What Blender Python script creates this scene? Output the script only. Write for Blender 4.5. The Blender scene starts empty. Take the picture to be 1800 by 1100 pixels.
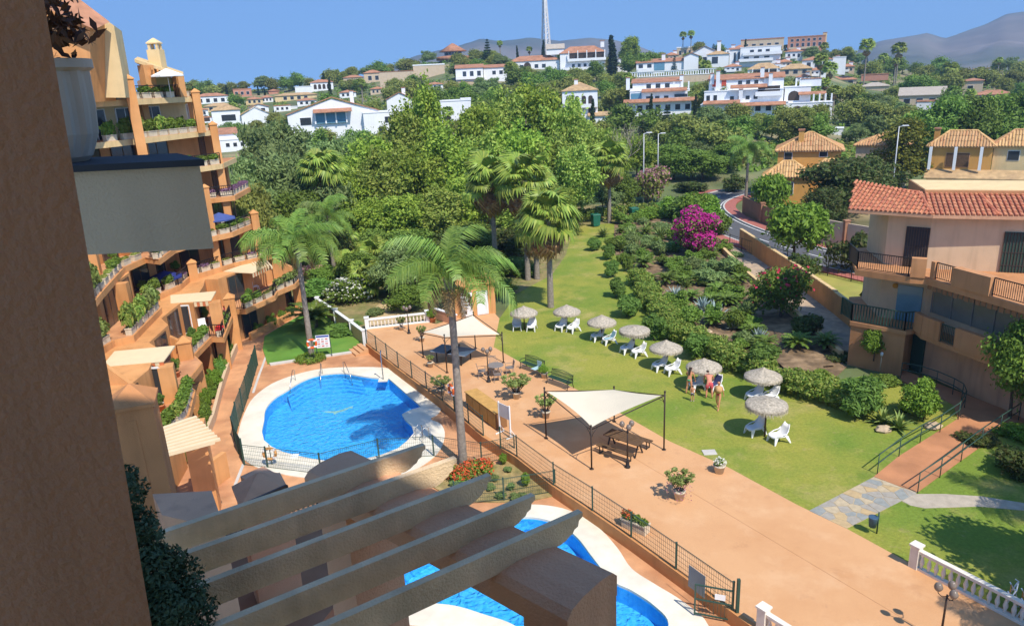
import bpy, bmesh, math, random
import numpy as np
from mathutils import Vector, Matrix, Euler, noise
R = math.radians
rnd = random.Random(7)
scene = bpy.context.scene
COL = scene.collection

# ------------------------------------------------------------------ camera
EYE = Vector((0.0, 0.0, 17.5))
FPX, TILT, ROLL = 1280.0, R(17.5), math.atan(200/4050.0)
cam_data = bpy.data.cameras.new('camera')
cam = bpy.data.objects.new('camera', cam_data); COL.objects.link(cam)
cam_data.sensor_width = 36.0; cam_data.lens = FPX/1800.0*36.0
cam_data.clip_start = 0.1; cam_data.clip_end = 30000
cam.matrix_world = Matrix.Translation(EYE) @ Matrix.Rotation(math.pi/2-TILT, 4, 'X') @ Matrix.Rotation(-ROLL, 4, 'Z')
scene.camera = cam

# ------------------------------------------------------------------ sky, sun, exposure
SUN_EL, SUN_AZ = R(53), R(149)        # azimuth clockwise from +Y
world = bpy.data.worlds.new('World'); scene.world = world; world.use_nodes = True
wn = world.node_tree; bgn = wn.nodes['Background']
sky = wn.nodes.new('ShaderNodeTexSky'); sky.sky_type = 'NISHITA'; sky.sun_disc = False
sky.sun_elevation = SUN_EL; sky.sun_rotation = SUN_AZ
sky.air_density = 1.0; sky.dust_density = 0.15; sky.ozone_density = 4.0; sky.altitude = 300
hsv = wn.nodes.new('ShaderNodeHueSaturation'); hsv.inputs['Saturation'].default_value = 1.12; hsv.inputs['Hue'].default_value = 0.5
stc = wn.nodes.new('ShaderNodeTexCoord'); smp = wn.nodes.new('ShaderNodeMapping')   # the clear deep blue reaches low on this day
smp.inputs['Scale'].default_value = (1,1,0.75); smp.inputs['Location'].default_value = (0,0,0.22)
wn.links.new(stc.outputs['Generated'], smp.inputs[0]); wn.links.new(smp.outputs[0], sky.inputs[0])
wn.links.new(sky.outputs[0], hsv.inputs['Color']); wn.links.new(hsv.outputs[0], bgn.inputs[0])
bgn.inputs[1].default_value = 0.15
sl = bpy.data.lights.new('sun', 'SUN'); sl.energy = 3.7; sl.angle = R(0.53); sl.color = (1.0, 0.93, 0.82)
sun = bpy.data.objects.new('sun', sl); COL.objects.link(sun)
SUNV = Vector((math.sin(SUN_AZ)*math.cos(SUN_EL), math.cos(SUN_AZ)*math.cos(SUN_EL), math.sin(SUN_EL)))
sun.rotation_euler = SUNV.to_track_quat('Z', 'Y').to_euler()
scene.view_settings.view_transform = 'Standard'; scene.view_settings.look = 'None'
scene.view_settings.exposure = 0.68; scene.view_settings.gamma = 1.0; scene.view_settings.use_curve_mapping = False
scene.cycles.max_bounces = 6; scene.cycles.transparent_max_bounces = 8
scene.cycles.diffuse_bounces = 3; scene.cycles.glossy_bounces = 2; scene.cycles.transmission_bounces = 3
scene.cycles.caustics_reflective = False; scene.cycles.caustics_refractive = False

# ------------------------------------------------------------------ survey helpers: a sight line from the eye point meets the ground
def ray(px, py):
    u = (px-900)/FPX; v = (py-550)/FPX
    s, c = math.sin(ROLL), math.cos(ROLL)
    x = u*c - v*s; d = u*s + v*c
    st, ct = math.sin(TILT), math.cos(TILT)
    return Vector((x, ct-d*st, -st-d*ct))
def at(px, py, z=0.0):
    r = ray(px, py); t = (z-EYE.z)/r.z
    return EYE + r*t
def atY(px, py, Y):
    r = ray(px, py); return EYE + r*(Y/r.y)
def proj(p):
    q = Vector(p)-EYE; st, ct = math.sin(TILT), math.cos(TILT)
    z = q.y*ct-q.z*st
    if z < 0.05: return (-9999, -9999, z)
    x = q.x/z; d = (-q.y*st-q.z*ct)/z; s, c = math.sin(ROLL), math.cos(ROLL)
    return (900+FPX*(x*c+d*s), 550+FPX*(-x*s+d*c), z)

# terrain: flat near the garden, rising to the built-up hill behind
SIL = [(-400,170),(340,163),(400,160),(500,155),(560,149),(650,137),(700,128),(760,110),(800,100),(850,104),(900,105),(1000,110),
       (1100,108),(1200,97),(1300,89),(1400,85),(1450,90),(1500,110),(1560,120),(1650,126),(1800,122),(2400,130)]
SILD = 390.0
_az = []; _zz = []
for px, py in SIL:
    p = atY(px, py, SILD); _az.append(p.x/p.y); _zz.append(p.z)
def terrain(x, y):
    if y < 20: return 0.0
    a = x/y
    zs = float(np.interp(a, _az, _zz))
    s = (y-112)/(SILD-112)
    if s <= 0: h = 0.0
    elif s <= 1: h = zs*(s*0.93+0.07*s*s)
    else: h = zs-(s-1)*16 if s < 3 else zs-32
    if s > 0:
        h += noise.noise((x*0.02, y*0.02, 3.0))*1.2*min(1, s*4)
    return h
def hit(px, py):
    r = ray(px, py); y = 40.0; prev = 40.0
    while y < 420:
        p = EYE + r*(y/r.y)
        if p.z <= terrain(p.x, p.y): break
        prev = y; y *= 1.01
    if y >= 420: p = EYE + r*(384/r.y); return Vector((p.x, p.y, terrain(p.x, p.y)))
    for _ in range(20):
        m = (prev+y)/2; p = EYE + r*(m/r.y)
        if p.z <= terrain(p.x, p.y): y = m
        else: prev = m
    p = EYE + r*(y/r.y); return Vector((p.x, p.y, terrain(p.x, p.y)))

# ------------------------------------------------------------------ materials
MATS = {}
def mat(name, col, rough=0.85, var=0.12, ns=1.2, col2=None, mixlo=0.42, mixhi=0.62, bump=0.0, bs=25.0, spec=0.3,
        metal=0.0, island=None, transl=0.0, wear=0.0, detail=5.0):
    if name in MATS: return MATS[name]
    m = bpy.data.materials.new(name); m.use_nodes = True; nt = m.node_tree; N = nt.nodes; L = nt.links
    b = N['Principled BSDF']; b.inputs['Roughness'].default_value = rough; b.inputs['Metallic'].default_value = metal
    b.inputs['Specular IOR Level'].default_value = spec
    tc = N.new('ShaderNodeTexCoord')
    if island:
        g = N.new('ShaderNodeNewGeometry'); cr = N.new('ShaderNodeValToRGB')
        el = cr.color_ramp.elements
        el[0].color = (*island[0], 1); el[1].color = (*island[-1], 1); el[1].position = 1
        for i, c in enumerate(island[1:-1]):
            e = el.new((i+1)/(len(island)-1)); e.color = (*c, 1)
        L.new(g.outputs['Random Per Island'], cr.inputs[0])
        oi = N.new('ShaderNodeObjectInfo'); h = N.new('ShaderNodeHueSaturation')
        mr = N.new('ShaderNodeMapRange'); mr.inputs[3].default_value = 0.8; mr.inputs[4].default_value = 1.25
        L.new(oi.outputs['Random'], mr.inputs[0]); L.new(mr.outputs[0], h.inputs['Value'])
        mr2 = N.new('ShaderNodeMapRange'); mr2.inputs[3].default_value = 0.485; mr2.inputs[4].default_value = 0.51
        L.new(oi.outputs['Random'], mr2.inputs[0]); L.new(mr2.outputs[0], h.inputs['Hue'])
        L.new(cr.outputs[0], h.inputs['Color']); out = h.outputs[0]
    else:
        nz = N.new('ShaderNodeTexNoise'); nz.inputs['Scale'].default_value = ns; nz.inputs['Detail'].default_value = detail
        L.new(tc.outputs['Object'], nz.inputs['Vector'])
        mr = N.new('ShaderNodeMapRange'); mr.inputs[1].default_value = 0.3; mr.inputs[2].default_value = 0.7
        mr.inputs[3].default_value = 1-var; mr.inputs[4].default_value = 1+var
        L.new(nz.outputs[0], mr.inputs[0])
        base = N.new('ShaderNodeRGB'); base.outputs[0].default_value = (*col, 1); src = base.outputs[0]
        if col2:
            n2 = N.new('ShaderNodeTexNoise'); n2.inputs['Scale'].default_value = ns*0.35; n2.inputs['Detail'].default_value = 6
            L.new(tc.outputs['Object'], n2.inputs['Vector'])
            m2 = N.new('ShaderNodeMapRange'); m2.inputs[1].default_value = mixlo; m2.inputs[2].default_value = mixhi
            L.new(n2.outputs[0], m2.inputs[0])
            mx = N.new('ShaderNodeMix'); mx.data_type = 'RGBA'; mx.inputs[7].default_value = (*col2, 1)
            L.new(m2.outputs[0], mx.inputs[0]); L.new(src, mx.inputs[6]); src = mx.outputs[2]
        mu = N.new('ShaderNodeVectorMath'); mu.operation = 'SCALE'
        L.new(src, mu.inputs[0]); L.new(mr.outputs[0], mu.inputs['Scale']); out = mu.outputs[0]
        if wear:                              # rain streaks and grime
            mp = N.new('ShaderNodeMapping'); mp.inputs['Scale'].default_value = (2.2, 2.2, 0.25)
            L.new(tc.outputs['Object'], mp.inputs[0])
            n3 = N.new('ShaderNodeTexNoise'); n3.inputs['Scale'].default_value = 1.3; n3.inputs['Detail'].default_value = 7
            L.new(mp.outputs[0], n3.inputs['Vector'])
            m3 = N.new('ShaderNodeMapRange'); m3.inputs[1].default_value = 0.5; m3.inputs[2].default_value = 0.75
            m3.inputs[3].default_value = 1.0; m3.inputs[4].default_value = 1-wear
            L.new(n3.outputs[0], m3.inputs[0])
            mw = N.new('ShaderNodeVectorMath'); mw.operation = 'SCALE'
            L.new(out, mw.inputs[0]); L.new(m3.outputs[0], mw.inputs['Scale']); out = mw.outputs[0]
    L.new(out, b.inputs['Base Color'])
    if bump:
        nb = N.new('ShaderNodeTexNoise'); nb.inputs['Scale'].default_value = bs; nb.inputs['Detail'].default_value = 4
        L.new(tc.outputs['Object'], nb.inputs['Vector'])
        bp = N.new('ShaderNodeBump'); bp.inputs['Strength'].default_value = bump; bp.inputs['Distance'].default_value = 0.05
        L.new(nb.outputs[0], bp.inputs['Height']); L.new(bp.outputs[0], b.inputs['Normal'])
    if transl:
        tr = N.new('ShaderNodeBsdfTranslucent'); L.new(out, tr.inputs[0])
        ms = N.new('ShaderNodeMixShader'); ms.inputs[0].default_value = transl
        L.new(b.outputs[0], ms.inputs[1]); L.new(tr.outputs[0], ms.inputs[2])
        L.new(ms.outputs[0], N['Material Output'].inputs[0])
    MATS[name] = m; return m
def leafmat(name, cols, transl=0.32, rough=0.6):
    return mat(name, cols[0], rough=rough, island=cols, transl=transl, spec=0.25)

def ground_mat(name, base, patches, fine=(9.0,0.18), rough=0.9, bump=0.5):
    """base colour with several layers of worn or stained patches: (colour, noise scale, low, high, strength)"""
    m = bpy.data.materials.new(name); m.use_nodes = True; nt = m.node_tree; N = nt.nodes; L = nt.links; b = N['Principled BSDF']
    b.inputs['Roughness'].default_value = rough; b.inputs['Specular IOR Level'].default_value = 0.2; tc = N.new('ShaderNodeTexCoord')
    rgb = N.new('ShaderNodeRGB'); rgb.outputs[0].default_value = (*base,1); src = rgb.outputs[0]
    for i, (c, sc, lo, hi, st) in enumerate(patches):
        mp = N.new('ShaderNodeMapping'); mp.inputs['Location'].default_value = (i*17.3, i*5.1, i*2.0); L.new(tc.outputs['Object'], mp.inputs[0])
        n = N.new('ShaderNodeTexNoise'); n.inputs['Scale'].default_value = sc; n.inputs['Detail'].default_value = 10; n.inputs['Roughness'].default_value = 0.62; L.new(mp.outputs[0], n.inputs['Vector'])
        r = N.new('ShaderNodeMapRange'); r.inputs[1].default_value = lo; r.inputs[2].default_value = hi; r.inputs[4].default_value = st; L.new(n.outputs[0], r.inputs[0])
        mx = N.new('ShaderNodeMix'); mx.data_type = 'RGBA'; mx.inputs[7].default_value = (*c,1); L.new(r.outputs[0], mx.inputs[0]); L.new(src, mx.inputs[6]); src = mx.outputs[2]
    n = N.new('ShaderNodeTexNoise'); n.inputs['Scale'].default_value = fine[0]; n.inputs['Detail'].default_value = 8; n.inputs['Roughness'].default_value = 0.8; L.new(tc.outputs['Object'], n.inputs['Vector'])
    r = N.new('ShaderNodeMapRange'); r.inputs[1].default_value = 0.3; r.inputs[2].default_value = 0.7; r.inputs[3].default_value = 1-fine[1]; r.inputs[4].default_value = 1+fine[1]; L.new(n.outputs[0], r.inputs[0])
    mu = N.new('ShaderNodeVectorMath'); mu.operation = 'SCALE'; L.new(src, mu.inputs[0]); L.new(r.outputs[0], mu.inputs['Scale']); L.new(mu.outputs[0], b.inputs['Base Color'])
    bp = N.new('ShaderNodeBump'); bp.inputs['Strength'].default_value = bump; bp.inputs['Distance'].default_value = 0.05; L.new(n.outputs[0], bp.inputs['Height']); L.new(bp.outputs[0], b.inputs['Normal'])
    MATS[name] = m; return m

ORANGE = mat('orange stucco', (0.64,0.315,0.12), var=0.08, ns=0.9, col2=(0.55,0.255,0.09), bump=0.25, bs=30, wear=0.2)
CREAM = mat('cream stucco', (0.70,0.52,0.27), var=0.06, bump=0.2, bs=30, wear=0.12)
FASCIA = mat('cream fascia', (0.66,0.47,0.23), var=0.07, wear=0.2)
BROWNW = mat('brown orange stucco', (0.60,0.325,0.19), var=0.10, ns=0.8, bump=0.35, bs=45, wear=0.22)
PALE = mat('pale stucco', (0.63,0.455,0.285), var=0.05, bump=0.2, wear=0.14)
BEAMC = mat('cast stone beam', (0.70,0.515,0.315), var=0.14, ns=4.0, bump=0.35, bs=60, wear=0.32)
WHITE = mat('white paint', (0.78,0.78,0.76), var=0.05, wear=0.08)
WHITEP = mat('white plastic', (0.80,0.80,0.79), rough=0.4, var=0.02)
STONEW = mat('white cast stone', (0.74,0.68,0.58), var=0.07, ns=4, wear=0.15)
POTW = mat('pot concrete', (0.58,0.50,0.38), var=0.12, ns=5, wear=0.2, bump=0.2)
TROUGH = mat('trough concrete', (0.60,0.50,0.36), var=0.15, ns=3, wear=0.25, bump=0.2)
TERRAC = mat('terracotta pot', (0.50,0.19,0.08), var=0.1)
TERRACE = ground_mat('terracotta paving', (0.60,0.335,0.165), [((0.52,0.265,0.12),0.22,0.45,0.66,0.8),((0.66,0.41,0.23),0.5,0.52,0.72,0.7),((0.40,0.20,0.10),0.9,0.60,0.74,0.55),((0.34,0.18,0.10),3.0,0.64,0.76,0.5)], (24.0,0.07), rough=0.8, bump=0.15)
DECKM = mat('pool deck paving', (0.57,0.29,0.14), var=0.14, ns=1.5, col2=(0.45,0.21,0.10), bump=0.2, bs=14)
COPING = mat('pool coping', (0.74,0.68,0.55), var=0.05, ns=2.5, col2=(0.66,0.60,0.48), bump=0.1)
GREENM = mat('green metal', (0.035,0.075,0.055), rough=0.45, var=0.06)
BLACKM = mat('black metal', (0.022,0.02,0.02), rough=0.45, var=0.05)
DARKGL = mat('dark glass', (0.035,0.04,0.045), rough=0.12, var=0.1, spec=0.6)
BLUEGL = mat('blue glass', (0.12,0.26,0.36), rough=0.12, var=0.1, spec=0.6)
DARKIN = mat('opening shade', (0.06,0.045,0.035), var=0.2)
STEEL = mat('steel', (0.5,0.5,0.5), rough=0.25, metal=1.0, var=0.03)
AWN = mat('beige canvas', (0.70,0.55,0.34), var=0.04, ns=2)
SAIL = mat('cream sail canvas', (0.74,0.66,0.50), var=0.03, ns=1.2, transl=0.12)
WOOD = mat('tan wood', (0.50,0.28,0.08), var=0.15, ns=3)
BROWNWD = mat('brown wood', (0.11,0.065,0.035), var=0.2, ns=4)
SOIL = mat('garden soil', (0.15,0.10,0.055), var=0.35, ns=2.0, col2=(0.27,0.18,0.10), bump=0.5, bs=9)
DRYG = mat('dry garden ground', (0.27,0.21,0.09), var=0.25, ns=1.5, col2=(0.16,0.17,0.05), bump=0.4, bs=9)
LAWNM = ground_mat('lawn', (0.165,0.235,0.032), [((0.30,0.29,0.05),0.13,0.42,0.60,0.95),((0.38,0.32,0.10),0.33,0.53,0.70,0.85),((0.11,0.19,0.024),0.6,0.54,0.68,0.6),((0.36,0.29,0.12),1.9,0.60,0.74,0.6)], (7.0,0.32), bump=0.9)
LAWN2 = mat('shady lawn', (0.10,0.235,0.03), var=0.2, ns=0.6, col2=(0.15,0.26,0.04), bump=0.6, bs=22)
HILLM = mat('hillside scrub', (0.12,0.15,0.055), var=0.35, ns=0.10, col2=(0.33,0.25,0.14), mixlo=0.52, mixhi=0.68, bump=0.6, bs=0.8, detail=11)
ASPH = mat('asphalt', (0.10,0.10,0.105), var=0.12, ns=2)
REDPAV = mat('red pavement', (0.38,0.13,0.10), var=0.12, ns=3)
KERB = mat('kerb stone', (0.55,0.52,0.47), var=0.1)
ROADW = mat('road paint', (0.75,0.75,0.72), var=0.1)
THATCH = mat('thatch', (0.45,0.39,0.30), var=0.35, ns=9, bump=0.7, bs=60, wear=0.15)
SKIN = mat('sun tanned skin', (0.55,0.25,0.13), rough=0.55, var=0.05)
SKINP = mat('reddened skin', (0.60,0.24,0.15), rough=0.55, var=0.06)
HAIRD = mat('dark hair', (0.03,0.017,0.01), rough=0.5)
TRUNKG = mat('palm bark grey', (0.27,0.23,0.185), var=0.25, ns=5, bump=0.5, bs=14, wear=0.2)
BARK = mat('bark', (0.10,0.075,0.05), var=0.3, ns=4, bump=0.6, bs=12)
ROOFR = mat('orange roof tiles', (0.43,0.205,0.115), var=0.2, ns=1.5, col2=(0.34,0.16,0.09))
ROOFY = mat('ochre roof tiles', (0.48,0.32,0.16), var=0.2, ns=1.5, col2=(0.38,0.25,0.13))
TILER = mat('red barrel tiles', (0.5,0.15,0.05), island=[(0.50,0.17,0.08),(0.38,0.13,0.07),(0.55,0.23,0.11),(0.44,0.15,0.08)], rough=0.8)
TILEY = mat('ochre barrel tiles', (0.5,0.15,0.05), island=[(0.52,0.30,0.12),(0.43,0.24,0.10),(0.60,0.36,0.16),(0.46,0.22,0.09)], rough=0.8)
HOCHRE = mat('ochre house wall', (0.58,0.31,0.085), var=0.06, wear=0.1)
BEIGE = mat('beige house wall', (0.58,0.45,0.31), var=0.06, wear=0.1)
REDW = mat('reddish house wall', (0.50,0.24,0.16), var=0.08, wear=0.1)
GREYR = mat('grey roof', (0.42,0.36,0.29), var=0.1)
FARW = mat('far white wall', (0.80,0.80,0.80), var=0.04, ns=0.4, wear=0.06)
MOUNT = mat('mountain rock', (0.20,0.165,0.135), var=0.32, ns=0.006, col2=(0.10,0.11,0.07), mixlo=0.38, mixhi=0.6, detail=12)

# leaves
LF_BRIGHT = leafmat('leaf bright', [(0.169,0.272,0.033),(0.270,0.391,0.050),(0.384,0.489,0.063),(0.123,0.217,0.029)])
LF_OLIVE = leafmat('leaf olive', [(0.218,0.255,0.053),(0.319,0.345,0.074),(0.160,0.204,0.044)])
LF_GREY = leafmat('leaf grey green', [(0.195,0.276,0.093),(0.260,0.345,0.111),(0.143,0.218,0.071)])
LF_DARK = leafmat('leaf dark', [(0.066,0.110,0.026),(0.099,0.143,0.030),(0.131,0.121,0.037)])
LF_MID = leafmat('leaf mid', [(0.143,0.238,0.034),(0.207,0.313,0.047),(0.107,0.182,0.030)], transl=0.32)
LF_ASH = leafmat('leaf ash', [(0.190,0.295,0.047),(0.290,0.401,0.068),(0.424,0.499,0.095),(0.133,0.216,0.038)], transl=0.32)
LF_YEL = leafmat('leaf yellow tip', [(0.065,0.098,0.019),(0.260,0.247,0.026),(0.117,0.143,0.023)])
LF_CYP = leafmat('leaf cypress', [(0.026,0.052,0.021),(0.039,0.072,0.026),(0.052,0.085,0.029)])
LF_LIME = leafmat('leaf lime', [(0.149,0.257,0.027),(0.230,0.365,0.041),(0.108,0.203,0.024)])
LF_OLEA = leafmat('leaf oleander', [(0.119,0.232,0.040),(0.172,0.302,0.056),(0.092,0.186,0.032)])
LF_HEDGE = leafmat('leaf hedge', [(0.132,0.231,0.035),(0.198,0.308,0.050),(0.352,0.385,0.080),(0.099,0.176,0.030)])
LF_PALM = leafmat('leaf palm', [(0.112,0.212,0.037),(0.172,0.287,0.048),(0.243,0.351,0.067)], transl=0.2, rough=0.45)
LF_FAN = leafmat('leaf fan', [(0.154,0.235,0.036),(0.239,0.334,0.049),(0.371,0.411,0.073)], transl=0.2, rough=0.45)
LF_DEAD = leafmat('leaf dead', [(0.30,0.18,0.075),(0.40,0.26,0.11),(0.20,0.11,0.05)], transl=0.1)
LF_AGAVE = leafmat('leaf agave', [(0.24,0.32,0.31),(0.32,0.40,0.38),(0.18,0.25,0.24)], transl=0.0)
LF_CYCAD = leafmat('leaf cycad', [(0.099,0.174,0.024),(0.158,0.232,0.032),(0.073,0.128,0.020)], transl=0.12, rough=0.4)
LF_YUCCA = leafmat('leaf yucca', [(0.149,0.209,0.047),(0.230,0.284,0.074),(0.108,0.162,0.034)], transl=0.1)
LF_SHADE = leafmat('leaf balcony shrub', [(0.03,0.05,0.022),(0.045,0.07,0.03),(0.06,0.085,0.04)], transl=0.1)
FL_MAG = leafmat('flower magenta', [(0.62,0.03,0.25),(0.72,0.06,0.34),(0.50,0.02,0.22)], transl=0.3)
FL_RED = leafmat('flower red', [(0.60,0.03,0.05),(0.68,0.05,0.10),(0.5,0.02,0.04)], transl=0.3)
FL_PINK = leafmat('flower pink', [(0.60,0.30,0.32),(0.50,0.22,0.26)], transl=0.3)
FL_WHITE = leafmat('flower white', [(0.75,0.74,0.66),(0.65,0.66,0.55)], transl=0.3)
FL_PURP = leafmat('flower purple', [(0.22,0.11,0.20),(0.28,0.16,0.24),(0.15,0.08,0.13)], transl=0.2)
FL_ORG = leafmat('flower orange red', [(0.62,0.10,0.03),(0.55,0.06,0.03),(0.09,0.14,0.03)], transl=0.2)

# ------------------------------------------------------------------ mesh builder
class MB:
    def __init__(s): s.v = []; s.f = []; s.m = []; s.sm = []
    def add(s, vs, fs, mi=0, smooth=False):
        o = len(s.v); s.v.extend([tuple(v) for v in vs])
        for f in fs: s.f.append(tuple(i+o for i in f)); s.m.append(mi); s.sm.append(smooth)
        return s
    def quad(s, a, b, c, d, mi=0): return s.add([a,b,c,d], [(0,1,2,3)], mi)
    def box(s, x0, x1, y0, y1, z0, z1, mi=0):
        v = [(x,y,z) for z in (z0,z1) for y in (y0,y1) for x in (x0,x1)]
        return s.add(v, [(0,2,3,1),(4,5,7,6),(0,1,5,4),(2,6,7,3),(0,4,6,2),(1,3,7,5)], mi)
    def obox(s, c, ux, hx, hy, z0, z1, mi=0, taper=1.0):   # box with its long axis along the plan direction ux
        ux = Vector((ux[0],ux[1],0)).normalized(); uy = Vector((-ux.y,ux.x,0)); c = Vector((c[0],c[1],0)); v = []
        for z, k in ((z0,1.0),(z1,taper)):
            for sy in (-1,1):
                for sx in (-1,1):
                    p = c+ux*(hx*sx*k)+uy*(hy*sy*k); v.append((p.x,p.y,z))
        return s.add(v, [(0,2,3,1),(4,5,7,6),(0,1,5,4),(2,6,7,3),(0,4,6,2),(1,3,7,5)], mi)
    def bar(s, a, b, w, h=None, mi=0):                     # rectangular bar between two points
        a = Vector(a); b = Vector(b); h = h or w; d = (b-a)
        if d.length < 1e-6: return s
        d.normalize(); up = Vector((0,0,1)) if abs(d.z) < 0.95 else Vector((0,1,0))
        x = d.cross(up).normalized(); y = x.cross(d).normalized(); v = []
        for p in (a,b):
            for sy in (-1,1):
                for sx in (-1,1): v.append(p+x*(w/2*sx)+y*(h/2*sy))
        return s.add(v, [(0,1,3,2),(4,6,7,5),(0,4,5,1),(2,3,7,6),(0,2,6,4),(1,5,7,3)], mi)
    def tube(s, pts, radii, n=8, mi=0, smooth=True, cap=True):
        pts = [Vector(p) for p in pts]
        if not isinstance(radii, (list,tuple)): radii = [radii]*len(pts)
        vs = []; fs = []; ref = None
        for i, p in enumerate(pts):
            d = (pts[min(i+1,len(pts)-1)]-pts[max(i-1,0)]).normalized()
            if ref is None or abs(ref.dot(d)) > 0.95: ref = Vector((1,0,0)) if abs(d.x) < 0.8 else Vector((0,1,0))
            x = (ref-d*ref.dot(d)).normalized(); y = d.cross(x); ref = x
            for k in range(n):
                a = 2*math.pi*k/n; vs.append(p+(x*math.cos(a)+y*math.sin(a))*radii[i])
        for i in range(len(pts)-1):
            for k in range(n): fs.append((i*n+k, i*n+(k+1)%n, (i+1)*n+(k+1)%n, (i+1)*n+k))
        s.add(vs, fs, mi, smooth)
        if cap:
            o = len(s.v)-len(vs)
            s.f.append(tuple(o+k for k in reversed(range(n)))); s.m.append(mi); s.sm.append(False)
            o2 = o+(len(pts)-1)*n
            s.f.append(tuple(o2+k for k in range(n))); s.m.append(mi); s.sm.append(False)
        return s
    def lathe(s, prof, n=16, c=(0,0,0), mi=0, smooth=True):  # prof: (r, z) from bottom to top
        vs = []; fs = []
        for r, z in prof:
            for k in range(n):
                a = 2*math.pi*k/n; vs.append((c[0]+r*math.cos(a), c[1]+r*math.sin(a), c[2]+z))
        for i in range(len(prof)-1):
            for k in range(n): fs.append((i*n+k, i*n+(k+1)%n, (i+1)*n+(k+1)%n, (i+1)*n+k))
        s.add(vs, fs, mi, smooth); o = len(s.v)-len(vs)
        s.f.append(tuple(o+k for k in reversed(range(n)))); s.m.append(mi); s.sm.append(False)
        o2 = o+(len(prof)-1)*n; s.f.append(tuple(o2+k for k in range(n))); s.m.append(mi); s.sm.append(False)
        return s
    def prism(s, poly, z0, z1, mi=0):
        if area(poly) < 0: poly = list(reversed(poly))
        n = len(poly); zt = z1 if isinstance(z1,(list,tuple)) else [z1]*n
        vs = [(p[0],p[1],z0) for p in poly]+[(p[0],p[1],zt[i]) for i, p in enumerate(poly)]
        fs = [tuple(reversed(range(n))), tuple(range(n,2*n))]+[(i,(i+1)%n,n+(i+1)%n,n+i) for i in range(n)]
        return s.add(vs, fs, mi)
    def mesh(s, name, mats):
        me = bpy.data.meshes.new(name); me.from_pydata(s.v, [], s.f)
        for m in (mats if isinstance(mats,(list,tuple)) else [mats]): me.materials.append(m)
        if any(s.m): me.polygons.foreach_set('material_index', s.m)
        if any(s.sm): me.polygons.foreach_set('use_smooth', s.sm)
        me.update(); return me
    def build(s, name, mats, parent=None, loc=None, **kw):
        return link(name, s.mesh(name, mats), parent, loc, **kw)
def area(poly):
    return 0.5*sum(poly[i][0]*poly[(i+1)%len(poly)][1]-poly[(i+1)%len(poly)][0]*poly[i][1] for i in range(len(poly)))
def tag(o, label=None, cat=None, group=None, kind=None):
    if label: o['label'] = label
    if cat: o['category'] = cat
    if group: o['group'] = group
    if kind: o['kind'] = kind
    return o
def link(name, me, parent=None, loc=None, label=None, cat=None, group=None, kind=None):
    o = bpy.data.objects.new(name, me); COL.objects.link(o)
    if parent: o.parent = parent
    if loc is not None: o.location = loc
    return tag(o, label, cat, group, kind)
def thing(name, label, cat, loc=(0,0,0), rz=0.0, group=None, sc=None):
    o = bpy.data.objects.new(name, None); COL.objects.link(o); o.empty_display_size = 0.2
    o.location = loc; o.rotation_euler = (0,0,rz)
    if sc: o.scale = sc if isinstance(sc,(tuple,list)) else (sc,sc,sc)
    return tag(o, label, cat, group)
KIDS = {}
def dup(o, parent=None):
    c = o.copy(); COL.objects.link(c)
    if parent: c.parent = parent
    for ch in list(o.children): dup(ch, c)
    return c
ORD = ['leftmost','second from left','third from left','fourth from left','fifth from left','sixth from left','seventh from left','eighth from left','ninth from left','tenth from left']
def ordinal(i, n):
    if i >= 8 and n-1-i < 10: return 'rightmost' if i == n-1 else ORD[n-1-i].replace('left','right')
    if i == n-1 and n > 1: return 'rightmost'
    if i == n-2 and n > 4: return 'second from right'
    if i == n-3 and n > 6: return 'third from right'
    if i == n-4 and n > 8: return 'fourth from right'
    if i == n-5 and n > 10: return 'fifth from right'
    return ORD[i] if i < len(ORD) else 'number %d from left' % (i+1)
def px_of(o):
    return proj(o.matrix_world.translation if o.parent else o.location)[0]
def ordered(objs, text, group):                # label look-alikes by their place, left to right as one sees them
    objs = sorted(objs, key=px_of)
    for i, o in enumerate(objs):
        o['label'] = text.replace('#', ordinal(i, len(objs))) if len(objs) > 1 else text.replace(', #', '').replace('#', 'single')
        o['group'] = group
def structure(name, mb, m, **kw): return mb.build(name, m, kind='structure', **kw)
def P2(*pp, z=0.0): return [at(x, y, z).to_2d() for x, y in pp]
def smooth_closed(pts, k=6):                    # Catmull-Rom through plan points
    n = len(pts); out = []
    for i in range(n):
        p0,p1,p2,p3 = [Vector(pts[(i+j-1)%n]) for j in range(4)]
        for q in range(k):
            t = q/k
            out.append(0.5*((2*p1)+(p2-p0)*t+(2*p0-5*p1+4*p2-p3)*t*t+(3*p1-p0-3*p2+p3)*t**3))
    return out
def inside(poly, x, y):
    c = False; n = len(poly); j = n-1
    for i in range(n):
        xi, yi = poly[i][0], poly[i][1]; xj, yj = poly[j][0], poly[j][1]
        if (yi > y) != (yj > y) and x < (xj-xi)*(y-yi)/(yj-yi)+xi: c = not c
        j = i
    return c
def sheet_with_hole(outer, hole, z, mb, mi=0):   # flat ring between two outlines
    bm = bmesh.new()
    def loop(pp):
        vs = [bm.verts.new((p[0],p[1],z)) for p in pp]
        return [bm.edges.new((vs[i],vs[(i+1)%len(vs)])) for i in range(len(vs))]
    ed = loop(outer)
    for h in hole: ed += loop(h)
    bmesh.ops.triangle_fill(bm, use_beauty=True, use_dissolve=False, edges=ed, normal=(0,0,1))
    bm.verts.ensure_lookup_table(); bm.verts.index_update()
    for f in bm.faces:
        if f.normal.z < 0: f.normal_flip()
    mb.add([v.co[:] for v in bm.verts], [[v.index for v in f.verts] for f in bm.faces], mi)
    bm.free()
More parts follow.
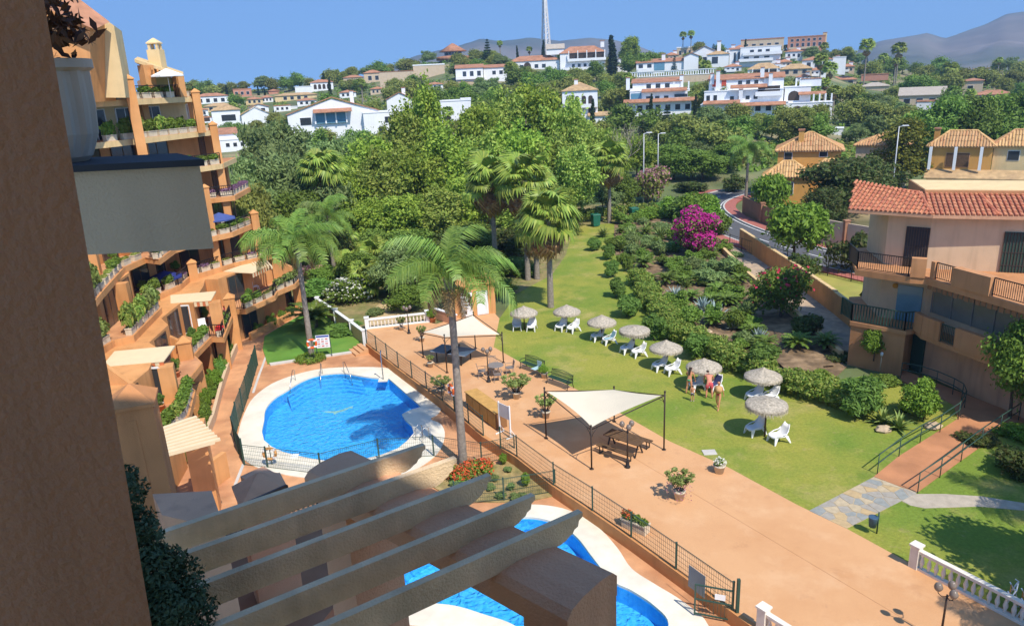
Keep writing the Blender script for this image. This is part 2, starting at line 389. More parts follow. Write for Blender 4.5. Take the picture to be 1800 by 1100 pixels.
# ================================================================== SETTING
WALL_LINE = [(-10.6,49.7),(-7.6,44.5),(-4.3,39.0),(-1.8,34.3),(-0.1,31.9),(1.5,29.1),(3.0,26.9),(4.3,24.9),(5.6,22.8),(7.0,20.5),(8.6,17.8),(10.4,15.0)]
DECK = WALL_LINE+[(10.4,6),(-26,6),(-26,66),(-18.5,65.2),(-17.1,62.0),(-11.2,51.9)]
# ---- terrain sheet
def build_terrain():
    ys = list(np.arange(-20, 120, 2.0)); y = 120.0
    while y < 3000: ys.append(y); y *= 1.035
    na = 170; vs = []; fs = []
    for y in ys:
        for k in range(na+1):
            a = -1.9+3.8*k/na; x = a*(y+60); z = terrain(x, y)-0.05
            if y < 72 and any(inside(DECK, x+ox, y+oy) for ox in (-2.6,0,2.6) for oy in (-2.6,0,2.6)): z = -3.0
            if y > SILD*3: z = min(z, -5.0)
            vs.append((x, y, z))
    for j in range(len(ys)-1):
        for k in range(na): q = j*(na+1)+k; fs.append((q, q+1, q+na+2, q+na+1))
    mb = MB(); mb.add(vs, fs, 0, True); structure('ground', mb, HILLM)
build_terrain()

# ---- mountains far behind
def mountain(name, sil, dist, depth):
    mb = MB(); cols = []
    xs = np.linspace(sil[0][0], sil[-1][0], 90)
    for px in xs:
        top = float(np.interp(px, [s[0] for s in sil], [s[1] for s in sil])); c = []
        for j in range(14):
            t = j/13.0
            d = dist-depth*(1-t) if t < 1 else dist
            p = atY(px, top, dist); X = p.x*d/dist; Z = -20+(p.z+20)*(t**0.85)
            n = noise.fractal((X*0.0022, d*0.0022, 5.0+dist*0.001), 0.9, 2.0, 6)
            Z += n*p.z*0.20*math.sin(math.pi*min(1,t*0.98))+ (noise.fractal((X*0.006, 2.0, 1.0), 0.9, 2.0, 4)*p.z*0.035 if t == 1 else 0)
            c.append((X + noise.noise((X*0.003, d*0.003, 9.0))*60*(1-t), d, max(Z,-25)))
        p = atY(px, top, dist); c.append((p.x*1.15, dist+depth*0.6, -25)); cols.append(c)
    m = len(cols[0]); vs = [v for c in cols for v in c]; fs = []
    for i in range(len(cols)-1):
        for j in range(m-1): fs.append((i*m+j, (i+1)*m+j, (i+1)*m+j+1, i*m+j+1))
    mb.add(vs, fs, 0, True); structure(name, mb, MOUNT)
mountain('mountain', [(560,150),(640,138),(680,122),(730,100),(790,85),(845,69),(880,73),(930,67),(985,72),(1040,66),(1075,70),(1120,80),(1160,96),(1220,118),(1300,140)], 2400, 1000)
mountain('mountain', [(1430,130),(1500,92),(1545,74),(1600,63),(1630,58),(1660,68),(1700,55),(1735,42),(1770,26),(1800,22),(1880,8),(2000,25),(2200,80)], 2100, 950)

# ---- pools
def water_material():
    m = bpy.data.materials.new('pool water'); m.use_nodes = True; nt = m.node_tree; N = nt.nodes; L = nt.links
    N.remove(N['Principled BSDF'])
    gl = N.new('ShaderNodeBsdfGlossy'); gl.inputs['Roughness'].default_value = 0.06
    tr = N.new('ShaderNodeBsdfTransparent'); tr.inputs[0].default_value = (0.86,0.97,1.0,1)
    fr = N.new('ShaderNodeFresnel'); fr.inputs[0].default_value = 1.33
    mx = N.new('ShaderNodeMixShader'); tc = N.new('ShaderNodeTexCoord')
    nz = N.new('ShaderNodeTexNoise'); nz.inputs['Scale'].default_value = 3.2; nz.inputs['Detail'].default_value = 4; nz.inputs['Distortion'].default_value = 0.8
    bp = N.new('ShaderNodeBump'); bp.inputs['Strength'].default_value = 1.0; bp.inputs['Distance'].default_value = 0.10
    L.new(tc.outputs['Object'], nz.inputs[0]); L.new(nz.outputs[0], bp.inputs['Height'])
    L.new(bp.outputs[0], gl.inputs['Normal']); L.new(bp.outputs[0], fr.inputs['Normal'])
    L.new(fr.outputs[0], mx.inputs[0]); L.new(tr.outputs[0], mx.inputs[1]); L.new(gl.outputs[0], mx.inputs[2])
    L.new(mx.outputs[0], N['Material Output'].inputs[0]); return m
WATER = water_material()
def pool_tile_material():                       # small mosaic tiles, each a slightly different blue
    m = bpy.data.materials.new('pool tile'); m.use_nodes = True; nt = m.node_tree; N = nt.nodes; L = nt.links
    b = N['Principled BSDF']; b.inputs['Roughness'].default_value = 0.4
    tc = N.new('ShaderNodeTexCoord'); vo = N.new('ShaderNodeTexVoronoi'); vo.inputs['Scale'].default_value = 7; vo.distance = 'CHEBYCHEV'
    vo.inputs['Randomness'].default_value = 0.0
    cr = N.new('ShaderNodeValToRGB'); cr.color_ramp.elements[0].color = (0.04,0.42,0.92,1); cr.color_ramp.elements[1].color = (0.085,0.54,1.0,1)
    sp = N.new('ShaderNodeSeparateColor')
    L.new(tc.outputs['Object'], vo.inputs['Vector']); L.new(vo.outputs['Color'], sp.inputs[0]); L.new(sp.outputs[0], cr.inputs[0]); L.new(cr.outputs[0], b.inputs['Base Color'])
    return m
PTILE = pool_tile_material()
WZ = -0.62
def openfine(line, k=4):
    line = [Vector(p) for p in line]; out = []
    for i in range(len(line)-1):
        p0 = line[max(i-1,0)]; p1 = line[i]; p2 = line[i+1]; p3 = line[min(i+2,len(line)-1)]
        for q in range(k):
            t = q/k; out.append(0.5*((2*p1)+(p2-p0)*t+(2*p0-5*p1+4*p2-p3)*t*t+(3*p1-p0-3*p2+p3)*t**3))
    return out+[line[-1]]
pool1 = openfine(P2((465,742),(468,722),(484,703),(505,690),(530,674),(560,663),(600,659),(635,664),(655,667),(684,669), z=WZ))
pool1 += [Vector(p) for p in P2((700,683),(722,702),(741,719),(722,724),(707,732),(712,741),(724,752),(728,765),(716,779),(700,792),(672,803),(640,811),(600,815),(565,813),(537,808),(500,799),(478,789),(465,778),(461,762), z=WZ)]
cop1 = smooth_closed(P2((417,790),(420,756),(430,725),(446,698),(478,674),(520,658),(565,648),(620,645),(690,648),(722,672),(760,697),(777,712),(770,727),(757,736),(775,745),(782,765),(770,795),(735,822),(690,838),(600,842),(530,838),(478,828),(440,815), z=-0.46), 4)
pool2 = smooth_closed(P2((690,1040),(712,1000),(760,968),(820,940),(870,922),(915,914),(950,916),(985,928),(1015,950),(1042,985),(1075,1025),(1110,1043),(1150,1070),(1175,1102),(1150,1150),(1060,1180),(960,1150),(905,1105),(850,1085),(800,1070),(740,1062), z=WZ), 5)
cop2 = smooth_closed(P2((655,1040),(690,980),(750,938),(820,910),(890,893),(940,886),(1000,896),(1050,925),(1085,962),(1110,998),(1150,1025),(1200,1056),(1245,1098),(1250,1180),(1100,1230),(940,1190),(870,1130),(790,1105),(690,1090), z=-0.46), 5)
mb = MB(); sheet_with_hole(DECK, [pool1, pool2], -0.5, mb); structure('pool_deck', mb, DECKM)
for po, co in ((pool1, cop1), (pool2, cop2)):
    mb = MB(); sheet_with_hole(co, [po], -0.46, mb)
    n = len(co); mb.add([(p.x,p.y,-0.46) for p in co]+[(p.x,p.y,-0.55) for p in co], [(i,(i+1)%n,n+(i+1)%n,n+i) for i in range(n)])
    n = len(po); mb.add([(p.x,p.y,-0.46) for p in po]+[(p.x,p.y,-0.56) for p in po], [(i,(i+1)%n,n+(i+1)%n,n+i) for i in range(n)])
    structure('pool_coping', mb, COPING)
    mb = MB(); n = len(po)
    mb.add([(p.x,p.y,-0.56) for p in po]+[(p.x,p.y,-1.25) for p in po], [(i,(i+1)%n,n+(i+1)%n,n+i) for i in range(n)])
    sheet_with_hole(po, [], -1.25, mb)
    structure('pool_basin', mb, PTILE)
    mb = MB(); sheet_with_hole(po, [], WZ, mb); structure('pool_water', mb, WATER)
# curved entry steps of the large pool
c0 = sum((Vector(p) for p in P2((500,694),(560,664),(640,668), z=WZ)), Vector((0,0)))/3
for i in range(4):
    base = P2((505,692),(530,676),(560,665),(600,661),(635,666), z=WZ); mv = (Vector(P2((600,740), z=WZ)[0])-Vector(base[2])).normalized()*(0.35*(i+1))
    inner = [Vector(b)+mv for b in base]; poly = [Vector(b)-mv.normalized()*0.0 for b in base]+list(reversed(inner))
    mb = MB(); mb.prism(poly, -1.24, -0.72-0.13*i); structure('pool_step', mb, PTILE)
# small mosaic dolphin on the pool floor
dm = mat('mosaic dolphin', (0.35,0.62,0.55), var=0.1)
c = at(590,722,-1.243); mb = MB()
prof = [(-0.9,0.0),(-0.55,0.16),(-0.1,0.25),(0.05,0.5),(0.2,0.24),(0.6,0.05),(0.9,-0.3),(1.1,-0.2),(1.05,-0.55),(0.8,-0.45),(0.45,-0.15),(0.0,0.0),(-0.5,-0.02)]
bmx = [(c.x+0.9*p[0], c.y-1.1*p[1]) for p in prof]; sheet_with_hole(bmx, [], -1.243, mb); structure('pool_mosaic', mb, dm)

# ---- terrace, lawns, garden bed
T_EDGE = [(17.2,18.2),(15.8,20.2),(14.2,22.5),(12.9,24.8),(11.6,26.7),(9.7,30.0),(7.6,32.8),(5.9,35.9),(3.5,40.0),(0.6,44.3),(-1.4,47.8),(-1.0,54.2),(-1.4,55.7),(-4.5,54.9),(-5.9,53.6),(-6.7,54.3),(-11.3,53.2)]
TERR = [(p[0]+0.02,p[1]) for p in WALL_LINE]+[(12,4),(26,4)]+T_EDGE
mb = MB(); mb.prism(TERR, -0.9, 0.008); terr = structure('terrace', mb, TERRACE)
mb = MB()                                       # saw-cut joint lines in the poured terrace
jm = mat('joint', (0.42,0.21,0.10), var=0.1)
J0, J1 = at(1120,808), at(1400,975)
dj = (J1-J0).normalized()
mb.bar(J0-dj*3, J1+dj*7, 0.016, 0.012)
for v in range(len(mb.v)): mb.v[v] = (mb.v[v][0], mb.v[v][1], 0.006+(mb.v[v][2])*0.5+0.004)
structure('paving_joint', mb, jm)
LAWN = list(reversed(T_EDGE[:12]))[1:]+[(26,4),(42,4),(42,36),(26.5,34.0),(22,38.5),(19.5,37.5),(17,39.5),(13.8,46),(12.3,55),(11.4,62),(11.2,75),(13.5,91),(9,91),(7.5,85),(6,75),(4,67),(0.5,61),(-1.0,54.2)]
mb = MB(); sheet_with_hole(LAWN, [], 0.0, mb)
structure('lawn', mb, LAWNM)
G2 = [(-17.3,47.9),(-18.6,51.0),(-19.4,54.0),(-18.6,57.0),(-17.3,61.6),(-11.3,51.7),(-10.9,49.9)]
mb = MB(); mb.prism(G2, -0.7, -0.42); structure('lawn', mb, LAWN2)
mb = MB(); mb.prism([(-17.0,47.6),(-10.7,49.6),(-10.75,49.9),(-17.2,47.95)], -0.6, -0.4); structure('kerb', mb, KERB)
BED = [(11.1,62),(12.0,55),(13.6,46),(15.6,41.3),(18,38.6),(20.3,41.2),(20.7,50),(20.9,60),(22,74),(23.0,92),(20,96),(13.5,91),(11.0,75)]
mb = MB(); g = 0.8                              # softly mounded planting soil
xs = np.arange(10, 24.1, g); ysb = np.arange(38, 97, g); idx = {}
for x in xs:
    for y in ysb:
        if inside(BED, x, y):
            z = 0.05+max(0, noise.noise((x*0.35,y*0.35,1)))*0.22+max(0,x-15)*0.02; idx[(round(x,1),round(y,1))] = len(mb.v); mb.v.append((x,y,z))
for x in xs:
    for y in ysb:
        k = [(round(x+a,1),round(y+b,1)) for a,b in ((0,0),(g,0),(g,g),(0,g))]
        if all(q in idx for q in k): mb.f.append(tuple(idx[q] for q in k)); mb.m.append(0); mb.sm.append(True)
sheet_with_hole(BED, [], 0.012, mb); structure('garden_soil', mb, SOIL)
mb = MB(); sheet_with_hole([(-40,66),(-17.2,62.2),(-11.2,52.1),(-11.3,53.4),(-6.7,54.5),(-5.9,53.8),(-6.5,61),(-1,61),(0.5,61),(4,67),(6,75),(7.5,85),(9,91),(13.5,91),(20,96),(18,106),(-40,106)], [], -0.005, mb)
structure('garden_ground', mb, DRYG)
mb = MB(); pth = [(-10.6,53.3),(-8.2,53.9),(-8.8,58),(-8.0,62),(-6.0,67),(-8.0,69),(-10.4,63),(-11.6,58)]
sheet_with_hole(smooth_closed(pth, 4), [], 0.003, mb); structure('dirt_path', mb, mat('sandy path', (0.50,0.37,0.20), var=0.15, ns=2, bump=0.3))
# pool garden bed at the end of the large pool
PB = P2((735,838),(770,812),(850,822),(905,806),(975,862),(985,868),(930,880),(880,882),(800,880), z=-0.45)
mb = MB(); mb.prism(PB, -0.7, -0.44); structure('planting_bed', mb, mat('sandy bed', (0.33,0.24,0.10), var=0.25, ns=4, col2=(0.22,0.19,0.07), bump=0.5, bs=12))
# retaining wall under the pool fence
mb = MB()
for i in range(len(WALL_LINE)-1):
    a = Vector((*WALL_LINE[i],0)); b = Vector((*WALL_LINE[i+1],0)); d = (b-a).normalized(); n = Vector((d.y,-d.x,0))
    q = [a-n*0.0, b-n*0.0, b+n*0.22, a+n*0.22]
    q = [a+n*0.0+n*0.20*s for s in (0,)]+[b, b+n*0.2, a+n*0.2]
    mb.prism([(p.x-n.x*0.1,p.y-n.y*0.1) for p in q], -0.55, 0.07)
structure('retaining_wall', mb, mat('wall kerb stucco', (0.55,0.25,0.09), var=0.1, bump=0.2, wear=0.15))
# the narrow drain channel on the path by the building
ch = [at(x,y,-0.49) for x,y in ((470,620),(455,660),(445,690))]
mb = MB()
for i in range(2): mb.bar(ch[i], ch[i+1], 0.15, 0.02)
ch = [at(x,y,-0.49) for x,y in ((428,815),(414,850),(412,858),(420,880))]
for i in range(3): mb.bar(ch[i], ch[i+1], 0.15, 0.02)
structure('drain_channel', mb, KERB)

# ---- stone path: crazy paving, every flag a stone of its own
SP = P2((1423,898),(1488,929),(1554,896),(1583,879),(1613,865),(1575,853),(1536,838),(1490,862))
SP2 = P2((1583,879),(1600,868),(1660,868),(1725,872),(1800,884),(1800,897),(1722,890),(1625,893),(1600,888))
mb = MB(); mb.prism(SP, -0.05, 0.010); spo = structure('stone_path', mb, mat('path mortar', (0.43,0.34,0.22), var=0.12, ns=3))
mb = MB(); mb.prism(SP2, -0.05, 0.012); structure('stone_path', mb, mat('path concrete', (0.42,0.36,0.28), var=0.12, ns=3, bump=0.2))
def clip_half(poly, p, n):
    out = []
    for i in range(len(poly)):
        a, b = poly[i], poly[(i+1)%len(poly)]; da = (a-p).dot(n); db = (b-p).dot(n)
        if da <= 0: out.append(a)
        if da*db < 0: out.append(a+(b-a)*(da/(da-db)))
    return out
FLAG = [mat('flagstone '+n, c, var=0.12, ns=5, bump=0.25, bs=30) for n, c in (('grey',(0.34,0.31,0.26)),('ochre',(0.47,0.34,0.18)),('slate',(0.27,0.28,0.26)),('sand',(0.46,0.37,0.24)))]
seeds = []; xs = [p.x for p in SP]; ysb = [p.y for p in SP]; r2 = random.Random(3)
for gx in np.arange(min(xs), max(xs), 0.46):
    for gy in np.arange(min(ysb), max(ysb), 0.46):
        p = Vector((gx+r2.uniform(-.2,.2), gy+r2.uniform(-.2,.2)))
        if inside(SP, p.x, p.y): seeds.append(p)
for s in seeds:
    poly = [s+Vector(q) for q in ((-.5,-.5),(.5,-.5),(.5,.5),(-.5,.5))]
    for t in seeds:
        if t is not s and (t-s).length < 1.3:
            n = (t-s).normalized(); poly = clip_half(poly, (s+t)/2-n*0.018, n)
            if len(poly) < 3: break
    for i in range(len(SP)):                     # keep the flags on the path
        a, b = SP[i], SP[(i+1)%len(SP)]; n = Vector(((b-a).y, -(b-a).x)).normalized()
        if area(SP) < 0: n = -n
        if len(poly) >= 3 and abs(area(SP)) > 0 and (s-a).dot(n) < 0 and i not in (2,3,7): poly = clip_half(poly, a-n*0.01, n)
    if len(poly) < 3 or abs(area(poly)) < 0.03: continue
    mb = MB(); mb.prism(poly, 0.0, 0.018+r2.random()*0.008); mb.build('flagstone', r2.choice(FLAG), spo)

# ---- ramp up to the building on the right
RAMP = P2((1536,838),(1580,802),(1645,761),(1684,736),(1676,712),(1640,692),(1580,668),(1586,650),(1740,710),(1830,745),(1787,742),(1754,764),(1689,810),(1613,865),(1575,853))
mb = MB(); mb.prism(RAMP, -0.1, 0.03); structure('ramp', mb, mat('ramp paving', (0.48,0.215,0.10), var=0.12, ns=1.0, col2=(0.38,0.17,0.08), bump=0.2))

# ---- footpath, dry slope, road, pavements
mb = MB(); sheet_with_hole([(22.0,75.5),(24.35,76),(24.3,59),(23.9,48),(22.9,42),(20.5,41.7),(20.8,50.7),(21.0,62)], [], 0.02, mb)
structure('footpath', mb, mat('footpath paving', (0.45,0.33,0.22), var=0.18, ns=2.5, col2=(0.30,0.24,0.18)))
mb = MB(); sheet_with_hole([(24.4,76),(24.4,59),(24.0,48),(23.0,42),(30,38),(48,44),(34.5,55.2),(30.6,61.5),(27.0,69)], [], 0.01, mb)
structure('dry_lawn', mb, mat('dry grass', (0.36,0.31,0.075), var=0.15, ns=0.6, col2=(0.25,0.26,0.05), mixlo=0.4, mixhi=0.6, bump=0.5, bs=20))
RC = [Vector(p) for p in ((46,46.5),(40,52.5),(34.2,60),(29.6,70),(26.9,80),(25.9,90),(27.2,100),(31.8,108),(39.5,114),(52,118.5),(70,122))]
def offset(line, o):
    out = []
    for i, p in enumerate(line):
        d = (line[min(i+1,len(line)-1)]-line[max(i-1,0)]).normalized(); out.append(p+Vector((d.y,-d.x))*o)   # right-hand side
    return out
def fine(line, k=5):
    out = []
    for i in range(len(line)-1):
        p0 = line[max(i-1,0)]; p1 = line[i]; p2 = line[i+1]; p3 = line[min(i+2,len(line)-1)]
        for q in range(k):
            t = q/k; out.append(0.5*((2*p1)+(p2-p0)*t+(2*p0-5*p1+4*p2-p3)*t*t+(3*p1-p0-3*p2+p3)*t**3))
    return out+[line[-1]]
RCF = fine(RC)
def ribbon(name, o0, o1, z, m, h=0.0, seg=None):
    a = offset(RCF, o0); b = offset(RCF, o1); mb = MB()
    for i in range(len(a)-1):
        if seg and not seg(i): continue
        q = [a[i], b[i], b[i+1], a[i+1]]
        if h: mb.prism(q, z-0.05, z+h)
        else: mb.add([(p.x,p.y,z) for p in q], [(0,1,2,3)])
    return structure(name, mb, m)
ribbon('road', -2.6, 2.6, 0.03, ASPH)
ribbon('pavement', -4.2, -2.75, 0.03, REDPAV, 0.11); ribbon('pavement', 2.75, 4.2, 0.03, REDPAV, 0.11)
ribbon('kerb', -2.75, -2.55, 0.03, KERB, 0.12); ribbon('kerb', 2.55, 2.75, 0.03, KERB, 0.12)
ribbon('road_marking', 2.15, 2.27, 0.036, ROADW); ribbon('road_marking', -0.06, 0.06, 0.036, ROADW, seg=lambda i: i % 2 == 0)
mb = MB()
for k in range(7):                               # zebra crossing
    p0 = RC[2]+(RC[3]-RC[2])*0.25; d = (RC[3]-RC[2]).normalized(); n = Vector((d.y,-d.x)); c = p0+n*(-2.1+0.7*k)
    mb.add([(*(c+d*sx*1.6+n*sy*0.18),0.037) for sx,sy in ((-1,-1),(1,-1),(1,1),(-1,1))], [(0,1,2,3)])
structure('road_marking', mb, ROADW)
# ================================================================== PLANT BUILDERS
def leaf_mesh(name, lobes, n, size, m, seed, aspect=1.7, shell=0.55, up=0.3, rand=1.4, flowers=None, clump=0):
    """lobes: (x,y,z,rx,ry,rz). Many leaf-sized faces spread through the outer part of each lobe."""
    rs = np.random.RandomState(seed); L = np.array(lobes, float)
    w = (L[:,3]*L[:,4]*L[:,5])**(2/3.); w /= w.sum()
    li = rs.choice(len(L), n, p=w); l = L[li]
    d = rs.normal(size=(n,3)); d /= np.linalg.norm(d,axis=1)[:,None]
    d[:,2] = np.where((d[:,2] < -0.3) & (rs.rand(n) < 0.6), -d[:,2], d[:,2])
    r = shell+(1.08-shell)*np.sqrt(rs.rand(n))
    # clumping: pull radius by a cheap lumpy function so the outline is uneven
    ph = rs.rand(len(L),3)*6
    lump = 0.86+0.16*np.sin(d[:,0]*5+ph[li,0])*np.sin(d[:,1]*5+ph[li,1])+0.10*np.sin(d[:,2]*9+ph[li,2])
    p = l[:,:3]+d*l[:,3:6]*(r*lump)[:,None]
    if clump:                                     # gather the leaves round twig ends, so sky and shade show between them
        nc = max(8, int(n/clump)); ci = rs.randint(0, nc, n); sg = size*1.55
        off = rs.normal(size=(n,3))*sg*np.array([1,1,0.8]); p = p[ci]+off; d = d[ci]*0.6+off/np.maximum(np.linalg.norm(off,axis=1),1e-6)[:,None]*0.6
    nrm = d+rs.normal(size=(n,3))*rand*0.6+np.array([0,0,up]); nrm /= np.linalg.norm(nrm,axis=1)[:,None]
    t = np.cross(nrm, rs.normal(size=(n,3))); t /= np.linalg.norm(t,axis=1)[:,None]; b = np.cross(nrm, t)
    s = size*(0.55+0.8*rs.rand(n)); a = (s*aspect/2)[:,None]; c = (s/2)[:,None]
    v = np.empty((n,4,3)); v[:,0] = p-t*a; v[:,1] = p+b*c*0.9-t*a*0.1; v[:,2] = p+t*a; v[:,3] = p-b*c*0.9-t*a*0.1
    return quads_mesh(name, v.reshape(-1,3), m)
def quads_mesh(name, v, m):
    nv = len(v); nf = nv//4; me = bpy.data.meshes.new(name)
    me.vertices.add(nv); me.vertices.foreach_set('co', np.asarray(v,dtype=np.float32).ravel())
    me.loops.add(nv); me.loops.foreach_set('vertex_index', np.arange(nv,dtype=np.int32))
    me.polygons.add(nf); me.polygons.foreach_set('loop_start', np.arange(0,nv,4,dtype=np.int32))
    me.materials.append(m); me.update(calc_edges=True); return me
def make_lobes(seed, H, Rr, nl, z0=0.25, flat=0.8, rmin=0.32, rmax=0.55, shoots=0):
    r = random.Random(seed); out = []
    for i in range(nl):
        a = r.random()*2*math.pi; q = Rr*0.62*math.sqrt(r.random()); t = r.random()
        z = H*(z0+(1-z0)*(0.2+0.62*t)); k = 1-0.55*abs(t-0.35)
        rad = Rr*r.uniform(rmin,rmax)*k
        out.append((q*math.cos(a)*k, q*math.sin(a)*k, z, rad, rad, rad*flat))
    for i in range(shoots):                       # slender leading shoots that break the outline
        a = r.random()*6.28; q = Rr*0.75*math.sqrt(r.random()); out.append((q*math.cos(a), q*math.sin(a), H*(0.98-0.42*(q/Rr)**2)*r.uniform(0.85,1.06), Rr*r.uniform(0.10,0.17), Rr*r.uniform(0.10,0.17), Rr*r.uniform(0.22,0.42)))
    out.append((0,0,H*(z0+(1-z0)*0.45), Rr*0.5, Rr*0.5, H*(1-z0)*0.40))
    return out
def trunk_mesh(name, lobes, r, m, seed, H):
    g = random.Random(seed); mb = MB(); top = Vector((g.uniform(-.2,.2), g.uniform(-.2,.2), H*0.42))
    mb.tube([(0,0,-0.3),(0.03,0,H*0.12),top*0.6+Vector((0.05,0.05,0)),top], [r*1.25,r,r*0.85,r*0.7], 8)
    for l in sorted(lobes, key=lambda q: -q[3])[:5]:
        c = Vector(l[:3]); mid = (top+c)/2+Vector((0,0,-0.15*H*0.2)); mb.tube([top-Vector((0,0,0.3)), mid, c], [r*0.5,r*0.32,r*0.12], 6)
    return mb.mesh(name, m)
TREE = {}
def tree_kind(k, H, Rr, nl, n, size, leaf, seed, trunk=0.16, z0=0.22, flat=0.8, bark=BARK, variants=2, flowers=None, shoots=0, **kw):
    TREE[k] = []
    for v in range(variants):
        lb = make_lobes(seed+v*31, H, Rr, nl, z0, flat, shoots=shoots)
        fl = None
        if flowers:
            top = [(l[0],l[1],l[2]+l[5]*0.15,l[3],l[4],l[5]) for l in lb]
            fl = (leaf_mesh(k+' blossom', top, flowers[1], flowers[2], flowers[0], seed+77+v, aspect=1.2, shell=0.85), )
        TREE[k].append((H, Rr, leaf_mesh(k+' crown', lb, n, size, leaf, seed+v, **kw), trunk_mesh(k+' trunk', lb, trunk, bark, seed+v, H), fl))
tree_kind('broadleaf', 10, 4.6, 22, 19000, 0.25, LF_BRIGHT, 11, variants=3, rand=1.7, shell=0.35, clump=34, shoots=20)
tree_kind('ash', 10, 4.4, 20, 17000, 0.24, LF_ASH, 15, variants=2, rand=1.7, shell=0.35, clump=34, shoots=20)
tree_kind('olive', 6, 3.4, 12, 9000, 0.18, LF_OLIVE, 21, aspect=2.2, clump=38)
tree_kind('feathery', 9, 5.0, 16, 12000, 0.19, LF_GREY, 31, flat=0.6, aspect=3.0, shell=0.45, clump=38)
tree_kind('dark', 7, 3.8, 13, 11000, 0.2, LF_DARK, 41, z0=0.08, clump=38)
tree_kind('mid', 7, 3.8, 13, 11000, 0.21, LF_MID, 51, variants=3, z0=0.15, clump=38)
tree_kind('hill', 6, 3.6, 11, 5000, 0.32, LF_OLIVE, 61, variants=2, z0=0.12, clump=30)
tree_kind('hillmid', 7, 3.6, 11, 5000, 0.32, LF_MID, 66, variants=2, z0=0.12, clump=30)
tree_kind('yellow', 11, 3.0, 14, 10000, 0.2, LF_YEL, 71, z0=0.1, variants=1, clump=38)
tree_kind('limebush', 2.0, 1.4, 9, 4500, 0.10, LF_LIME, 81, z0=0.0, trunk=0.06, variants=1)
tree_kind('oleander', 2.0, 1.15, 9, 3600, 0.10, LF_OLEA, 91, z0=0.0, trunk=0.05, aspect=3.2, up=0.8)
tree_kind('shrub', 1.6, 1.2, 8, 3000, 0.10, LF_MID, 95, z0=0.0, trunk=0.05)
tree_kind('darkshrub', 1.6, 1.2, 8, 3000, 0.10, LF_DARK, 97, z0=0.0, trunk=0.05)
tree_kind('greyshrub', 1.3, 1.1, 7, 2600, 0.09, LF_GREY, 98, z0=0.0, trunk=0.04, aspect=3)
tree_kind('whiteshrub', 3.0, 2.4, 10, 5000, 0.15, LF_MID, 99, z0=0.0, trunk=0.07, flowers=(FL_WHITE, 900, 0.16), variants=1)
tree_kind('pinkshrub', 4.0, 3.2, 11, 5000, 0.2, LF_OLIVE, 103, z0=0.0, trunk=0.07, flowers=(FL_PINK, 1800, 0.2), variants=1)
tree_kind('bougainvillea', 5.0, 3.0, 12, 4500, 0.16, LF_MID, 107, z0=0.0, trunk=0.08, flowers=(FL_MAG, 7000, 0.17), variants=1)
tree_kind('redbloom', 4.0, 3.0, 11, 6500, 0.15, LF_MID, 109, z0=0.05, trunk=0.1, flowers=(FL_RED, 260, 0.2), variants=1)
tree_kind('loquat', 5.0, 3.4, 15, 7500, 0.25, LF_LIME, 113, z0=0.42, aspect=2.4, variants=1, clump=16)
tree_kind('ball', 0.9, 0.5, 1, 2600, 0.05, LF_LIME, 117, z0=0.0, trunk=0.03, variants=1)
for v in range(2):                               # cypress columns
    lb = [(rnd.uniform(-.15,.15), rnd.uniform(-.15,.15), 0.6+i*0.75, 0.85*(1-0.62*(i/11.)**1.6), 0.85*(1-0.62*(i/11.)**1.6), 0.75) for i in range(12)]
    t = MB(); t.tube([(0,0,-.2),(0,0,8)], [0.16,0.05], 6)
    TREE.setdefault('cypress', []).append((9.8, 0.9, leaf_mesh('cypress crown', lb, 3200, 0.24, LF_CYP, 131+v, aspect=2.2, up=0.9), t.mesh('cypress trunk', BARK), None))
lb = []                                          # conifer with tiers
for i in range(9):
    z = 1.2+i*0.95; rr = 2.3*(1-i/10.)
    for k in range(6):
        a = k*1.047+i*0.5; lb.append((rr*0.6*math.cos(a), rr*0.6*math.sin(a), z, rr*0.55, rr*0.55, 0.28))
t = MB(); t.tube([(0,0,-.2),(0,0,9.6)], [0.2,0.05], 6)
TREE['conifer'] = [(9.8, 2.3, leaf_mesh('conifer crown', lb, 4500, 0.24, LF_CYP, 141, aspect=2.4), t.mesh('conifer trunk', BARK), None)]
def plant(kind, loc, h, w=None, label=None, group=None, name='tree', cat='tree', rz=None, var=None, sink=0.0):
    vs = TREE[kind]; H, Rr, crown, trunk, fl = vs[rnd.randrange(len(vs))] if var is None else vs[var % len(vs)]
    s = h/H; sx = (w/(2*Rr)) if w else s*rnd.uniform(0.9,1.1)
    r = thing(name, label, cat, (loc[0],loc[1],loc[2]-sink), rnd.random()*6.28 if rz is None else rz, group, (sx,sx,s))
    link('crown' if cat in ('tree',) else 'foliage', crown, r); link('trunk' if cat in ('tree',) else 'stem', trunk, r)
    if fl: link('blossom', fl[0], r)
    return r

def bare_tree(loc, h, label, seed=3):
    g = random.Random(seed); mb = MB()
    def grow(p, d, L, r, k):
        q = p+d*L; mb.tube([p, p.lerp(q,0.5)+Vector((g.uniform(-.1,.1),g.uniform(-.1,.1),0))*L*0.3, q], [r, r*0.8, r*0.6], 4 if k else 6)
        if k >= 4: return
        for i in range(3 if k else 4):
            e = (d+Vector((g.uniform(-.7,.7),g.uniform(-.7,.7),g.uniform(-.05,.5)))).normalized(); grow(q if i else p.lerp(q,0.75), e, L*g.uniform(0.6,0.8), r*0.55, k+1)
    grow(Vector((0,0,-.2)), Vector((0.05,0,1)), h*0.34, 0.14, 0); t = thing('tree', label, 'tree', loc); mb.build('trunk', mat('pale twigs',(0.42,0.36,0.28),var=0.15), t); return t
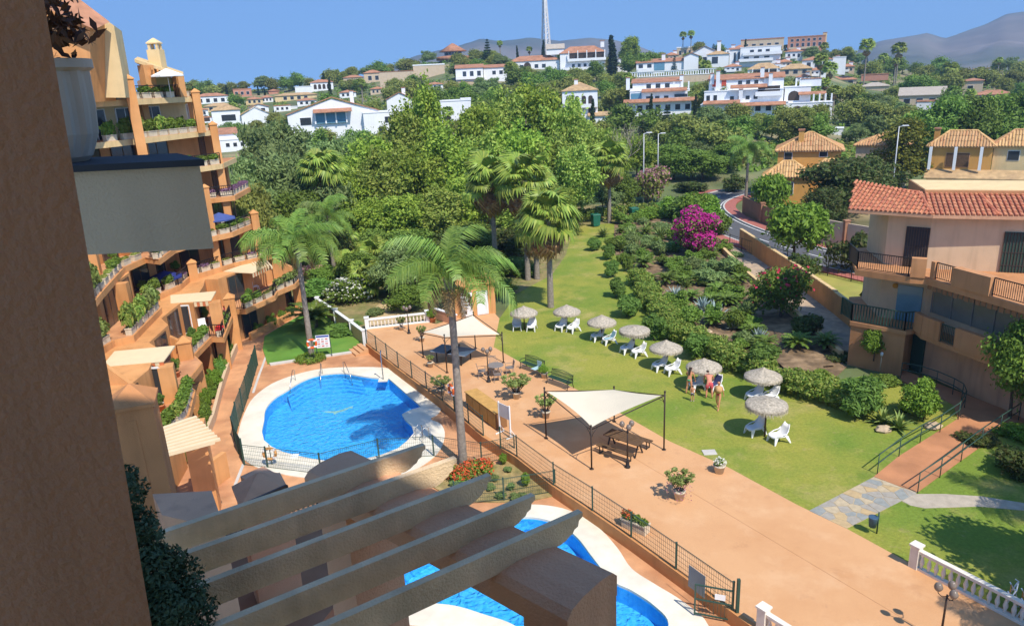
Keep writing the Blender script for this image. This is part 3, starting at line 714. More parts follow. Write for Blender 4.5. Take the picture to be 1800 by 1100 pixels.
# ---- palms
def frond_mesh(name, L, droop, m, seed, pairs=46, leaf=0.62, hang=0.75, wdt=0.055, rise=0.5):
    """arching feather leaf growing along +X from the origin"""
    r = random.Random(seed); v = []; f = []; pts = []
    for i in range(13):
        t = i/12.; a = rise*(1-t)-droop*t*t*1.0
        pts.append(None)
    p = Vector((0,0,0)); pts = [p.copy()]; ang = rise
    for i in range(12):
        t = (i+1)/12.; ang = rise-(rise+droop)*t**1.25
        p = p+Vector((math.cos(ang),0,math.sin(ang)))*(L/12.); pts.append(p.copy())
    mb = MB(); mb.tube(pts, [0.035*(1-0.85*i/12.) for i in range(13)], 4)
    for i in range(pairs):
        t = 0.14+0.86*(i+0.5)/pairs; q = t*12; k = min(int(q),11); b = pts[k].lerp(pts[k+1], q-k)
        d = (pts[k+1]-pts[k]).normalized(); ll = leaf*(0.55+0.9*math.sin(math.pi*min(1,0.15+t*0.85)))*r.uniform(0.8,1.15)
        for s in (-1,1):
            out = Vector((0,s,0))+d*0.55+Vector((0,0,r.uniform(-0.1,0.45))); out.normalize()
            mid = b+out*ll*0.5; tip = b+out*ll*0.85+Vector((0,0,-ll*hang*r.uniform(0.6,1.15)))
            w = d*wdt
            mb.add([b-w*0.4, b+w*0.4, mid+w*0.5, tip, mid-w*0.5], [(0,1,2,4),(4,2,3)])
    return mb.mesh(name, m)
FR = [frond_mesh('feather frond', 3.3, 1.25, LF_PALM, 1, hang=1.0, leaf=0.68), frond_mesh('feather frond', 3.1, 1.5, LF_PALM, 2, rise=0.8, hang=1.05, leaf=0.66), frond_mesh('feather frond', 3.4, 0.95, LF_PALM, 3, rise=1.0, hang=0.9)]
FRD = frond_mesh('dead frond', 1.7, 1.2, LF_DEAD, 4, pairs=26, leaf=0.4)
def palm_trunk(h, r0, r1, m, n=14, ring=True):
    mb = MB(); pts = []; rad = []; k = int(h/0.22)
    for i in range(k+1):
        t = i/k; pts.append((0.02*math.sin(t*3), 0.02*math.cos(t*4), -0.15+(h+0.15)*t)); rad.append((r0+(r1-r0)*min(1,t*1.6))*(1.0+(0.05 if i % 2 else 0)))
    mb.tube(pts, rad, n); return mb.mesh('palm trunk', m)
def feather_palm(loc, h, label, nf=20, sc=1.0, r=0.17, name='palm_tree', group=None, seed=0, dead=4, top=True, fan=1.35):
    g = random.Random(seed+5); t = thing(name, label, 'palm tree', loc, 0, group)
    link('trunk', palm_trunk(h, r*1.3, r, TRUNKG), t)
    mb = MB()                                     # ragged crownshaft and old leaf bases
    for i in range(26):
        a = i*2.4; z = h-0.75+i*0.04; rr = r*1.05
        b = Vector((rr*math.cos(a), rr*math.sin(a), z)); mb.bar(b, b+Vector((math.cos(a)*0.10,math.sin(a)*0.10,0.30)), 0.09, 0.05)
    mb.tube([(0,0,h-0.6),(0,0,h+0.25)], [r*1.15,r*0.6], 8); mb.build('leaf_base', TRUNKG, t)
    for i in range(nf):
        k = i/nf; el = 0.98-fan*k+g.uniform(-.12,.12); o = link('frond', FR[g.randrange(3)], t, (0,0,h+0.15))
        o.rotation_euler = (g.uniform(-.25,.25), -el*0.75, i*2.399+g.uniform(-.2,.2)); q = sc*g.uniform(0.85,1.08); o.scale = (q,q,q)
    if top:
        o = link('spear_leaf', FR[2], t, (0,0,h+0.1)); o.rotation_euler = (0.1,-1.1,1.2); o.scale = (sc*0.8,)*3
    for i in range(dead):
        o = link('dead_frond', FRD, t, (0,0,h-0.25)); o.rotation_euler = (g.uniform(-.3,.3), 0.35+g.uniform(0,.4), i*1.7+g.random())
    return t
def fan_mesh(name, m, seed, R0=0.95, pet=0.95, blades=24, droop=0.5):
    r = random.Random(seed); mb = MB(); pts = []
    for i in range(6):
        t = i/5.; pts.append(Vector((pet*t, 0, 0.12*math.sin(t*2)-0.10*t*t)))
    mb.tube(pts, [0.022]*6, 4); c = pts[-1]
    for i in range(blades):
        a = (-1+2*(i+0.5)/blades)*2.25; L = R0*(1-0.28*abs(a)/2.25)*r.uniform(0.85,1.05)
        d = Vector((math.cos(a), math.sin(a), 0)); n = Vector((-d.y,d.x,0)); w = L*0.085
        z1 = 0.10*L; z2 = -droop*L*r.uniform(0.55,1.2)
        p1 = c+d*L*0.58+Vector((0,0,z1*0.6)); p2 = c+d*L*0.88+Vector((0,0,z2))
        mb.add([c, p1-n*w, p2, p1+n*w], [(0,1,3),(1,2,3)])
    return mb.mesh(name, m)
FAN = [fan_mesh('fan leaf', LF_FAN, 1), fan_mesh('fan leaf', LF_FAN, 2, droop=0.8), fan_mesh('fan leaf', LF_FAN, 3, R0=0.85, droop=0.3)]
FAND = fan_mesh('dead fan leaf', LF_DEAD, 4, droop=1.0, blades=16)
def fan_palm(loc, h, label, nf=34, sc=1.0, r=0.20, group=None, seed=0, skirt=20, name='palm_tree'):
    g = random.Random(seed+9); t = thing(name, label, 'palm tree', loc, 0, group)
    link('trunk', palm_trunk(h, r*1.35, r, TRUNKG), t)
    for i in range(nf):
        k = i/nf; el = 1.15-1.55*k+g.uniform(-.12,.12); o = link('fan_leaf', FAN[g.randrange(3)], t, (0,0,h-0.1+0.25*(1-k)))
        o.rotation_euler = (g.uniform(-.5,.5), -el, i*2.399+g.uniform(-.25,.25)); q = sc*g.uniform(0.85,1.15); o.scale = (q,q,q)
    for i in range(skirt):
        o = link('dead_leaf', FAND, t, (0,0,h-0.25-0.5*g.random())); o.rotation_euler = (g.uniform(-.4,.4), 0.75+g.random()*0.5, i*2.399); q = sc*g.uniform(0.7,1.0); o.scale = (q,q,q)
    return t
def far_fan_palm(loc, h, label, sc=1.0, group=None, seed=0):       # distant palm: the leaves of the head in one piece
    key = 'fanhead'
    if key not in KIDS:
        mbv = MB(); g = random.Random(4)
        for i in range(30):
            k = i/30; el = 1.2-1.7*k; src = FAN[i % 3]
            M = Matrix.Rotation(i*2.399,4,'Z') @ Matrix.Rotation(-el,4,'Y') @ Matrix.Rotation(g.uniform(-.5,.5),4,'X')
            mbv.add([M @ v.co for v in src.vertices], [tuple(p.vertices) for p in src.polygons])
        KIDS[key] = mbv.mesh('palm head', LF_FAN)
        mbv = MB()
        for i in range(14):
            M = Matrix.Translation((0,0,-0.4)) @ Matrix.Rotation(i*2.399,4,'Z') @ Matrix.Rotation(0.9+g.random()*.4,4,'Y')
            mbv.add([M @ v.co*0.9 for v in FAND.vertices], [tuple(p.vertices) for p in FAND.polygons])
        KIDS['fanskirt'] = mbv.mesh('palm skirt', LF_DEAD)
    t = thing('palm_tree', label, 'palm tree', loc, seed*1.3, group); link('trunk', palm_trunk(h, 0.26, 0.18, TRUNKG, 8), t)
    o = link('crown', KIDS[key], t, (0,0,h)); o.scale = (sc,)*3
    o = link('dead_skirt', KIDS['fanskirt'], t, (0,0,h)); o.scale = (sc,)*3
    return t
# ---- rosettes
def rosette_mesh(name, n, L, w, m, seed, up=0.9, arch=0.5, jitter=0.2, fold=True):
    g = random.Random(seed); mb = MB()
    for i in range(n):
        k = (i+0.5)/n; a = i*2.399+g.uniform(-jitter,jitter); el = 1.45-up*1.25*k+g.uniform(-.1,.1); ll = L*g.uniform(0.8,1.1)
        d = Vector((math.cos(a), math.sin(a), 0)); s = Vector((-d.y,d.x,0)); p = Vector((0,0,0.05)); e = el; rows = []
        for j in range(5):
            t = j/4.; ww = w*(0.55+0.9*math.sin(math.pi*min(1,0.2+0.55*t)))*(1-t**2.2)
            rows.append((p-s*ww/2, p+Vector((0,0,-0.25*ww)) , p+s*ww/2)); e = el-arch*t; p = p+(d*math.cos(e)+Vector((0,0,math.sin(e))))*(ll/4)
        vs = [q for r_ in rows for q in r_]; fs = []
        for j in range(4): fs += [(j*3,j*3+1,j*3+4,j*3+3),(j*3+1,j*3+2,j*3+5,j*3+4)]
        mb.add(vs, fs)
    return mb.mesh(name, m)
AGAVE = [rosette_mesh('agave leaves', 34, 1.15, 0.12, LF_AGAVE, 1, up=0.85, arch=0.15), rosette_mesh('agave leaves', 30, 1.1, 0.12, LF_AGAVE, 2, up=0.9, arch=0.2)]
YUCCA = [rosette_mesh('yucca leaves', 60, 0.95, 0.075, LF_YUCCA, 3, up=1.1, arch=0.35), rosette_mesh('yucca leaves', 44, 0.8, 0.08, LF_YUCCA, 4, up=1.0, arch=0.5)]
ALOE = rosette_mesh('aloe leaves', 26, 0.75, 0.11, LF_YUCCA, 5, up=1.0, arch=0.6)
def cycad_mesh(seed):
    mb = MB(); g = random.Random(seed)
    fr = frond_mesh('cycad frond', 1.25, 0.55, LF_CYCAD, seed, pairs=34, leaf=0.19, hang=0.15, wdt=0.035, rise=0.7)
    for i in range(30):
        k = i/30.; el = 0.9-1.1*k
        M = Matrix.Translation((0,0,0.3)) @ Matrix.Rotation(i*2.399,4,'Z') @ Matrix.Rotation(-el*0.7,4,'Y') @ Matrix.Scale(g.uniform(0.85,1.1),4)
        mb.add([M @ v.co for v in fr.vertices], [tuple(p.vertices) for p in fr.polygons])
    return mb.mesh('cycad fronds', LF_CYCAD)
CYC = [cycad_mesh(1), cycad_mesh(2)]
t = MB(); t.lathe([(0.16,-0.1),(0.2,0.15),(0.17,0.36)], 10); CYCT = t.mesh('cycad trunk', BARK)
def rosette(kind, loc, s, label, group=None):
    src = {'agave':AGAVE,'yucca':YUCCA,'aloe':[ALOE],'cycad':CYC}[kind]
    r = thing(kind+'_plant', label, kind if kind != 'cycad' else 'cycad', loc, rnd.random()*6, group, s)
    link('leaves', src[rnd.randrange(len(src))], r)
    if kind == 'cycad': link('trunk', CYCT, r)
    return r
# ================================================================== BUILDINGS
def railing(name, pts, h, m, parent=None, step=0.14, bars=True, rail=0.05, post=None, low=0.1, kind=None, bw=0.022):
    mb = MB()
    for a, b in zip(pts[:-1], pts[1:]):
        a = Vector(a); b = Vector(b); L = (b-a).length; up = Vector((0,0,h))
        mb.bar(a+up, b+up, rail, rail); mb.bar(a+Vector((0,0,low)), b+Vector((0,0,low)), rail*0.7, rail*0.7)
        if bars:
            n = max(1,int(L/step))
            for i in range(n+1):
                p = a.lerp(b, i/n); mb.bar(p+Vector((0,0,low)), p+up, bw, bw)
        for p in (a, b): mb.bar(p, p+up, rail, rail)
    return mb.build(name, m, parent)
def pyramid_column(parent, x, y, w, z0, z1, m, rz=0.0, name='column', cap=True):
    mb = MB(); u = (math.cos(rz), math.sin(rz)); mb.obox((x,y), u, w/2, w/2, z0, z1, 0)
    o = mb.build(name, m, parent)
    if cap:
        mb = MB(); mb.obox((x,y), u, w/2+0.05, w/2+0.05, z1, z1+0.07); mb.obox((x,y), u, w/2+0.04, w/2+0.04, z1+0.07, z1+0.07+w*0.42, 0, 0.06)
        mb.build('cap', m, o)
    return o
def tiled_face(mb, eave_a, eave_b, poly, sp=0.26, rad=0.085, seg=0.45, mi=0, phase=0.0, joint=True):
    """rows of barrel tiles climbing a plane face from its eave"""
    a = Vector(eave_a); b = Vector(eave_b); u = (b-a).normalized(); pv = [Vector(p) for p in poly]
    n = None
    for i in range(1, len(pv)-1):
        n = (pv[i]-pv[0]).cross(pv[i+1]-pv[0])
        if n.length > 1e-6: break
    n.normalize()
    if n.z < 0: n = -n
    w = n.cross(u).normalized()
    if w.z < 0: w = -w
    pts2 = [((p-a).dot(u), (p-a).dot(w)) for p in pv]; us = [p[0] for p in pts2]
    x = min(us)+sp*0.5
    while x < max(us):
        vs = []
        for i in range(len(pts2)):
            (x0,y0),(x1,y1) = pts2[i], pts2[(i+1)%len(pts2)]
            if (x0-x)*(x1-x) < 0: vs.append(y0+(y1-y0)*(x-x0)/(x1-x0))
        if len(vs) >= 2:
            v0, v1 = min(vs), max(vs); k = max(1,int((v1-v0)/seg)); L = (v1-v0)/k
            for j in range(k):
                q = []
                for (t, lift, r) in ((v0+j*L-0.05, 0.035, rad*1.08), (v0+(j+1)*L, 0.0, rad*0.9)):
                    for ang in (0, 0.9, 1.57, 2.24, math.pi): q.append(a+u*(x-r*math.cos(ang))+w*t+n*(r*math.sin(ang)+lift))
                mb.add(q, [(i,i+1,i+6,i+5) for i in range(4)]+[(0,4,3,2,1)], mi)
        x += sp
def ridge_caps(mb, a, b, r=0.11, seg=0.42, mi=0):
    a = Vector(a); b = Vector(b); k = max(1,int((b-a).length/seg))
    for j in range(k):
        p = a.lerp(b, j/k); q = a.lerp(b, (j+1.08)/k); mb.tube([p, q], [r*1.08, r*0.92], 7, mi, smooth=False)
DOORG = mat('grille door', (0.05,0.05,0.05), rough=0.4)

# ---------------------------------------------------------------- terraced apartment building on the left
APT = thing('apartment_building', 'orange terraced apartment building with cream balcony edges stepping down towards the pool', 'apartment building', (-30,52,-0.5))
APT.location = (0,0,0)
def lz(k): return -0.5+2.57*k
def xy(px, py, Y): p = atY(px, py, Y); return (p.x, p.y)
OUT = {
 1: [(-16.6,29.5),(-16.6,33.9),(-17.6,37.2),(-18.6,38.3),(-18.9,41.5),(-20.0,43.0),(-20.2,46.4),(-19.3,46.2),(-20.4,50.9),(-21.0,52.7),(-20.0,52.6),(-18.8,56.1),(-19.0,57.4),(-18.1,59.5),(-18.2,62.0)],
 2: [(-22.6,32),(-22.4,38.9),(-21.6,39.5),(-22.5,45.1),(-24.3,47.7),(-23.7,50.8),(-24.0,53.3),(-22.0,57.2),(-19.8,59.7),(-20.4,63)],
 3: [(-23.2,31),(-22.0,36.6),(-23.1,40.1),(-24.8,46.0),(-24.7,48.7),(-23.4,47.9),(-23.9,51.5),(-22.9,54.8),(-21.6,56.7),(-21.1,60.2),(-22,64)],
 4: [(-25,31),(-24.5,38),(-26.5,46),(-25.5,52),(-23.8,57.6),(-21.7,58.7),(-22.2,64)],
 5: [(-26,31),(-25.5,38),(-27.6,47),(-26.4,52.5),(-23.3,56.5),(-22.2,58.5),(-23,64)],
 6: [(-28.5,36),xy(168,245,48.6),xy(182,238,49),xy(243,239,51.5),xy(335,243,56.5),xy(374,248,58.7),(-24.5,64)],
 7: [(-29.5,38),xy(172,180,48.7),xy(182,178,49),xy(230,177,51.5),xy(315,187,56),xy(347,194,57.6),(-26,64)],
}
def part(mb, name, m): return mb.build(name, m, APT)
for k, o in OUT.items():
    z = lz(k); fm = FASCIA if k >= 5 else ORANGE
    mb = MB(); mb.prism([(p[0],p[1]) for p in o]+[(-42,o[-1][1]),(-42,o[0][1])], z-0.22, z+0.16); part(mb, 'slab', fm)
    mb = MB(); mb.prism([(p[0]-0.02-0.06,p[1]) for p in o]+[(-42,o[-1][1]-0.05),(-42,o[0][1]+0.05)], z+0.16, z+0.175); part(mb, 'terrace_paving', DECKM)
inner = {}
for k in range(0, 8):
    o = OUT[k+1] if k == 0 else OUT[k]
    sh = (-1.2,0.3) if k == 0 else (-2.1,1.0)
    ii = [(p[0]+sh[0], p[1]+sh[1]) for p in o]; inner[k] = ii
    if k == 7: continue
    z0 = lz(k)+0.165 if k else -0.5; z1 = lz(k+1)-0.22
    mb = MB(); mb.prism(ii+[(-41,ii[-1][1]),(-41,ii[0][1])], z0, z1); part(mb, 'wall', CREAM if k >= 6 else ORANGE)
    for a, b in zip(ii[:-1], ii[1:]):
        a = Vector((*a,0)); b = Vector((*b,0)); L = (b-a).length; d = (b-a)/max(L,0.01); n = Vector((d.y,-d.x,0))
        cnt = int(L/2.5)
        for i in range(cnt):
            c = a+d*(L*(i+0.5)/cnt)+n*0.0
            w = 0.85
            mb = MB(); mb.obox((c.x,c.y), (d.x,d.y), w, 0.05, z0+0.02, z0+2.0)
            win = part(mb, 'window', DARKGL)
            mb = MB()
            for s in (-1,1): mb.obox((c.x+d.x*w*s, c.y+d.y*w*s), (d.x,d.y), 0.04, 0.07, z0+0.02, z0+2.04)
            mb.obox((c.x,c.y), (d.x,d.y), w, 0.065, z0+1.98, z0+2.04); mb.obox((c.x,c.y), (d.x,d.y), 0.03, 0.06, z0+0.02, z0+2.0)
            mb.build('frame', BROWNWD if k < 6 else WHITE, win)
            if cnt > 1 and i < cnt-1 and k > 0:    # pier between two openings, standing forward
                c2 = a+d*(L*(i+1.0)/cnt)+n*0.35; mb = MB(); mb.obox((c2.x,c2.y), (d.x,d.y), 0.3, 0.38, z0, z1); part(mb, 'pier', ORANGE)
# free-standing columns with pyramid caps that run up through the terraces
for px, py, Y, z0, w in ((225,140,50.8,7.0,0.62),(343,163,57.4,15.0,0.55),(374,220,58.9,7.0,0.55),(336,462,53.6,2.2,0.62),(397,420,58.2,4.6,0.5),(360,330,56.2,4.8,0.5)):
    p = atY(px, py, Y); pyramid_column(APT, p.x, p.y, w, z0, p.z, ORANGE, 0.5)
for x, y, w, z0, px, py in ((-20.7,51.6,0.75,-0.5,405,523),(-18.7,61.6,0.7,-0.5,517,478),(-20.2,42.4,0.8,-0.5,335,600),(-20.1,47.6,0.75,-0.5,357,531),(-18.3,35.9,0.75,-0.5,275,643),(-20.6,48.7,0.6,-0.5,0,0)):
    z1 = atY(px, py, y).z if px else 3.2
    pyramid_column(APT, x, y, w, z0, min(z1, 4.35), ORANGE, 0.35, cap=(px not in (357,275)))
pyramid_column(APT, atY(447,382,60.2).x, 60.2, 0.6, 4.7, atY(447,375,60.2).z, ORANGE, 0.5)
# sloping gable walls between the terraces
def gable(pa, pb, Y, z0, thick=0.25):
    a = atY(*pa, Y); b = atY(*pb, Y); mb = MB()
    v = [(a.x,Y,z0),(b.x,Y,z0),(b.x,Y,b.z),(a.x,Y,a.z)]; v += [(p[0],p[1]+thick,p[2]) for p in v]
    mb.add(v, [(0,1,2,3),(7,6,5,4),(0,4,5,1),(1,5,6,2),(2,6,7,3),(3,7,4,0)]); part(mb, 'gable_wall', ORANGE)
gable((258,574), (330,606), 42.3, 1.0); gable((476,452), (514,470), 60.2, 2.2); gable((180,640),(262,700), 33.0, 0.5)
mb = MB()
a = atY(262,590,42.2); b = atY(289,612,42.2)
for i in range(12):
    t = i/11; x = a.x+(b.x-a.x)*t
    mb.bar((x,42.22,b.z),(x+0.15,42.22,a.z),0.03,0.02); mb.bar((x,42.20,b.z),(x-0.15,42.20,a.z),0.03,0.02)
part(mb, 'lattice', WHITE)
# awnings over the first-floor terraces with striped valances
STRIPE = mat('striped valance', (0.55,0.16,0.06), var=0.05)
for pp in (((178,646),(202,620),(308,610),(288,636)),((300,534),(300,521),(380,514),(371,529)),((444,481),(393,479),(440,463),(475,466))):
    q = [at(*p,4.4) for p in pp]; mb = MB(); mb.prism([(p.x,p.y) for p in q], 4.4, [4.44,4.5,4.5,4.44]); aw = part(mb, 'awning', AWN)
    mb = MB(); mb2 = MB(); a, b = q[0], q[3]; k = 14
    for i in range(k):
        s = a.lerp(b, i/k); e = a.lerp(b, (i+0.96)/k); mb = MB(); mb.bar(s+Vector((0,-0.02,-0.17)), e+Vector((0,-0.02,-0.17)), 0.02, 0.3)
        mb.build('valance_strip', STRIPE if i % 2 else AWN, aw)
# white framed glazed enclosures under two awnings
for (pl, pr, Y, zb) in (((285,600),(344,600),47.3,2.25),((258,700),(290,700),35.6,2.25)):
    xa = atY(*pl, Y).x; xb = atY(*pr, Y).x; mb = MB(); mb.box(xa, xb, Y, Y+0.06, zb, 4.2); e = part(mb, 'glazing', DARKGL)
    mb = MB()
    for x in (xa, (xa+xb)/2, xb): mb.box(x-0.05, x+0.05, Y-0.03, Y-0.001, zb, 4.25)
    mb.box(xa, xb, Y-0.031, Y-0.002, 4.2, 4.3); mb.box(xa, xb, Y-0.031, Y-0.002, zb-0.05, zb+0.06); mb.build('frame', WHITE, e)
# pergola beams of the far terrace and of the near ground-floor terrace
for k in range(6):
    a = at(440+6*k, 463+0.6*k, 4.35); mb = MB(); mb.bar(a+Vector((-0.4,1.0,0.1)), a+Vector((0.8,-1.4,0.1)), 0.12, 0.2); part(mb, 'pergola_beam', AWN)
for i in range(9):
    a = at(283-1.0*i, 800-5.2*i, 4.2); b = at(377-5.0*i, 775-4.8*i, 4.2); d = (b-a)
    mb = MB(); mb.bar(a-d*0.5, b, 0.22 , 0.16); part(mb, 'pergola_beam', AWN)
    mb = MB(); mb.bar(b-d.normalized()*0.02+Vector((0,0,0.03)), b+d.normalized()*0.22+Vector((0,0,0.03)), 0.16, 0.09); part(mb, 'beam_end', AWN)
pyramid_column(APT, -14.2, 29.2, 0.9, -0.5, 3.95, ORANGE, 0.3, cap=False)
mb = MB(); mb.prism([(-26,24),(-17.2,24),(-16.4,29.4),(-17.0,33.5),(-26,33)], -0.5, 2.0); part(mb, 'lower_block', ORANGE)
mb = MB(); mb.obox((-14.8,31.5), (0.35,1), 0.9, 0.12, -0.5, 0.9); part(mb, 'garden_wall', ORANGE)
# ground-floor flower bed wall along the path
BW = [(-20.9,52.9),(-20.5,50.7),(-19.8,47.3),(-18.9,43.5),(-17.7,39.0),(-17.1,36.0),(-16.6,33.6)]
mb = MB()
for a, b in zip(BW[:-1], BW[1:]): mb.bar((*a,-0.25), (*b,-0.25), 0.18, 0.55)
part(mb, 'bed_wall', PALE)
mb = MB(); BW2 = [(-20.3,53.4),(-19.2,56.4),(-18.6,58.5)]
for a, b in zip(BW2[:-1], BW2[1:]): mb.bar((*a,-0.2), (*b,-0.2), 0.18, 0.6)
part(mb, 'bed_wall', ORANGE)
# stepped little walls on the pillar by the middle terrace
for i in range(4):
    mb = MB(); mb.obox((-19.4+0.12*i,41.6-0.9*i), (0.35,1), 0.45, 0.14, -0.5, 1.6-0.45*i); part(mb, 'step_wall', ORANGE)
# penthouse: cream gable block, orange wing, tiled roof, chimney
Yc = 48.2
poly = [atY(px,py,Yc) for px,py in ((176,172),(221,172),(216,133),(200,45),(167,22),(151,28))]
mb = MB(); n = len(poly); v = [tuple(p) for p in poly]+[(p.x-1.5,p.y+4,p.z) for p in poly]
mb.add(v, [tuple(range(n)), tuple(reversed(range(n,2*n)))]+[(i,n+i,n+(i+1)%n,(i+1)%n) for i in range(n)]); part(mb, 'penthouse_wall', CREAM)
mb = MB(); q = [atY(px,py,46.5) for px,py in ((60,180),(160,180),(158,40),(60,-10))]
v = [tuple(p) for p in q]+[(p.x,p.y+3,p.z) for p in q]; mb.add(v, [(0,1,2,3),(7,6,5,4),(0,4,5,1),(1,5,6,2),(2,6,7,3),(3,7,4,0)]); part(mb, 'penthouse_wall', ORANGE)
q = [atY(px,py,45.6) for px,py in ((80,14),(166,52),(160,40),(96,-8))]
mb = MB(); mb.add([tuple(q[0]),tuple(q[1]),(q[2].x,q[2].y+2.2,q[2].z+0.2),(q[3].x,q[3].y+2.2,q[3].z+0.2)], [(0,1,2,3)]); part(mb, 'roof', ROOFR)
ra = atY(236,104,53.5); rb = atY(322,132,57.0); d = (rb-ra)
mb = MB(); mb.add([tuple(ra),tuple(rb),(rb.x-1.6,rb.y+4,rb.z+0.35),(ra.x-1.6,ra.y+4,ra.z+0.35)]+[(ra.x,ra.y,ra.z-0.22),(rb.x,rb.y,rb.z-0.22),(rb.x-1.6,rb.y+4,rb.z-0.22),(ra.x-1.6,ra.y+4,ra.z-0.22)],
  [(0,1,2,3),(7,6,5,4),(0,4,5,1),(1,5,6,2),(2,6,7,3),(3,7,4,0)]); part(mb, 'roof', FASCIA)
mb = MB(); A = ra.lerp(rb,0.02); B = ra.lerp(rb,0.97)
mb.prism([(A.x-0.8,A.y+1.9),(B.x-0.8,B.y+1.9),(B.x-3,B.y+6),(A.x-3,A.y+6)], lz(7)+0.165, min(ra.z,rb.z)-0.22); part(mb, 'wall', CREAM)
for t, w in ((0.16,0.42),(0.83,0.28)):
    p = ra.lerp(rb,t); mb = MB(); mb.obox((p.x,p.y+0.3), (d.x,d.y), w, 0.3, lz(7)+0.165, p.z-0.23); part(mb, 'pier', ORANGE)
for t in (0.3,0.42,0.54,0.66,0.78):
    p = ra.lerp(rb,t); mb = MB(); mb.bar((p.x+0.35,p.y-0.6,p.z-0.32),(p.x-0.8,p.y+1.9,p.z-0.32),0.12,0.18); part(mb, 'pergola_beam', ORANGE)
p = ra.lerp(rb,0.25); q = ra.lerp(rb,0.8); mb = MB(); mb.bar((p.x-0.3,p.y+0.8,p.z-1.3),(q.x-0.3,q.y+0.8,q.z-1.3),0.06,1.6); part(mb, 'blind', mat('khaki blind',(0.40,0.30,0.10)))
c = atY(278,116,56.5); ch = MB(); ch.box(c.x-0.45,c.x+0.45,c.y-0.45,c.y+0.45,c.z-0.6,c.z+1.1); chm = part(ch, 'chimney', CREAM)
ch = MB()
for sx in (-1,1):
    for sy in (-1,1): ch.box(c.x+0.28*sx-0.08,c.x+0.28*sx+0.08,c.y+0.28*sy-0.08,c.y+0.28*sy+0.08,c.z+1.1,c.z+1.5)
ch.box(c.x-0.42,c.x+0.42,c.y-0.42,c.y+0.42,c.z+1.5,c.z+1.58); ch.obox((c.x,c.y),(1,0),0.42,0.42,c.z+1.58,c.z+1.9,0,0.1); ch.build('chimney_cap', CREAM, chm)
# balcony railings
for k, segs in ((1,((6,8),(9,12),(12,14))),(2,((5,8),)),(3,((8,9),)),(4,((3,5),)),(7,((2,5),)),(5,((3,5),))):
    for i, j in segs:
        railing('railing', [(p[0]-0.12,p[1]+0.05,lz(k)+0.17) for p in OUT[k][i:j+1]], 0.85, BLACKM, APT, step=0.15)

# ---------------------------------------------------------------- own building: pillar, parapet, pergola terrace, unseen sun blocker added behind
OWN = thing('apartment_building', 'shaded brown stucco apartment building at the left edge with grey parapet and tall pillar', 'apartment building', (0,0,0))
def own(mb, name, m): return mb.build(name, m, OWN)
mb = MB()                                          # tall pillar at the left edge, leaning slightly with its batter
ztop, zbot = 19.5, 12.0
mb.add([(-0.785,1.55,ztop),(-1.185,1.55,zbot),(-2.2,1.55,zbot),(-2.2,1.55,ztop),(-1.20,2.0,ztop),(-1.70,2.0,zbot),(-2.2,2.6,zbot),(-2.2,2.6,ztop)],
       [(0,3,2,1),(4,5,6,7),(0,1,5,4),(2,3,7,6),(0,4,7,3),(1,2,6,5)])
own(mb, 'pillar', mat('dark brown stucco', (0.43,0.24,0.155), var=0.10, ns=0.8, bump=0.35, bs=45, wear=0.18))
mb = MB()                                          # grey parapet box with dark capping, and the wall it ends
gp = mat('grey parapet stucco', (0.53,0.425,0.30), var=0.05, bump=0.3, bs=60, wear=0.1)
mb.prism([(-3.6,4.0),(-1.64,4.0),(-2.0,4.5),(-3.6,4.5)],16.70,17.155); pa = own(mb, 'parapet', gp)
mb = MB(); mb.prism([(-3.6,3.97),(-1.60,3.97),(-1.98,4.53),(-3.6,4.53)],17.155,17.19); mb.build('capping', mat('dark capping',(0.035,0.04,0.05),var=0.2), pa)
# lintel and columns that carry the pergola of the terrace below
D1 = Vector((0.742,-0.670,0)); B1 = Vector((0.84,0.545,0)); ZP = 14.5
TIP = Vector((0.43,4.64,0))
n1 = Vector((0.67,0.742,0))
lo = Vector((0.62,4.18,0)); mb = MB()              # rounded-top lintel
prof = [(-0.30,14.11),(0.26,14.11),(0.26,14.27),(0.21,14.32),(0.08,14.345),(-0.12,14.345),(-0.25,14.32),(-0.30,14.27)]
a = lo-n1*0.25; b = a-D1*2.9; vs = []
for e in (a, b):
    for s, z in prof: q = e+n1*s; vs.append((q.x,q.y,z))
n = len(prof); mb.add(vs, [tuple(range(n)), tuple(reversed(range(n,2*n)))]+[(i,n+i,n+(i+1)%n,(i+1)%n) for i in range(n)])
own(mb, 'lintel', BROWNW)
for t, w in ((0.19,0.19),(2.55,0.20)):
    c = a-D1*t-n1*0.02; mb = MB(); mb.obox((c.x,c.y), (D1.x,D1.y), w, 0.27, 11.6, 14.11); own(mb, 'column', BROWNW)
PERG = thing('pergola', 'shaded pergola of five cast stone beams with scrolled ends in the foreground', 'pergola', (0,0,0))
def beam(tip):
    """deep beam; the underside of its free end is cut in an ogee"""
    d = B1.normalized(); s = Vector((-d.y,d.x,0)); h = 0.19; w = 0.055
    pr = [(0.0,0.0),(0.0,-0.035),(-0.035,-0.055),(-0.045,-0.10),(-0.08,-0.115),(-0.095,-0.14),(-0.13,-0.155),(-0.16,-0.175),(-0.21,-h),(-3.4,-h),(-3.4,0.0)]
    n = len(pr); vs = []
    for k in (-1,1):
        for q, z in pr: p = tip+d*q+s*(w/2*k); vs.append((p.x,p.y,ZP+z))
    mb = MB(); mb.add(vs, [tuple(range(n)), tuple(reversed(range(n,2*n)))]+[(i,n+i,n+(i+1)%n,(i+1)%n) for i in range(n)])
    return mb.build('beam', BEAMC, PERG)
for p in ((745,780),(800,803),(860,833),(937,868),(1020,897)):
    q = at(*p, ZP); beam(Vector((q.x,q.y,0)))
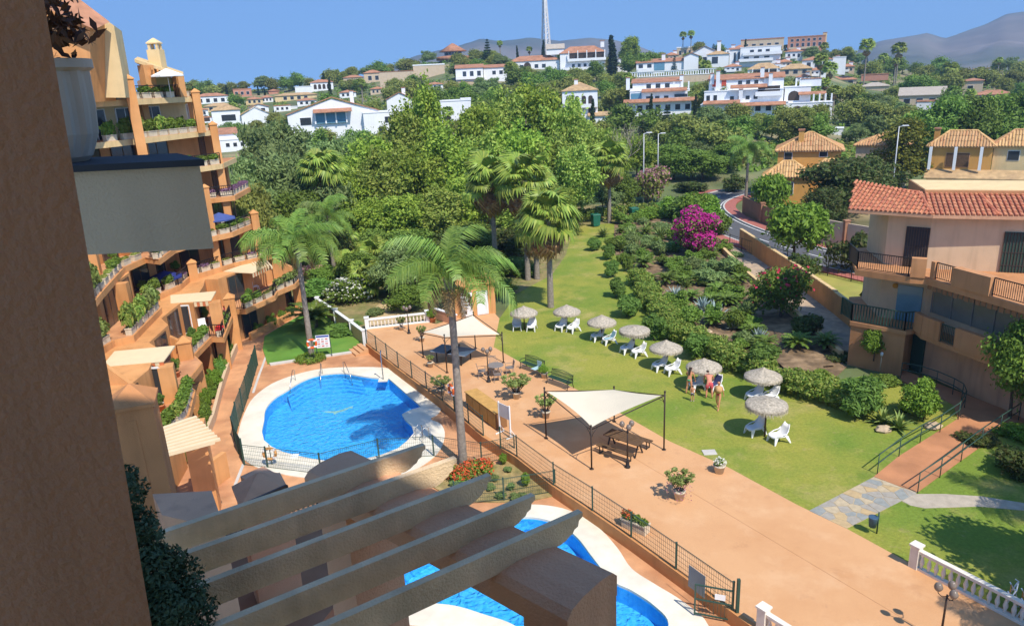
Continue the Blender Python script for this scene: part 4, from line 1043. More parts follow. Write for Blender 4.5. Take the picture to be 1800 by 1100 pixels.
# terrace floor below the pergola with its railing
fl = [a+n1*0.2, a-D1*2.9+n1*0.2, a-D1*3.4-n1*3.5, a+D1*1.5-n1*3.5, a+D1*1.5+n1*0.2]
mb = MB(); mb.prism([(p.x,p.y) for p in fl], 11.35, 11.62); own(mb, 'terrace_floor', mat('brown terrace tile', (0.26,0.13,0.075), var=0.15, ns=2.5))
railing('railing', [tuple(a-D1*0.38+n1*0.1+Vector((0,0,11.62))), tuple(a-D1*1.25+n1*0.1+Vector((0,0,11.62)))], 0.95, BLACKM, OWN, step=0.11, rail=0.06)
railing('railing', [tuple(a-D1*1.6+n1*0.1+Vector((0,0,11.62))), tuple(a-D1*2.5+n1*0.1+Vector((0,0,11.62)))], 0.95, BLACKM, OWN, step=0.11, rail=0.06)
# lower storeys of the own building seen between and left of the beams
p0 = at(455,840,9.6); pyramid_column(OWN, p0.x, p0.y, 0.95, 2.0, 9.25, BROWNW, 0.5)
mb = MB(); q = [at(*p,10.0) for p in ((285,905),(395,930),(372,862),(268,868))]; mb.prism([(p.x,p.y) for p in q], 5.0, 10.0); own(mb, 'wall', BROWNW)
railing('railing', [tuple(at(395,912,10.0)), tuple(at(505,862,9.7))], 0.12, BLACKM, OWN, bars=False)
mb = MB(); q = [at(*p,6.5) for p in ((390,900),(560,880),(610,900),(640,1000),(560,1100),(400,1100))]; mb.prism([(p.x,p.y) for p in q], -0.5, 6.5); own(mb, 'lower_terrace', mat('brown terrace tile 2', (0.30,0.15,0.08), var=0.15))
for px, py, z1 in ((480,985,8.9),):
    p = at(px,py,6.5); mb = MB(); mb.obox((p.x,p.y), (D1.x,D1.y), 0.3, 0.3, 6.5, z1); own(mb, 'column', BROWNW)
railing('railing', [tuple(at(400,960,6.5)), tuple(at(560,900,6.5)), tuple(at(600,905,6.5))], 1.0, GREENM, OWN, step=0.13)
# orange pillars of the neighbouring terrace, their shade put into a browner stucco colour
p0 = at(226,672,11.9); pyramid_column(OWN, p0.x, p0.y, 0.82, 2.0, 11.45, mat('shade toned orange stucco', (0.50,0.22,0.085), var=0.08, bump=0.3, bs=45, wear=0.2), 0.35)
p1 = at(180,690,11.9); mb = MB(); mb.obox((p1.x-0.3,p1.y+0.3), (1,0.3), 0.7, 0.4, 2.0, 11.2); own(mb, 'column', MATS['shade toned orange stucco'])
# unseen blocker added behind the eye to shade this corner; slot lights beam tips
mb = MB(); x0, x1, y0, y1, H = -3.0, 7.2, -9.0, -1.0, 34.9
wx0, wx1, wz0, wz1 = 2.75, 3.62, 24.2, 25.25
mb.box(x0, wx0, -1.4, y1, 0, H); mb.box(wx1, x1, -1.4, y1, 0, H); mb.box(wx0, wx1, -1.4, y1, 0, wz0); mb.box(wx0, wx1, -1.4, y1, wz1, H)
mb.box(x0, x0+0.4, y0, -1.4, 0, H); own(mb, 'sun_blocker', CREAM)

RBO = mat('brownish orange stucco', (0.52,0.255,0.115), var=0.08, ns=0.9, col2=(0.45,0.21,0.09), bump=0.25, bs=30, wear=0.2)
# ---------------------------------------------------------------- small two-storey block on the right
RB = thing('apartment_building', 'low orange and cream building at right with red barrel-tile roof and corner balconies', 'apartment building', (0,0,0))
def rbp(mb, name, m): return mb.build(name, m, RB)
A = (20.5,41.6); Bc = (22.7,39.5)
mb = MB(); mb.prism([A, Bc, (23.9,40.7), (24.0,44.5), (22.4,45)], -0.1, 2.55); rbp(mb, 'base_wall', RBO)
mb = MB(); mb.prism([(24.1,39.9),(26.6,30),(38,30),(38,43),(24.1,43)], -0.1, 2.55); rbp(mb, 'base_wall', BROWNW)
mb = MB(); d = Vector((2.5,-9.9,0)).normalized(); mb.obox((23.93,40.25), (0.3,-0.95), 0.5, 0.06, 0.03, 2.15); rbp(mb, 'door', GREENM)
mb = MB()
for i in range(16): p = Vector((24.45,38.4,0))+d*(0.3*i); mb.obox((p.x-0.02,p.y), (d.x,d.y), 0.115, 0.04, 2.05, 2.3)
rbp(mb, 'vent_brick', mat('vent brick', (0.12,0.045,0.02), var=0.1))
S1 = [(20.42,41.6),(22.65,39.38),(23.3,39.6),(23.15,38.75),(25.7,29.5),(38,29.5),(38,46.5),(22.6,46.5)]
mb = MB(); mb.prism(S1, 2.55, 2.8); rbp(mb, 'slab', RBO)
S2 = [(20.3,41.3),(22.35,39.1),(23.05,38.75),(25.6,29.5),(38,29.5),(38,46.5),(22.4,46.5)]
mb = MB(); mb.prism(S2, 5.75, 6.12); rbp(mb, 'slab', RBO)
W1 = [(22.4,42.2),(24.2,40.5),(26.6,31),(38,31),(38,46),(23.2,46)]
mb = MB(); mb.prism(W1, 2.8, 5.75); rbp(mb, 'wall', PALE)
W2 = [(22.4,42.2),(24.1,40.7),(33,36.8),(38,36.8),(38,46),(23.2,46)]
mb = MB(); mb.prism(W2, 6.12, 9.25); rbp(mb, 'wall', PALE)
def on_wall(p0, p1, t0, t1, z0, z1, m, name, off=0.05, bars=0):
    p0 = Vector((*p0,0)); p1 = Vector((*p1,0)); dd = (p1-p0).normalized(); nn = Vector((dd.y,-dd.x,0)); 
    if nn.y > 0: nn = -nn
    c = p0+dd*((t0+t1)/2)+nn*off*0.5; mb = MB(); mb.obox((c.x,c.y), (dd.x,dd.y), (t1-t0)/2, off*0.7, z0, z1); o = rbp(mb, name, m)
    if bars:
        mb = MB()
        for i in range(bars+1):
            c = p0+dd*(t0+(t1-t0)*i/bars)+nn*(off+0.03); mb.bar((c.x,c.y,z0),(c.x,c.y,z1),0.03,0.03)
        for z in (z0+0.4,(z0+z1)/2,z1-0.1):
            a_ = p0+dd*t0+nn*(off+0.03); b_ = p0+dd*t1+nn*(off+0.03); mb.bar((a_.x,a_.y,z),(b_.x,b_.y,z),0.03,0.03)
        mb.build('grille', mat('brown metal', (0.07,0.05,0.04)), o)
    return o
on_wall(W2[0], W2[1], 1.05, 2.25, 6.14, 8.5, DARKGL, 'door', bars=9)
on_wall(W2[1], W2[2], 3.6, 4.8, 6.14, 8.4, GREENM, 'door', bars=8)
on_wall(W1[0], W1[1], 0.95, 2.3, 2.82, 5.0, BLUEGL, 'door')
on_wall(W1[1], W1[2], 0.6, 6.0, 3.7, 5.2, mat('glazed terrace', (0.20,0.20,0.17), rough=0.2), 'glazing')
mb = MB()
for i in range(5): p = Vector((24.2,40.5,0)).lerp(Vector((26.6,31,0)), 0.06+i*0.14); mb = MB(); mb.bar((p.x-0.1,p.y,3.7),(p.x-0.1,p.y,5.25),0.05,0.05); rbp(mb, 'glazing_bar', mat('grey metal', (0.25,0.25,0.24)))

mb = MB()
for i in range(26):                                # scalloped awning edge under the slab
    p = Vector((23.15,38.6,0)).lerp(Vector((25.5,30,0)), i/26); mb.obox((p.x+0.05,p.y), (0.26,-0.96), 0.13, 0.01, 5.45 if i % 2 else 5.5, 5.74)
rbp(mb, 'awning_edge', mat('brown awning', (0.28,0.14,0.07)))
def par(p0, p1, z0, z1, w=0.28, m=RBO):
    mb = MB(); a_ = Vector((*p0,0)); b_ = Vector((*p1,0)); c = (a_+b_)/2; mb.obox((c.x,c.y), (b_-a_)[:2], (b_-a_).length/2, w/2, z0, z1); return rbp(mb, 'parapet', m)
e1 = Vector((23.25,38.75)); e2 = Vector((25.75,29.5)); de = (e2-e1).normalized()
def ep(t): q = e1+de*t; return (q.x,q.y)
par((23.25,39.55), ep(0.0), 2.8, 3.9); par(ep(0.0), ep(1.2), 2.8, 3.9)
railing('railing', [(*ep(1.2),2.8),(*ep(2.2),2.8)], 1.0, GREENM, RB, step=0.1); par(ep(2.2), ep(5.0), 2.8, 3.9)
railing('railing', [(*ep(5.0),2.8),(*ep(8.0),2.8)], 1.0, GREENM, RB, step=0.1)
railing('railing', [(20.5,43.0,2.8),(20.52,41.65,2.8),(22.6,39.5,2.8),(23.2,39.6,2.8)], 1.1, GREENM, RB, step=0.16, rail=0.06, bw=0.05)
f1 = Vector((23.1,38.85)); 
par((22.4,39.25), (23.05,38.9), 6.12, 7.2, 0.4); par(ep(0.1), ep(0.35), 6.12, 7.1)
railing('railing', [(*ep(0.35),6.12),(*ep(1.6),6.12)], 0.95, BLACKM, RB, step=0.12); par(ep(1.6), ep(3.9), 6.12, 7.1, 0.5)
railing('railing', [(*ep(3.9),6.12),(*ep(7.5),6.12)], 0.95, BLACKM, RB, step=0.12)
railing('railing', [(20.9,43.5,6.12),(20.42,41.35,6.12),(22.3,39.25,6.12)], 1.05, BLACKM, RB, step=0.12)
E0 = (20.3,42.9,9.4); E1 = (23.7,40.0,9.4); E2 = (33,36.3,9.4); R0 = (22.3,46.5,10.3); R1 = (24.4,42.9,10.2); R2 = (33.4,39.3,10.2)
mb = MB(); mb.add([E0,E1,R1,R0,E2,R2], [(0,1,2,3),(1,4,5,2)]); mb.add([(p[0],p[1],p[2]-0.16) for p in (E0,E1,E2)]+[(38,37,9.24),(38,46,9.24),(23,46,9.24)], [(5,4,3,2,1,0)])
rf = rbp(mb, 'roof', ROOFR)
mb = MB()
for a_, b_ in ((E0,E1),(E1,E2)): mb.bar((a_[0],a_[1],a_[2]-0.1),(b_[0],b_[1],b_[2]-0.1),0.08,0.2)
mb.build('eaves_board', BROWNW, rf)
mb = MB(); tiled_face(mb, E0, E1, [E0,E1,R1,R0], 0.25, 0.085, 0.42); tiled_face(mb, E1, E2, [E1,E2,R2,R1], 0.25, 0.085, 0.42)
o = mb.build('roof_tile', TILER, rf); o['kind'] = 'stuff'
mb = MB(); ridge_caps(mb, E1, R1); ridge_caps(mb, (26.6,38.85,9.42), (27.2,41.6,10.18)); ridge_caps(mb, R1, R0); mb.build('hip_tile', TILER, rf)['kind'] = 'stuff'
mb = MB(); mb.prism([(24.6,42.6),(34,38.6),(36,42),(26,47)], 9.8, 10.35); rbp(mb, 'roof_parapet', RBO)
mb = MB(); mb.prism([(24.7,42.75),(33.9,38.85),(35.8,42),(26,46.8)], 10.35, 10.38); rbp(mb, 'flat_roof', CREAM)
mb = MB(); p = at(1571,490,4.9); c = Vector((22.75,41.87,4.95)); mb.lathe([(0.16,0),(0.16,0.03),(0.08,0.05)], 12); o = rbp(mb, 'wall_plaque', mat('ochre plaque',(0.5,0.25,0.04))); o.location = (22.95,41.62,4.9); o.rotation_euler = (R(90),0,R(-42))

# ---------------------------------------------------------------- changing hut at the end of the terrace
HUT = thing('changing_hut', 'small orange hut with two white shutter doors at the end of the terrace', 'hut', (0,0,0))
h0 = at(800,560,0.0); h1 = at(872,550,0.0); hd = (h1-h0).normalized(); hn = Vector((-hd.y,hd.x,0))
q = [h0, h1, h1+hn*3.2, h0+hn*3.2]; mb = MB(); mb.prism([(p.x,p.y) for p in q], -0.1, 2.5); mb.build('wall', ORANGE, HUT)
mb = MB(); mb.prism([(p.x,p.y) for p in (h0-hd*.12-hn*.12, h1+hd*.12-hn*.12, h1+hd*.12+hn*3.3, h0-hd*.12+hn*3.3)], 2.5, 2.6); mb.build('roof', ORANGE, HUT)
L = (h1-h0).length
for t in (0.24,0.62):
    c = h0+hd*(L*(t+0.06)); mb = MB(); mb.obox((c.x-hn.x*.02,c.y-hn.y*.02), hd[:2], 0.46, 0.04, 0.05, 2.0); d_ = mb.build('door', WHITE, HUT)
    mb = MB()
    for i in range(10): z = 0.15+0.18*i; mb.obox((c.x-hn.x*.05,c.y-hn.y*.05), hd[:2], 0.40, 0.035, z, z+0.13)
    mb.build('shutter_slat', WHITEP, d_)
    mb = MB(); mb.bar(c-hd*0.5-hn*0.05+Vector((0,0,2.05)), c+hd*0.5-hn*0.05+Vector((0,0,2.05)), 0.08, 0.08); mb.build('lintel', BROWNW, d_)
# ================================================================== HOUSES ON THE HILL AND ACROSS THE ROAD
WALLM = {'w':FARW, 'b':BEIGE, 'o':HOCHRE, 'r':REDW, 'c':CREAM, 'g':GREYR}
ROOFM = {'r':ROOFR, 'y':ROOFY, 'g':GREYR, 'w':FARW}
HBOX = []
def house(label, base, specs, cat='house', name='house', yaw=0.0, group=None, ribs=False):
    """base: the pixel where the front of the house meets the ground.  specs are read off the facade in pixels and turned into metres at its distance"""
    P = hit(*base); D = proj(P)[2]; m = D/FPX; az = math.atan2(P.x, P.y)
    t = thing(name, label, cat, P, -az+yaw, group)
    bx = [s for s in specs if s[0] == 'box']
    if bx: HBOX.append((min(s[1] for s in bx), max(s[2] for s in bx), min(s[4]-s[10] for s in bx), base[1], P.y, label))
    else: HBOX.append((base[0]-22, base[0]+22, base[1]-26, base[1], P.y, label))
    X = lambda px: (px-base[0])*m*1.02
    Z = lambda py: (base[1]-py)*m*1.03
    for s in specs:
        k = s[0]
        if k == 'box':                             # px0,px1,py_base,py_top, front offset, depth, wall, roof type, roof colour, roof height px, overhang
            _, a, b, y0, y1, f, d, w, rt, rc, rh = s[:11]
            x0, x1 = X(a), X(b); z0 = min(Z(y0), 0 if y0 >= base[1] else 99)-(2.5 if y0 >= base[1]-1 else 0); z1 = Z(y1)
            mb = MB(); mb.box(x0, x1, f, f+d, z0, z1); mb.build('wall', WALLM[w], t)
            oh = 0.35; h = rh*m; rm = ROOFM.get(rc, ROOFR)
            if rt == 'flat':
                mb = MB(); mb.box(x0-0.12, x1+0.12, f-0.12, f+d+0.12, z1, z1+max(0.15,h)); mb.build('roof', rm, t)
            elif rt == 'hip':
                X0, X1, Y0, Y1 = x0-oh, x1+oh, f-oh, f+d+oh; r = min((X1-X0),(Y1-Y0))/2
                ra = (X0+r, (Y0+Y1)/2, z1+h) if X1-X0 > Y1-Y0 else ((X0+X1)/2, Y0+r, z1+h)
                rb = (X1-r, (Y0+Y1)/2, z1+h) if X1-X0 > Y1-Y0 else ((X0+X1)/2, Y1-r, z1+h)
                c = [(X0,Y0,z1),(X1,Y0,z1),(X1,Y1,z1),(X0,Y1,z1)]; mb = MB()
                if X1-X0 > Y1-Y0: faces = [[c[0],c[1],rb,ra],[c[1],c[2],rb],[c[2],c[3],ra,rb],[c[3],c[0],ra]]
                else: faces = [[c[0],c[1],ra],[c[1],c[2],rb,ra],[c[2],c[3],rb],[c[3],c[0],ra,rb]]
                for fc in faces: mb.add(fc, [tuple(range(len(fc)))])
                mb.add([(p[0],p[1],z1-0.12) for p in c]+c, [(3,2,1,0),(0,1,5,4),(1,2,6,5),(2,3,7,6),(3,0,4,7)])
                ro = mb.build('roof', rm, t)
                if ribs:
                    mb = MB()
                    for fc in faces: tiled_face(mb, fc[0], fc[1], fc, 0.36, 0.12, 1.0)
                    o = mb.build('roof_tile', TILEY if rc == 'y' else TILER, ro); o['kind'] = 'stuff'
                    mb = MB()
                    for fc in faces[:2]: ridge_caps(mb, fc[0] if fc is faces[0] else fc[0], ra if fc is faces[0] else rb, 0.16, 0.6)
                    ridge_caps(mb, ra, rb, 0.16, 0.6); o = mb.build('hip_tile', TILEY if rc == 'y' else TILER, ro); o['kind'] = 'stuff'
            elif rt == 'gable':                    # gable towards the viewer
                xm = (x0+x1)/2; mb = MB()
                mb.add([(x0,f,z1),(x1,f,z1),(xm,f,z1+h*0.92)], [(0,1,2)]); mb.build('gable', WALLM[w], t)
                mb = MB(); e = oh
                v = [(x0-e,f-e,z1-0.1),(xm,f-e,z1+h),(x1+e,f-e,z1-0.1),(x0-e,f+d,z1-0.1),(xm,f+d,z1+h),(x1+e,f+d,z1-0.1)]; v += [(p[0],p[1],p[2]+0.18) for p in v]
                mb.add(v, [(0,1,7,6),(1,2,8,7),(6,7,10,9),(7,8,11,10),(0,3,4,1),(1,4,5,2),(0,6,9,3),(2,5,11,8)]); mb.build('roof', rm, t)
            elif rt == 'shed':                     # mono-pitch falling towards the viewer
                mb = MB(); v = [(x0-oh,f-oh,z1-0.05),(x1+oh,f-oh,z1-0.05),(x1+oh,f+d,z1+h),(x0-oh,f+d,z1+h)]; v += [(p[0],p[1],p[2]-0.2) for p in v]
                mb.add(v, [(0,1,2,3),(7,6,5,4),(0,4,5,1),(1,5,6,2),(2,6,7,3),(3,7,4,0)]); ro = mb.build('roof', rm, t)
        elif k == 'win':                           # px0,px1,py_bottom,py_top, front offset, count, glass
            _, a, b, y0, y1, f, n = s[:7]; g = s[7] if len(s) > 7 else DARKGL
            w = (b-a)/(n*2-1) if n > 1 else (b-a)
            for i in range(n):
                xa = X(a+i*2*w); xb = X(a+i*2*w+w); mb = MB(); mb.box(xa-0.06, xb+0.06, f-0.05, f+0.02, Z(y0)-0.06, Z(y1)+0.06); fr = mb.build('window', FARW if g is not BROWNWD else BROWNW, t)
                mb = MB(); mb.box(xa, xb, f-0.075, f-0.052, Z(y0), Z(y1)); mb.build('pane', g, fr)
        elif k == 'arch':                          # dark arched openings
            _, a, b, y0, y1, f, n = s[:7]; w = (b-a)/(n*1.5-0.5)
            for i in range(n):
                xa = X(a+i*1.5*w); xb = X(a+i*1.5*w+w); r = (xb-xa)/2; xm = (xa+xb)/2; zt = Z(y1)-r; mb = MB()
                pr = [(xa,Z(y0)),(xb,Z(y0)),(xb,zt)]+[(xm+r*math.cos(q), zt+r*math.sin(q)) for q in (0.5,1.0,1.57,2.14,2.64)]+[(xa,zt)]
                nn = len(pr); v = [(x,f-0.05,z) for x,z in pr]+[(x,f+0.1,z) for x,z in pr]
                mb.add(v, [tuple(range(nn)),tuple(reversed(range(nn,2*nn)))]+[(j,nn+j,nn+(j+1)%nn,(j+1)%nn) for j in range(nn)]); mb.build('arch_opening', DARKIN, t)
        elif k == 'bal':                           # balcony slab with solid parapet
            _, a, b, y, f, d = s[:6]; hh = s[6] if len(s) > 6 else 0.9; mm_ = s[7] if len(s) > 7 else FARW
            mb = MB(); z = Z(y); mb.box(X(a), X(b), f-d, f+0.05, z-0.2, z); mb.box(X(a), X(b), f-d, f-d+0.12, z, z+hh); mb.box(X(a), X(a)+0.12, f-d+0.12, f, z, z+hh); mb.box(X(b)-0.12, X(b), f-d+0.12, f, z, z+hh); mb.build('balcony', mm_, t)
        elif k == 'chim':
            _, a, y0, y1, f = s[:5]; c = s[5] if len(s) > 5 else 'w'; mb = MB(); w = max(0.35, 3.2*m); mb.box(X(a)-w, X(a)+w, f, f+2*w, Z(y0), Z(y1)); o = mb.build('chimney', WALLM[c], t)
            mb = MB(); mb.box(X(a)-w*1.25, X(a)+w*1.25, f-w*.25, f+2.25*w, Z(y1), Z(y1)+0.2); mb.build('chimney_cap', ROOFR, o)
        elif k == 'cols':                          # row of columns
            _, a, b, y0, y1, f, n = s[:7]
            for i in range(n):
                x = X(a+(b-a)*i/(n-1)); mb = MB(); mb.box(x-0.18, x+0.18, f-0.18, f+0.18, Z(y0), Z(y1)); mb.build('column', FARW, t)
        elif k == 'dark':                          # flat panel behind columns; its dark colour paints the shade, glass if given
            _, a, b, y0, y1, f = s[:6]; mb = MB(); mb.box(X(a), X(b), f-0.03, f+0.02, Z(y0), Z(y1)); mb.build('shade_panel', s[6] if len(s) > 6 else DARKIN, t)
        elif k == 'roofslab':                      # tiled lean-to strip
            _, a, b, y, f, d, hpx, rc = s[:8]; mb = MB(); z = Z(y)
            v = [(X(a),f-d,z),(X(b),f-d,z),(X(b),f+0.03,z+hpx*m),(X(a),f+0.03,z+hpx*m)]; v += [(p[0],p[1],p[2]-0.18) for p in v]
            mb.add(v, [(0,1,2,3),(7,6,5,4),(0,4,5,1),(1,5,6,2),(2,6,7,3),(3,7,4,0)]); mb.build('lean_to_roof', ROOFM[rc], t)
    return t

# --- two ochre houses across the road
house('ochre two-storey house with chimney and ochre hip roofs across the road', (1408,356), [
    ('box',1365,1466,356,272,2.0,7.5,'o','hip','y',28,0), ('box',1348,1420,356,309,-2.5,4.4,'o','hip','y',24,0), ('box',1421,1474,356,306,-1.2,3.1,'o','hip','y',22,0),
    ('chim',1401,262,240,3.5,'o'), ('win',1376,1388,291,275,2.0,1), ('win',1432,1444,282,274,2.0,1), ('win',1384,1394,338,318,-2.5,1), ('win',1364,1374,334,316,-2.5,1), ('win',1440,1455,345,318,-1.2,1),
    ('box',1340,1352,356,330,-5,0.6,'o','flat','y',2,0)], ribs=True)
house('yellow villa with wide ochre tile hip roofs behind the dark trees', (1722,342), [
    ('box',1638,1732,342,262,0.0,4.2,'o','hip','y',25,0), ('box',1733,1850,342,262,0.9,4.2,'c','hip','y',25,0), ('box',1515,1600,342,264,3.0,8.0,'b','hip','y',20,0),
    ('win',1665,1699,296,273,0.0,1,BROWNWD), ('win',1754,1770,285,270,0.9,1), ('cols',1641,1716,300,262,-0.9,3), ('roofslab',1636,1810,312,0.0,2.2,12,'y'),
    ('chim',1645,258,236,3.0,'o'), ('win',1680,1790,334,318,0.0,4)], ribs=True)
# --- hill: left side
house('small white villa with ochre roof and wide window, far left on hill', (405,222), [
    ('box',378,424,222,195,0,7,'w','hip','y',10,0), ('win',393,416,213,203,0,1), ('box',425,472,222,205,-1.0,7,'w','gable','y',13,0), ('box',340,378,222,206,1,4,'w','flat','r',2,0), ('arch',362,374,212,202,1,1)])
house('white building with pinkish roof terraces above the bushes at far left', (412,266), [('box',383,438,266,247,0,6,'w','flat','w',2,0), ('box',386,420,247,236,2,6,'w','shed','r',8,0), ('win',400,430,258,252,0,3)])
house('white gabled villa with tiled roof, tall chimney and blue glazed conservatory', (590,243), [
    ('box',515,666,243,201,0,11,'w','gable','r',25,0), ('win',535,553,219,207,0,1), ('dark',561,611,218,201,-0.6,BLUEGL), ('roofslab',558,622,199,0.0,2.4,5,'r'), ('cols',560,612,218,200,-0.75,4),
    ('chim',625,196,168,3.0), ('box',640,706,243,205,-2,9,'w','flat','w',2,0), ('win',676,690,222,212,-2,1), ('win',664,672,240,228,-2,1)])
house('small white house with gable roof and chimney above the conservatory villa', (703,196), [('box',682,726,196,176,0,7,'w','gable','r',11,0), ('chim',712,172,158,2)])
house('plain white garden house with stepped wall behind the leafy trees', (805,212), [('box',777,829,212,180,0,6,'w','flat','w',2,0), ('box',812,829,180,177,0.5,5,'w','flat','w',1,0), ('win',786,792,205,196,0,1)])
house('white villa under the round house with long terrace and dark windows', (848,144), [
    ('box',803,850,144,120,0,7,'w','shed','r',6,0), ('box',851,891,144,121,1,7,'w','shed','r',5,0), ('win',815,846,134,126,0,3), ('bal',803,848,138,0,1.5,0.8), ('win',866,884,133,127,1,2)])
house('round white summer house with orange conical roof on hilltop', (797,104), [])
rt = [o for o in COL.objects if o.get('label','').startswith('round white summer')][0]; D = proj(rt.location)[2]/FPX
mb = MB(); r = 15*D; mb.lathe([(r,-2.0),(r,16*D)], 16); mb.build('wall', FARW, rt)
mb = MB(); mb.lathe([(24*D,14*D-0.6),(24.5*D,14.5*D-0.6),(3*D,25*D),(0.1,26*D)], 16); mb.build('roof', ROOFR, rt)
mb = MB(); mb.lathe([(30*D,-0.5),(30*D,1.0),(16*D,1.6)], 16); mb.build('terrace_roof', ROOFR, rt)
for i in range(9):
    a = -math.pi+i*math.pi/8; mb = MB(); mb.box(-0.7,0.7,-0.05,0.05,3*D+1.0,11*D); o = mb.build('window', DARKGL, rt); o.location = (r*1.0*math.cos(a), r*1.0*math.sin(a), 0); o.rotation_euler = (0,0,a+math.pi/2)
house('beige terrace houses with orange roofs left of the summer house', (645,147), [
    ('box',606,640,147,136,0,7,'b','hip','r',4,0), ('box',641,672,147,130,1,7,'b','hip','r',5,0), ('win',648,666,142,135,1,2), ('win',612,632,144,139,0,2)])
house('long beige retaining wall house with white parapet on the slope', (735,142), [('box',670,728,142,126,0,4,'b','flat','r',1,0), ('box',728,782,142,118,1,4,'b','flat','w',2,0)], cat='building')
house('white villa with arched windows on the left skyline', (565,160), [('box',548,586,160,146,0,7,'w','hip','r',5,0), ('box',522,549,160,152,-2,6,'w','flat','w',1,0), ('arch',553,580,157,149,0,4)])
house('low ochre house with palms in front, left skyline', (520,176), [('box',486,556,176,168,0,7,'c','hip','y',4,0), ('win',500,540,175,170,0,4)])
house('orange building among cypresses at far left skyline', (425,170), [('box',412,442,170,158,0,8,'r','flat','r',1,0), ('win',415,438,167,162,0,3), ('box',470,488,172,163,0,6,'r','hip','r',3,0)])
house('white house with orange roof at far left edge of skyline', (372,182), [('box',346,400,182,170,0,8,'w','hip','r',5,0), ('win',352,394,180,174,0,4)])
house('tiny ochre roofed house beside the apartment building', (385,196), [('box',362,410,196,187,0,7,'c','hip','y',5,0), ('win',370,400,194,189,0,3)])
house('small white cottage left of the conservatory villa', (455,198), [('box',440,472,198,189,0,7,'w','gable','r',5,0), ('box',488,520,202,192,0,6,'w','flat','w',1,0), ('win',446,466,196,191,0,2)])
# --- hill: middle
house('long white colonnaded villa with orange roofs on the ridge', (985,124), [
    ('box',985,1062,124,97,0,9,'w','hip','r',11,0), ('box',897,984,124,106,2,9,'w','hip','r',9,0), ('cols',1000,1061,110,94,-1.4,5), ('dark',1000,1060,108,98,0), ('bal',998,1063,110,0,1.6,0.9), ('bal',985,1050,124,-0.5,2.2,0.9),
    ('chim',1058,90,80,3), ('box',962,992,98,88,3,3,'w','shed','g',8,0), ('win',915,960,118,112,2,4), ('win',1005,1040,121,115,0,4), ('arch',922,934,120,108,1.97,1)])
house('white two-storey villa with ochre hip roof and blue arched windows', (1020,216), [
    ('box',990,1050,216,163,0,9,'w','hip','y',14,0), ('arch',1000,1042,187,172,0,4), ('bal',992,1050,190,0,1.0,0.7), ('win',1034,1046,203,193,0,1), ('chim',1014,158,146,3), ('box',1035,1068,216,204,-3,4,'w','shed','y',5,0)])
house('white terraced apartments with long brown roofs and balconies, nearer block', (1155,203), [
    ('box',1102,1212,203,182,0,8,'w','flat','w',1,0), ('box',1108,1206,182,163,3,8,'w','flat','w',1,0), ('box',1112,1195,163,148,6,7,'w','shed','r',6,0),
    ('roofslab',1098,1222,180,0,1.4,5,'r'), ('roofslab',1128,1205,164,3,1.3,5,'r'), ('win',1104,1130,196,186,0,2), ('win',1136,1210,195,186,0,5), ('win',1136,1174,178,172,3,3), ('win',1184,1206,178,170,3,1),
    ('dark',1110,1128,178,166,2.9,BLUEGL), ('bal',1104,1130,182,3,1.4), ('bal',1182,1210,181,3,1.2), ('win',1136,1176,159,152,6,3), ('bal',1108,1134,164,6,1.4), ('chim',1104,160,140,5), ('chim',1196,160,140,6), ('cols',1183,1208,164,150,4.6,3), ('bal',1182,1210,165,6,1.5,0.5)], cat='apartment block')
house('white terraced apartments with arches and many chimneys, farther right block', (1330,204), [
    ('box',1236,1380,204,183,0,8,'w','flat','w',1,0), ('box',1240,1372,183,162,3,8,'w','flat','w',1,0), ('box',1246,1372,162,142,6,7,'w','shed','r',8,0),
    ('roofslab',1240,1302,181,0,1.4,5,'r'), ('roofslab',1298,1376,186,0,1.2,5,'r'), ('roofslab',1284,1345,157,3,1.2,5,'r'), ('win',1284,1330,177,171,3,4), ('win',1310,1370,196,187,0,4), ('dark',1330,1366,168,156,2.95), ('bal',1326,1370,171,3,1.2),
    ('win',1244,1262,178,168,2.97,2), ('bal',1238,1268,186,3,1.5), ('win',1252,1276,154,144,5.97,2,mat('red shutter',(0.5,0.08,0.05))), ('win',1296,1330,152,146,6,3), ('chim',1262,160,128,4), ('chim',1252,150,132,5), ('chim',1336,150,126,6), ('chim',1350,160,136,5), ('chim',1302,188,160,1), ('win',1248,1300,200,192,0,4),
    ('box',1374,1450,204,186,1,6,'w','flat','w',1,0), ('box',1374,1416,186,160,4,6,'w','flat','w',1,0), ('arch',1380,1398,182,166,4,1), ('arch',1386,1404,200,190,1,1), ('box',1400,1432,160,148,5,5,'w','flat','r',1,0), ('cols',1420,1448,188,172,1.5,4), ('cols',1392,1412,160,146,5.2,4), ('roofslab',1396,1440,172,4,1.4,4,'r'), ('win',1420,1446,198,190,1,3)], cat='apartment block')
house('villa with blue shaded terrace above the balustrade wall', (1165,128), [
    ('box',1120,1216,128,110,0,8,'w','shed','r',6,0), ('dark',1150,1168,124,111,-0.05,BLUEGL), ('bal',1122,1150,124,0,1.5,0.8), ('win',1124,1146,119,113,0,2), ('box',1200,1224,128,104,-1,7,'w','gable','r',5,0), ('chim',1166,108,98,3)])
house('stone retaining wall with white balustrade above the white apartments', (1190,146), [
    ('box',1112,1252,146,134,0,1.0,'b','flat','w',1,0), ('cols',1114,1250,134,127,0.3,34), ('box',1110,1254,127,126,0.1,0.5,'w','flat','w',1,0)], cat='retaining wall', name='retaining_wall')
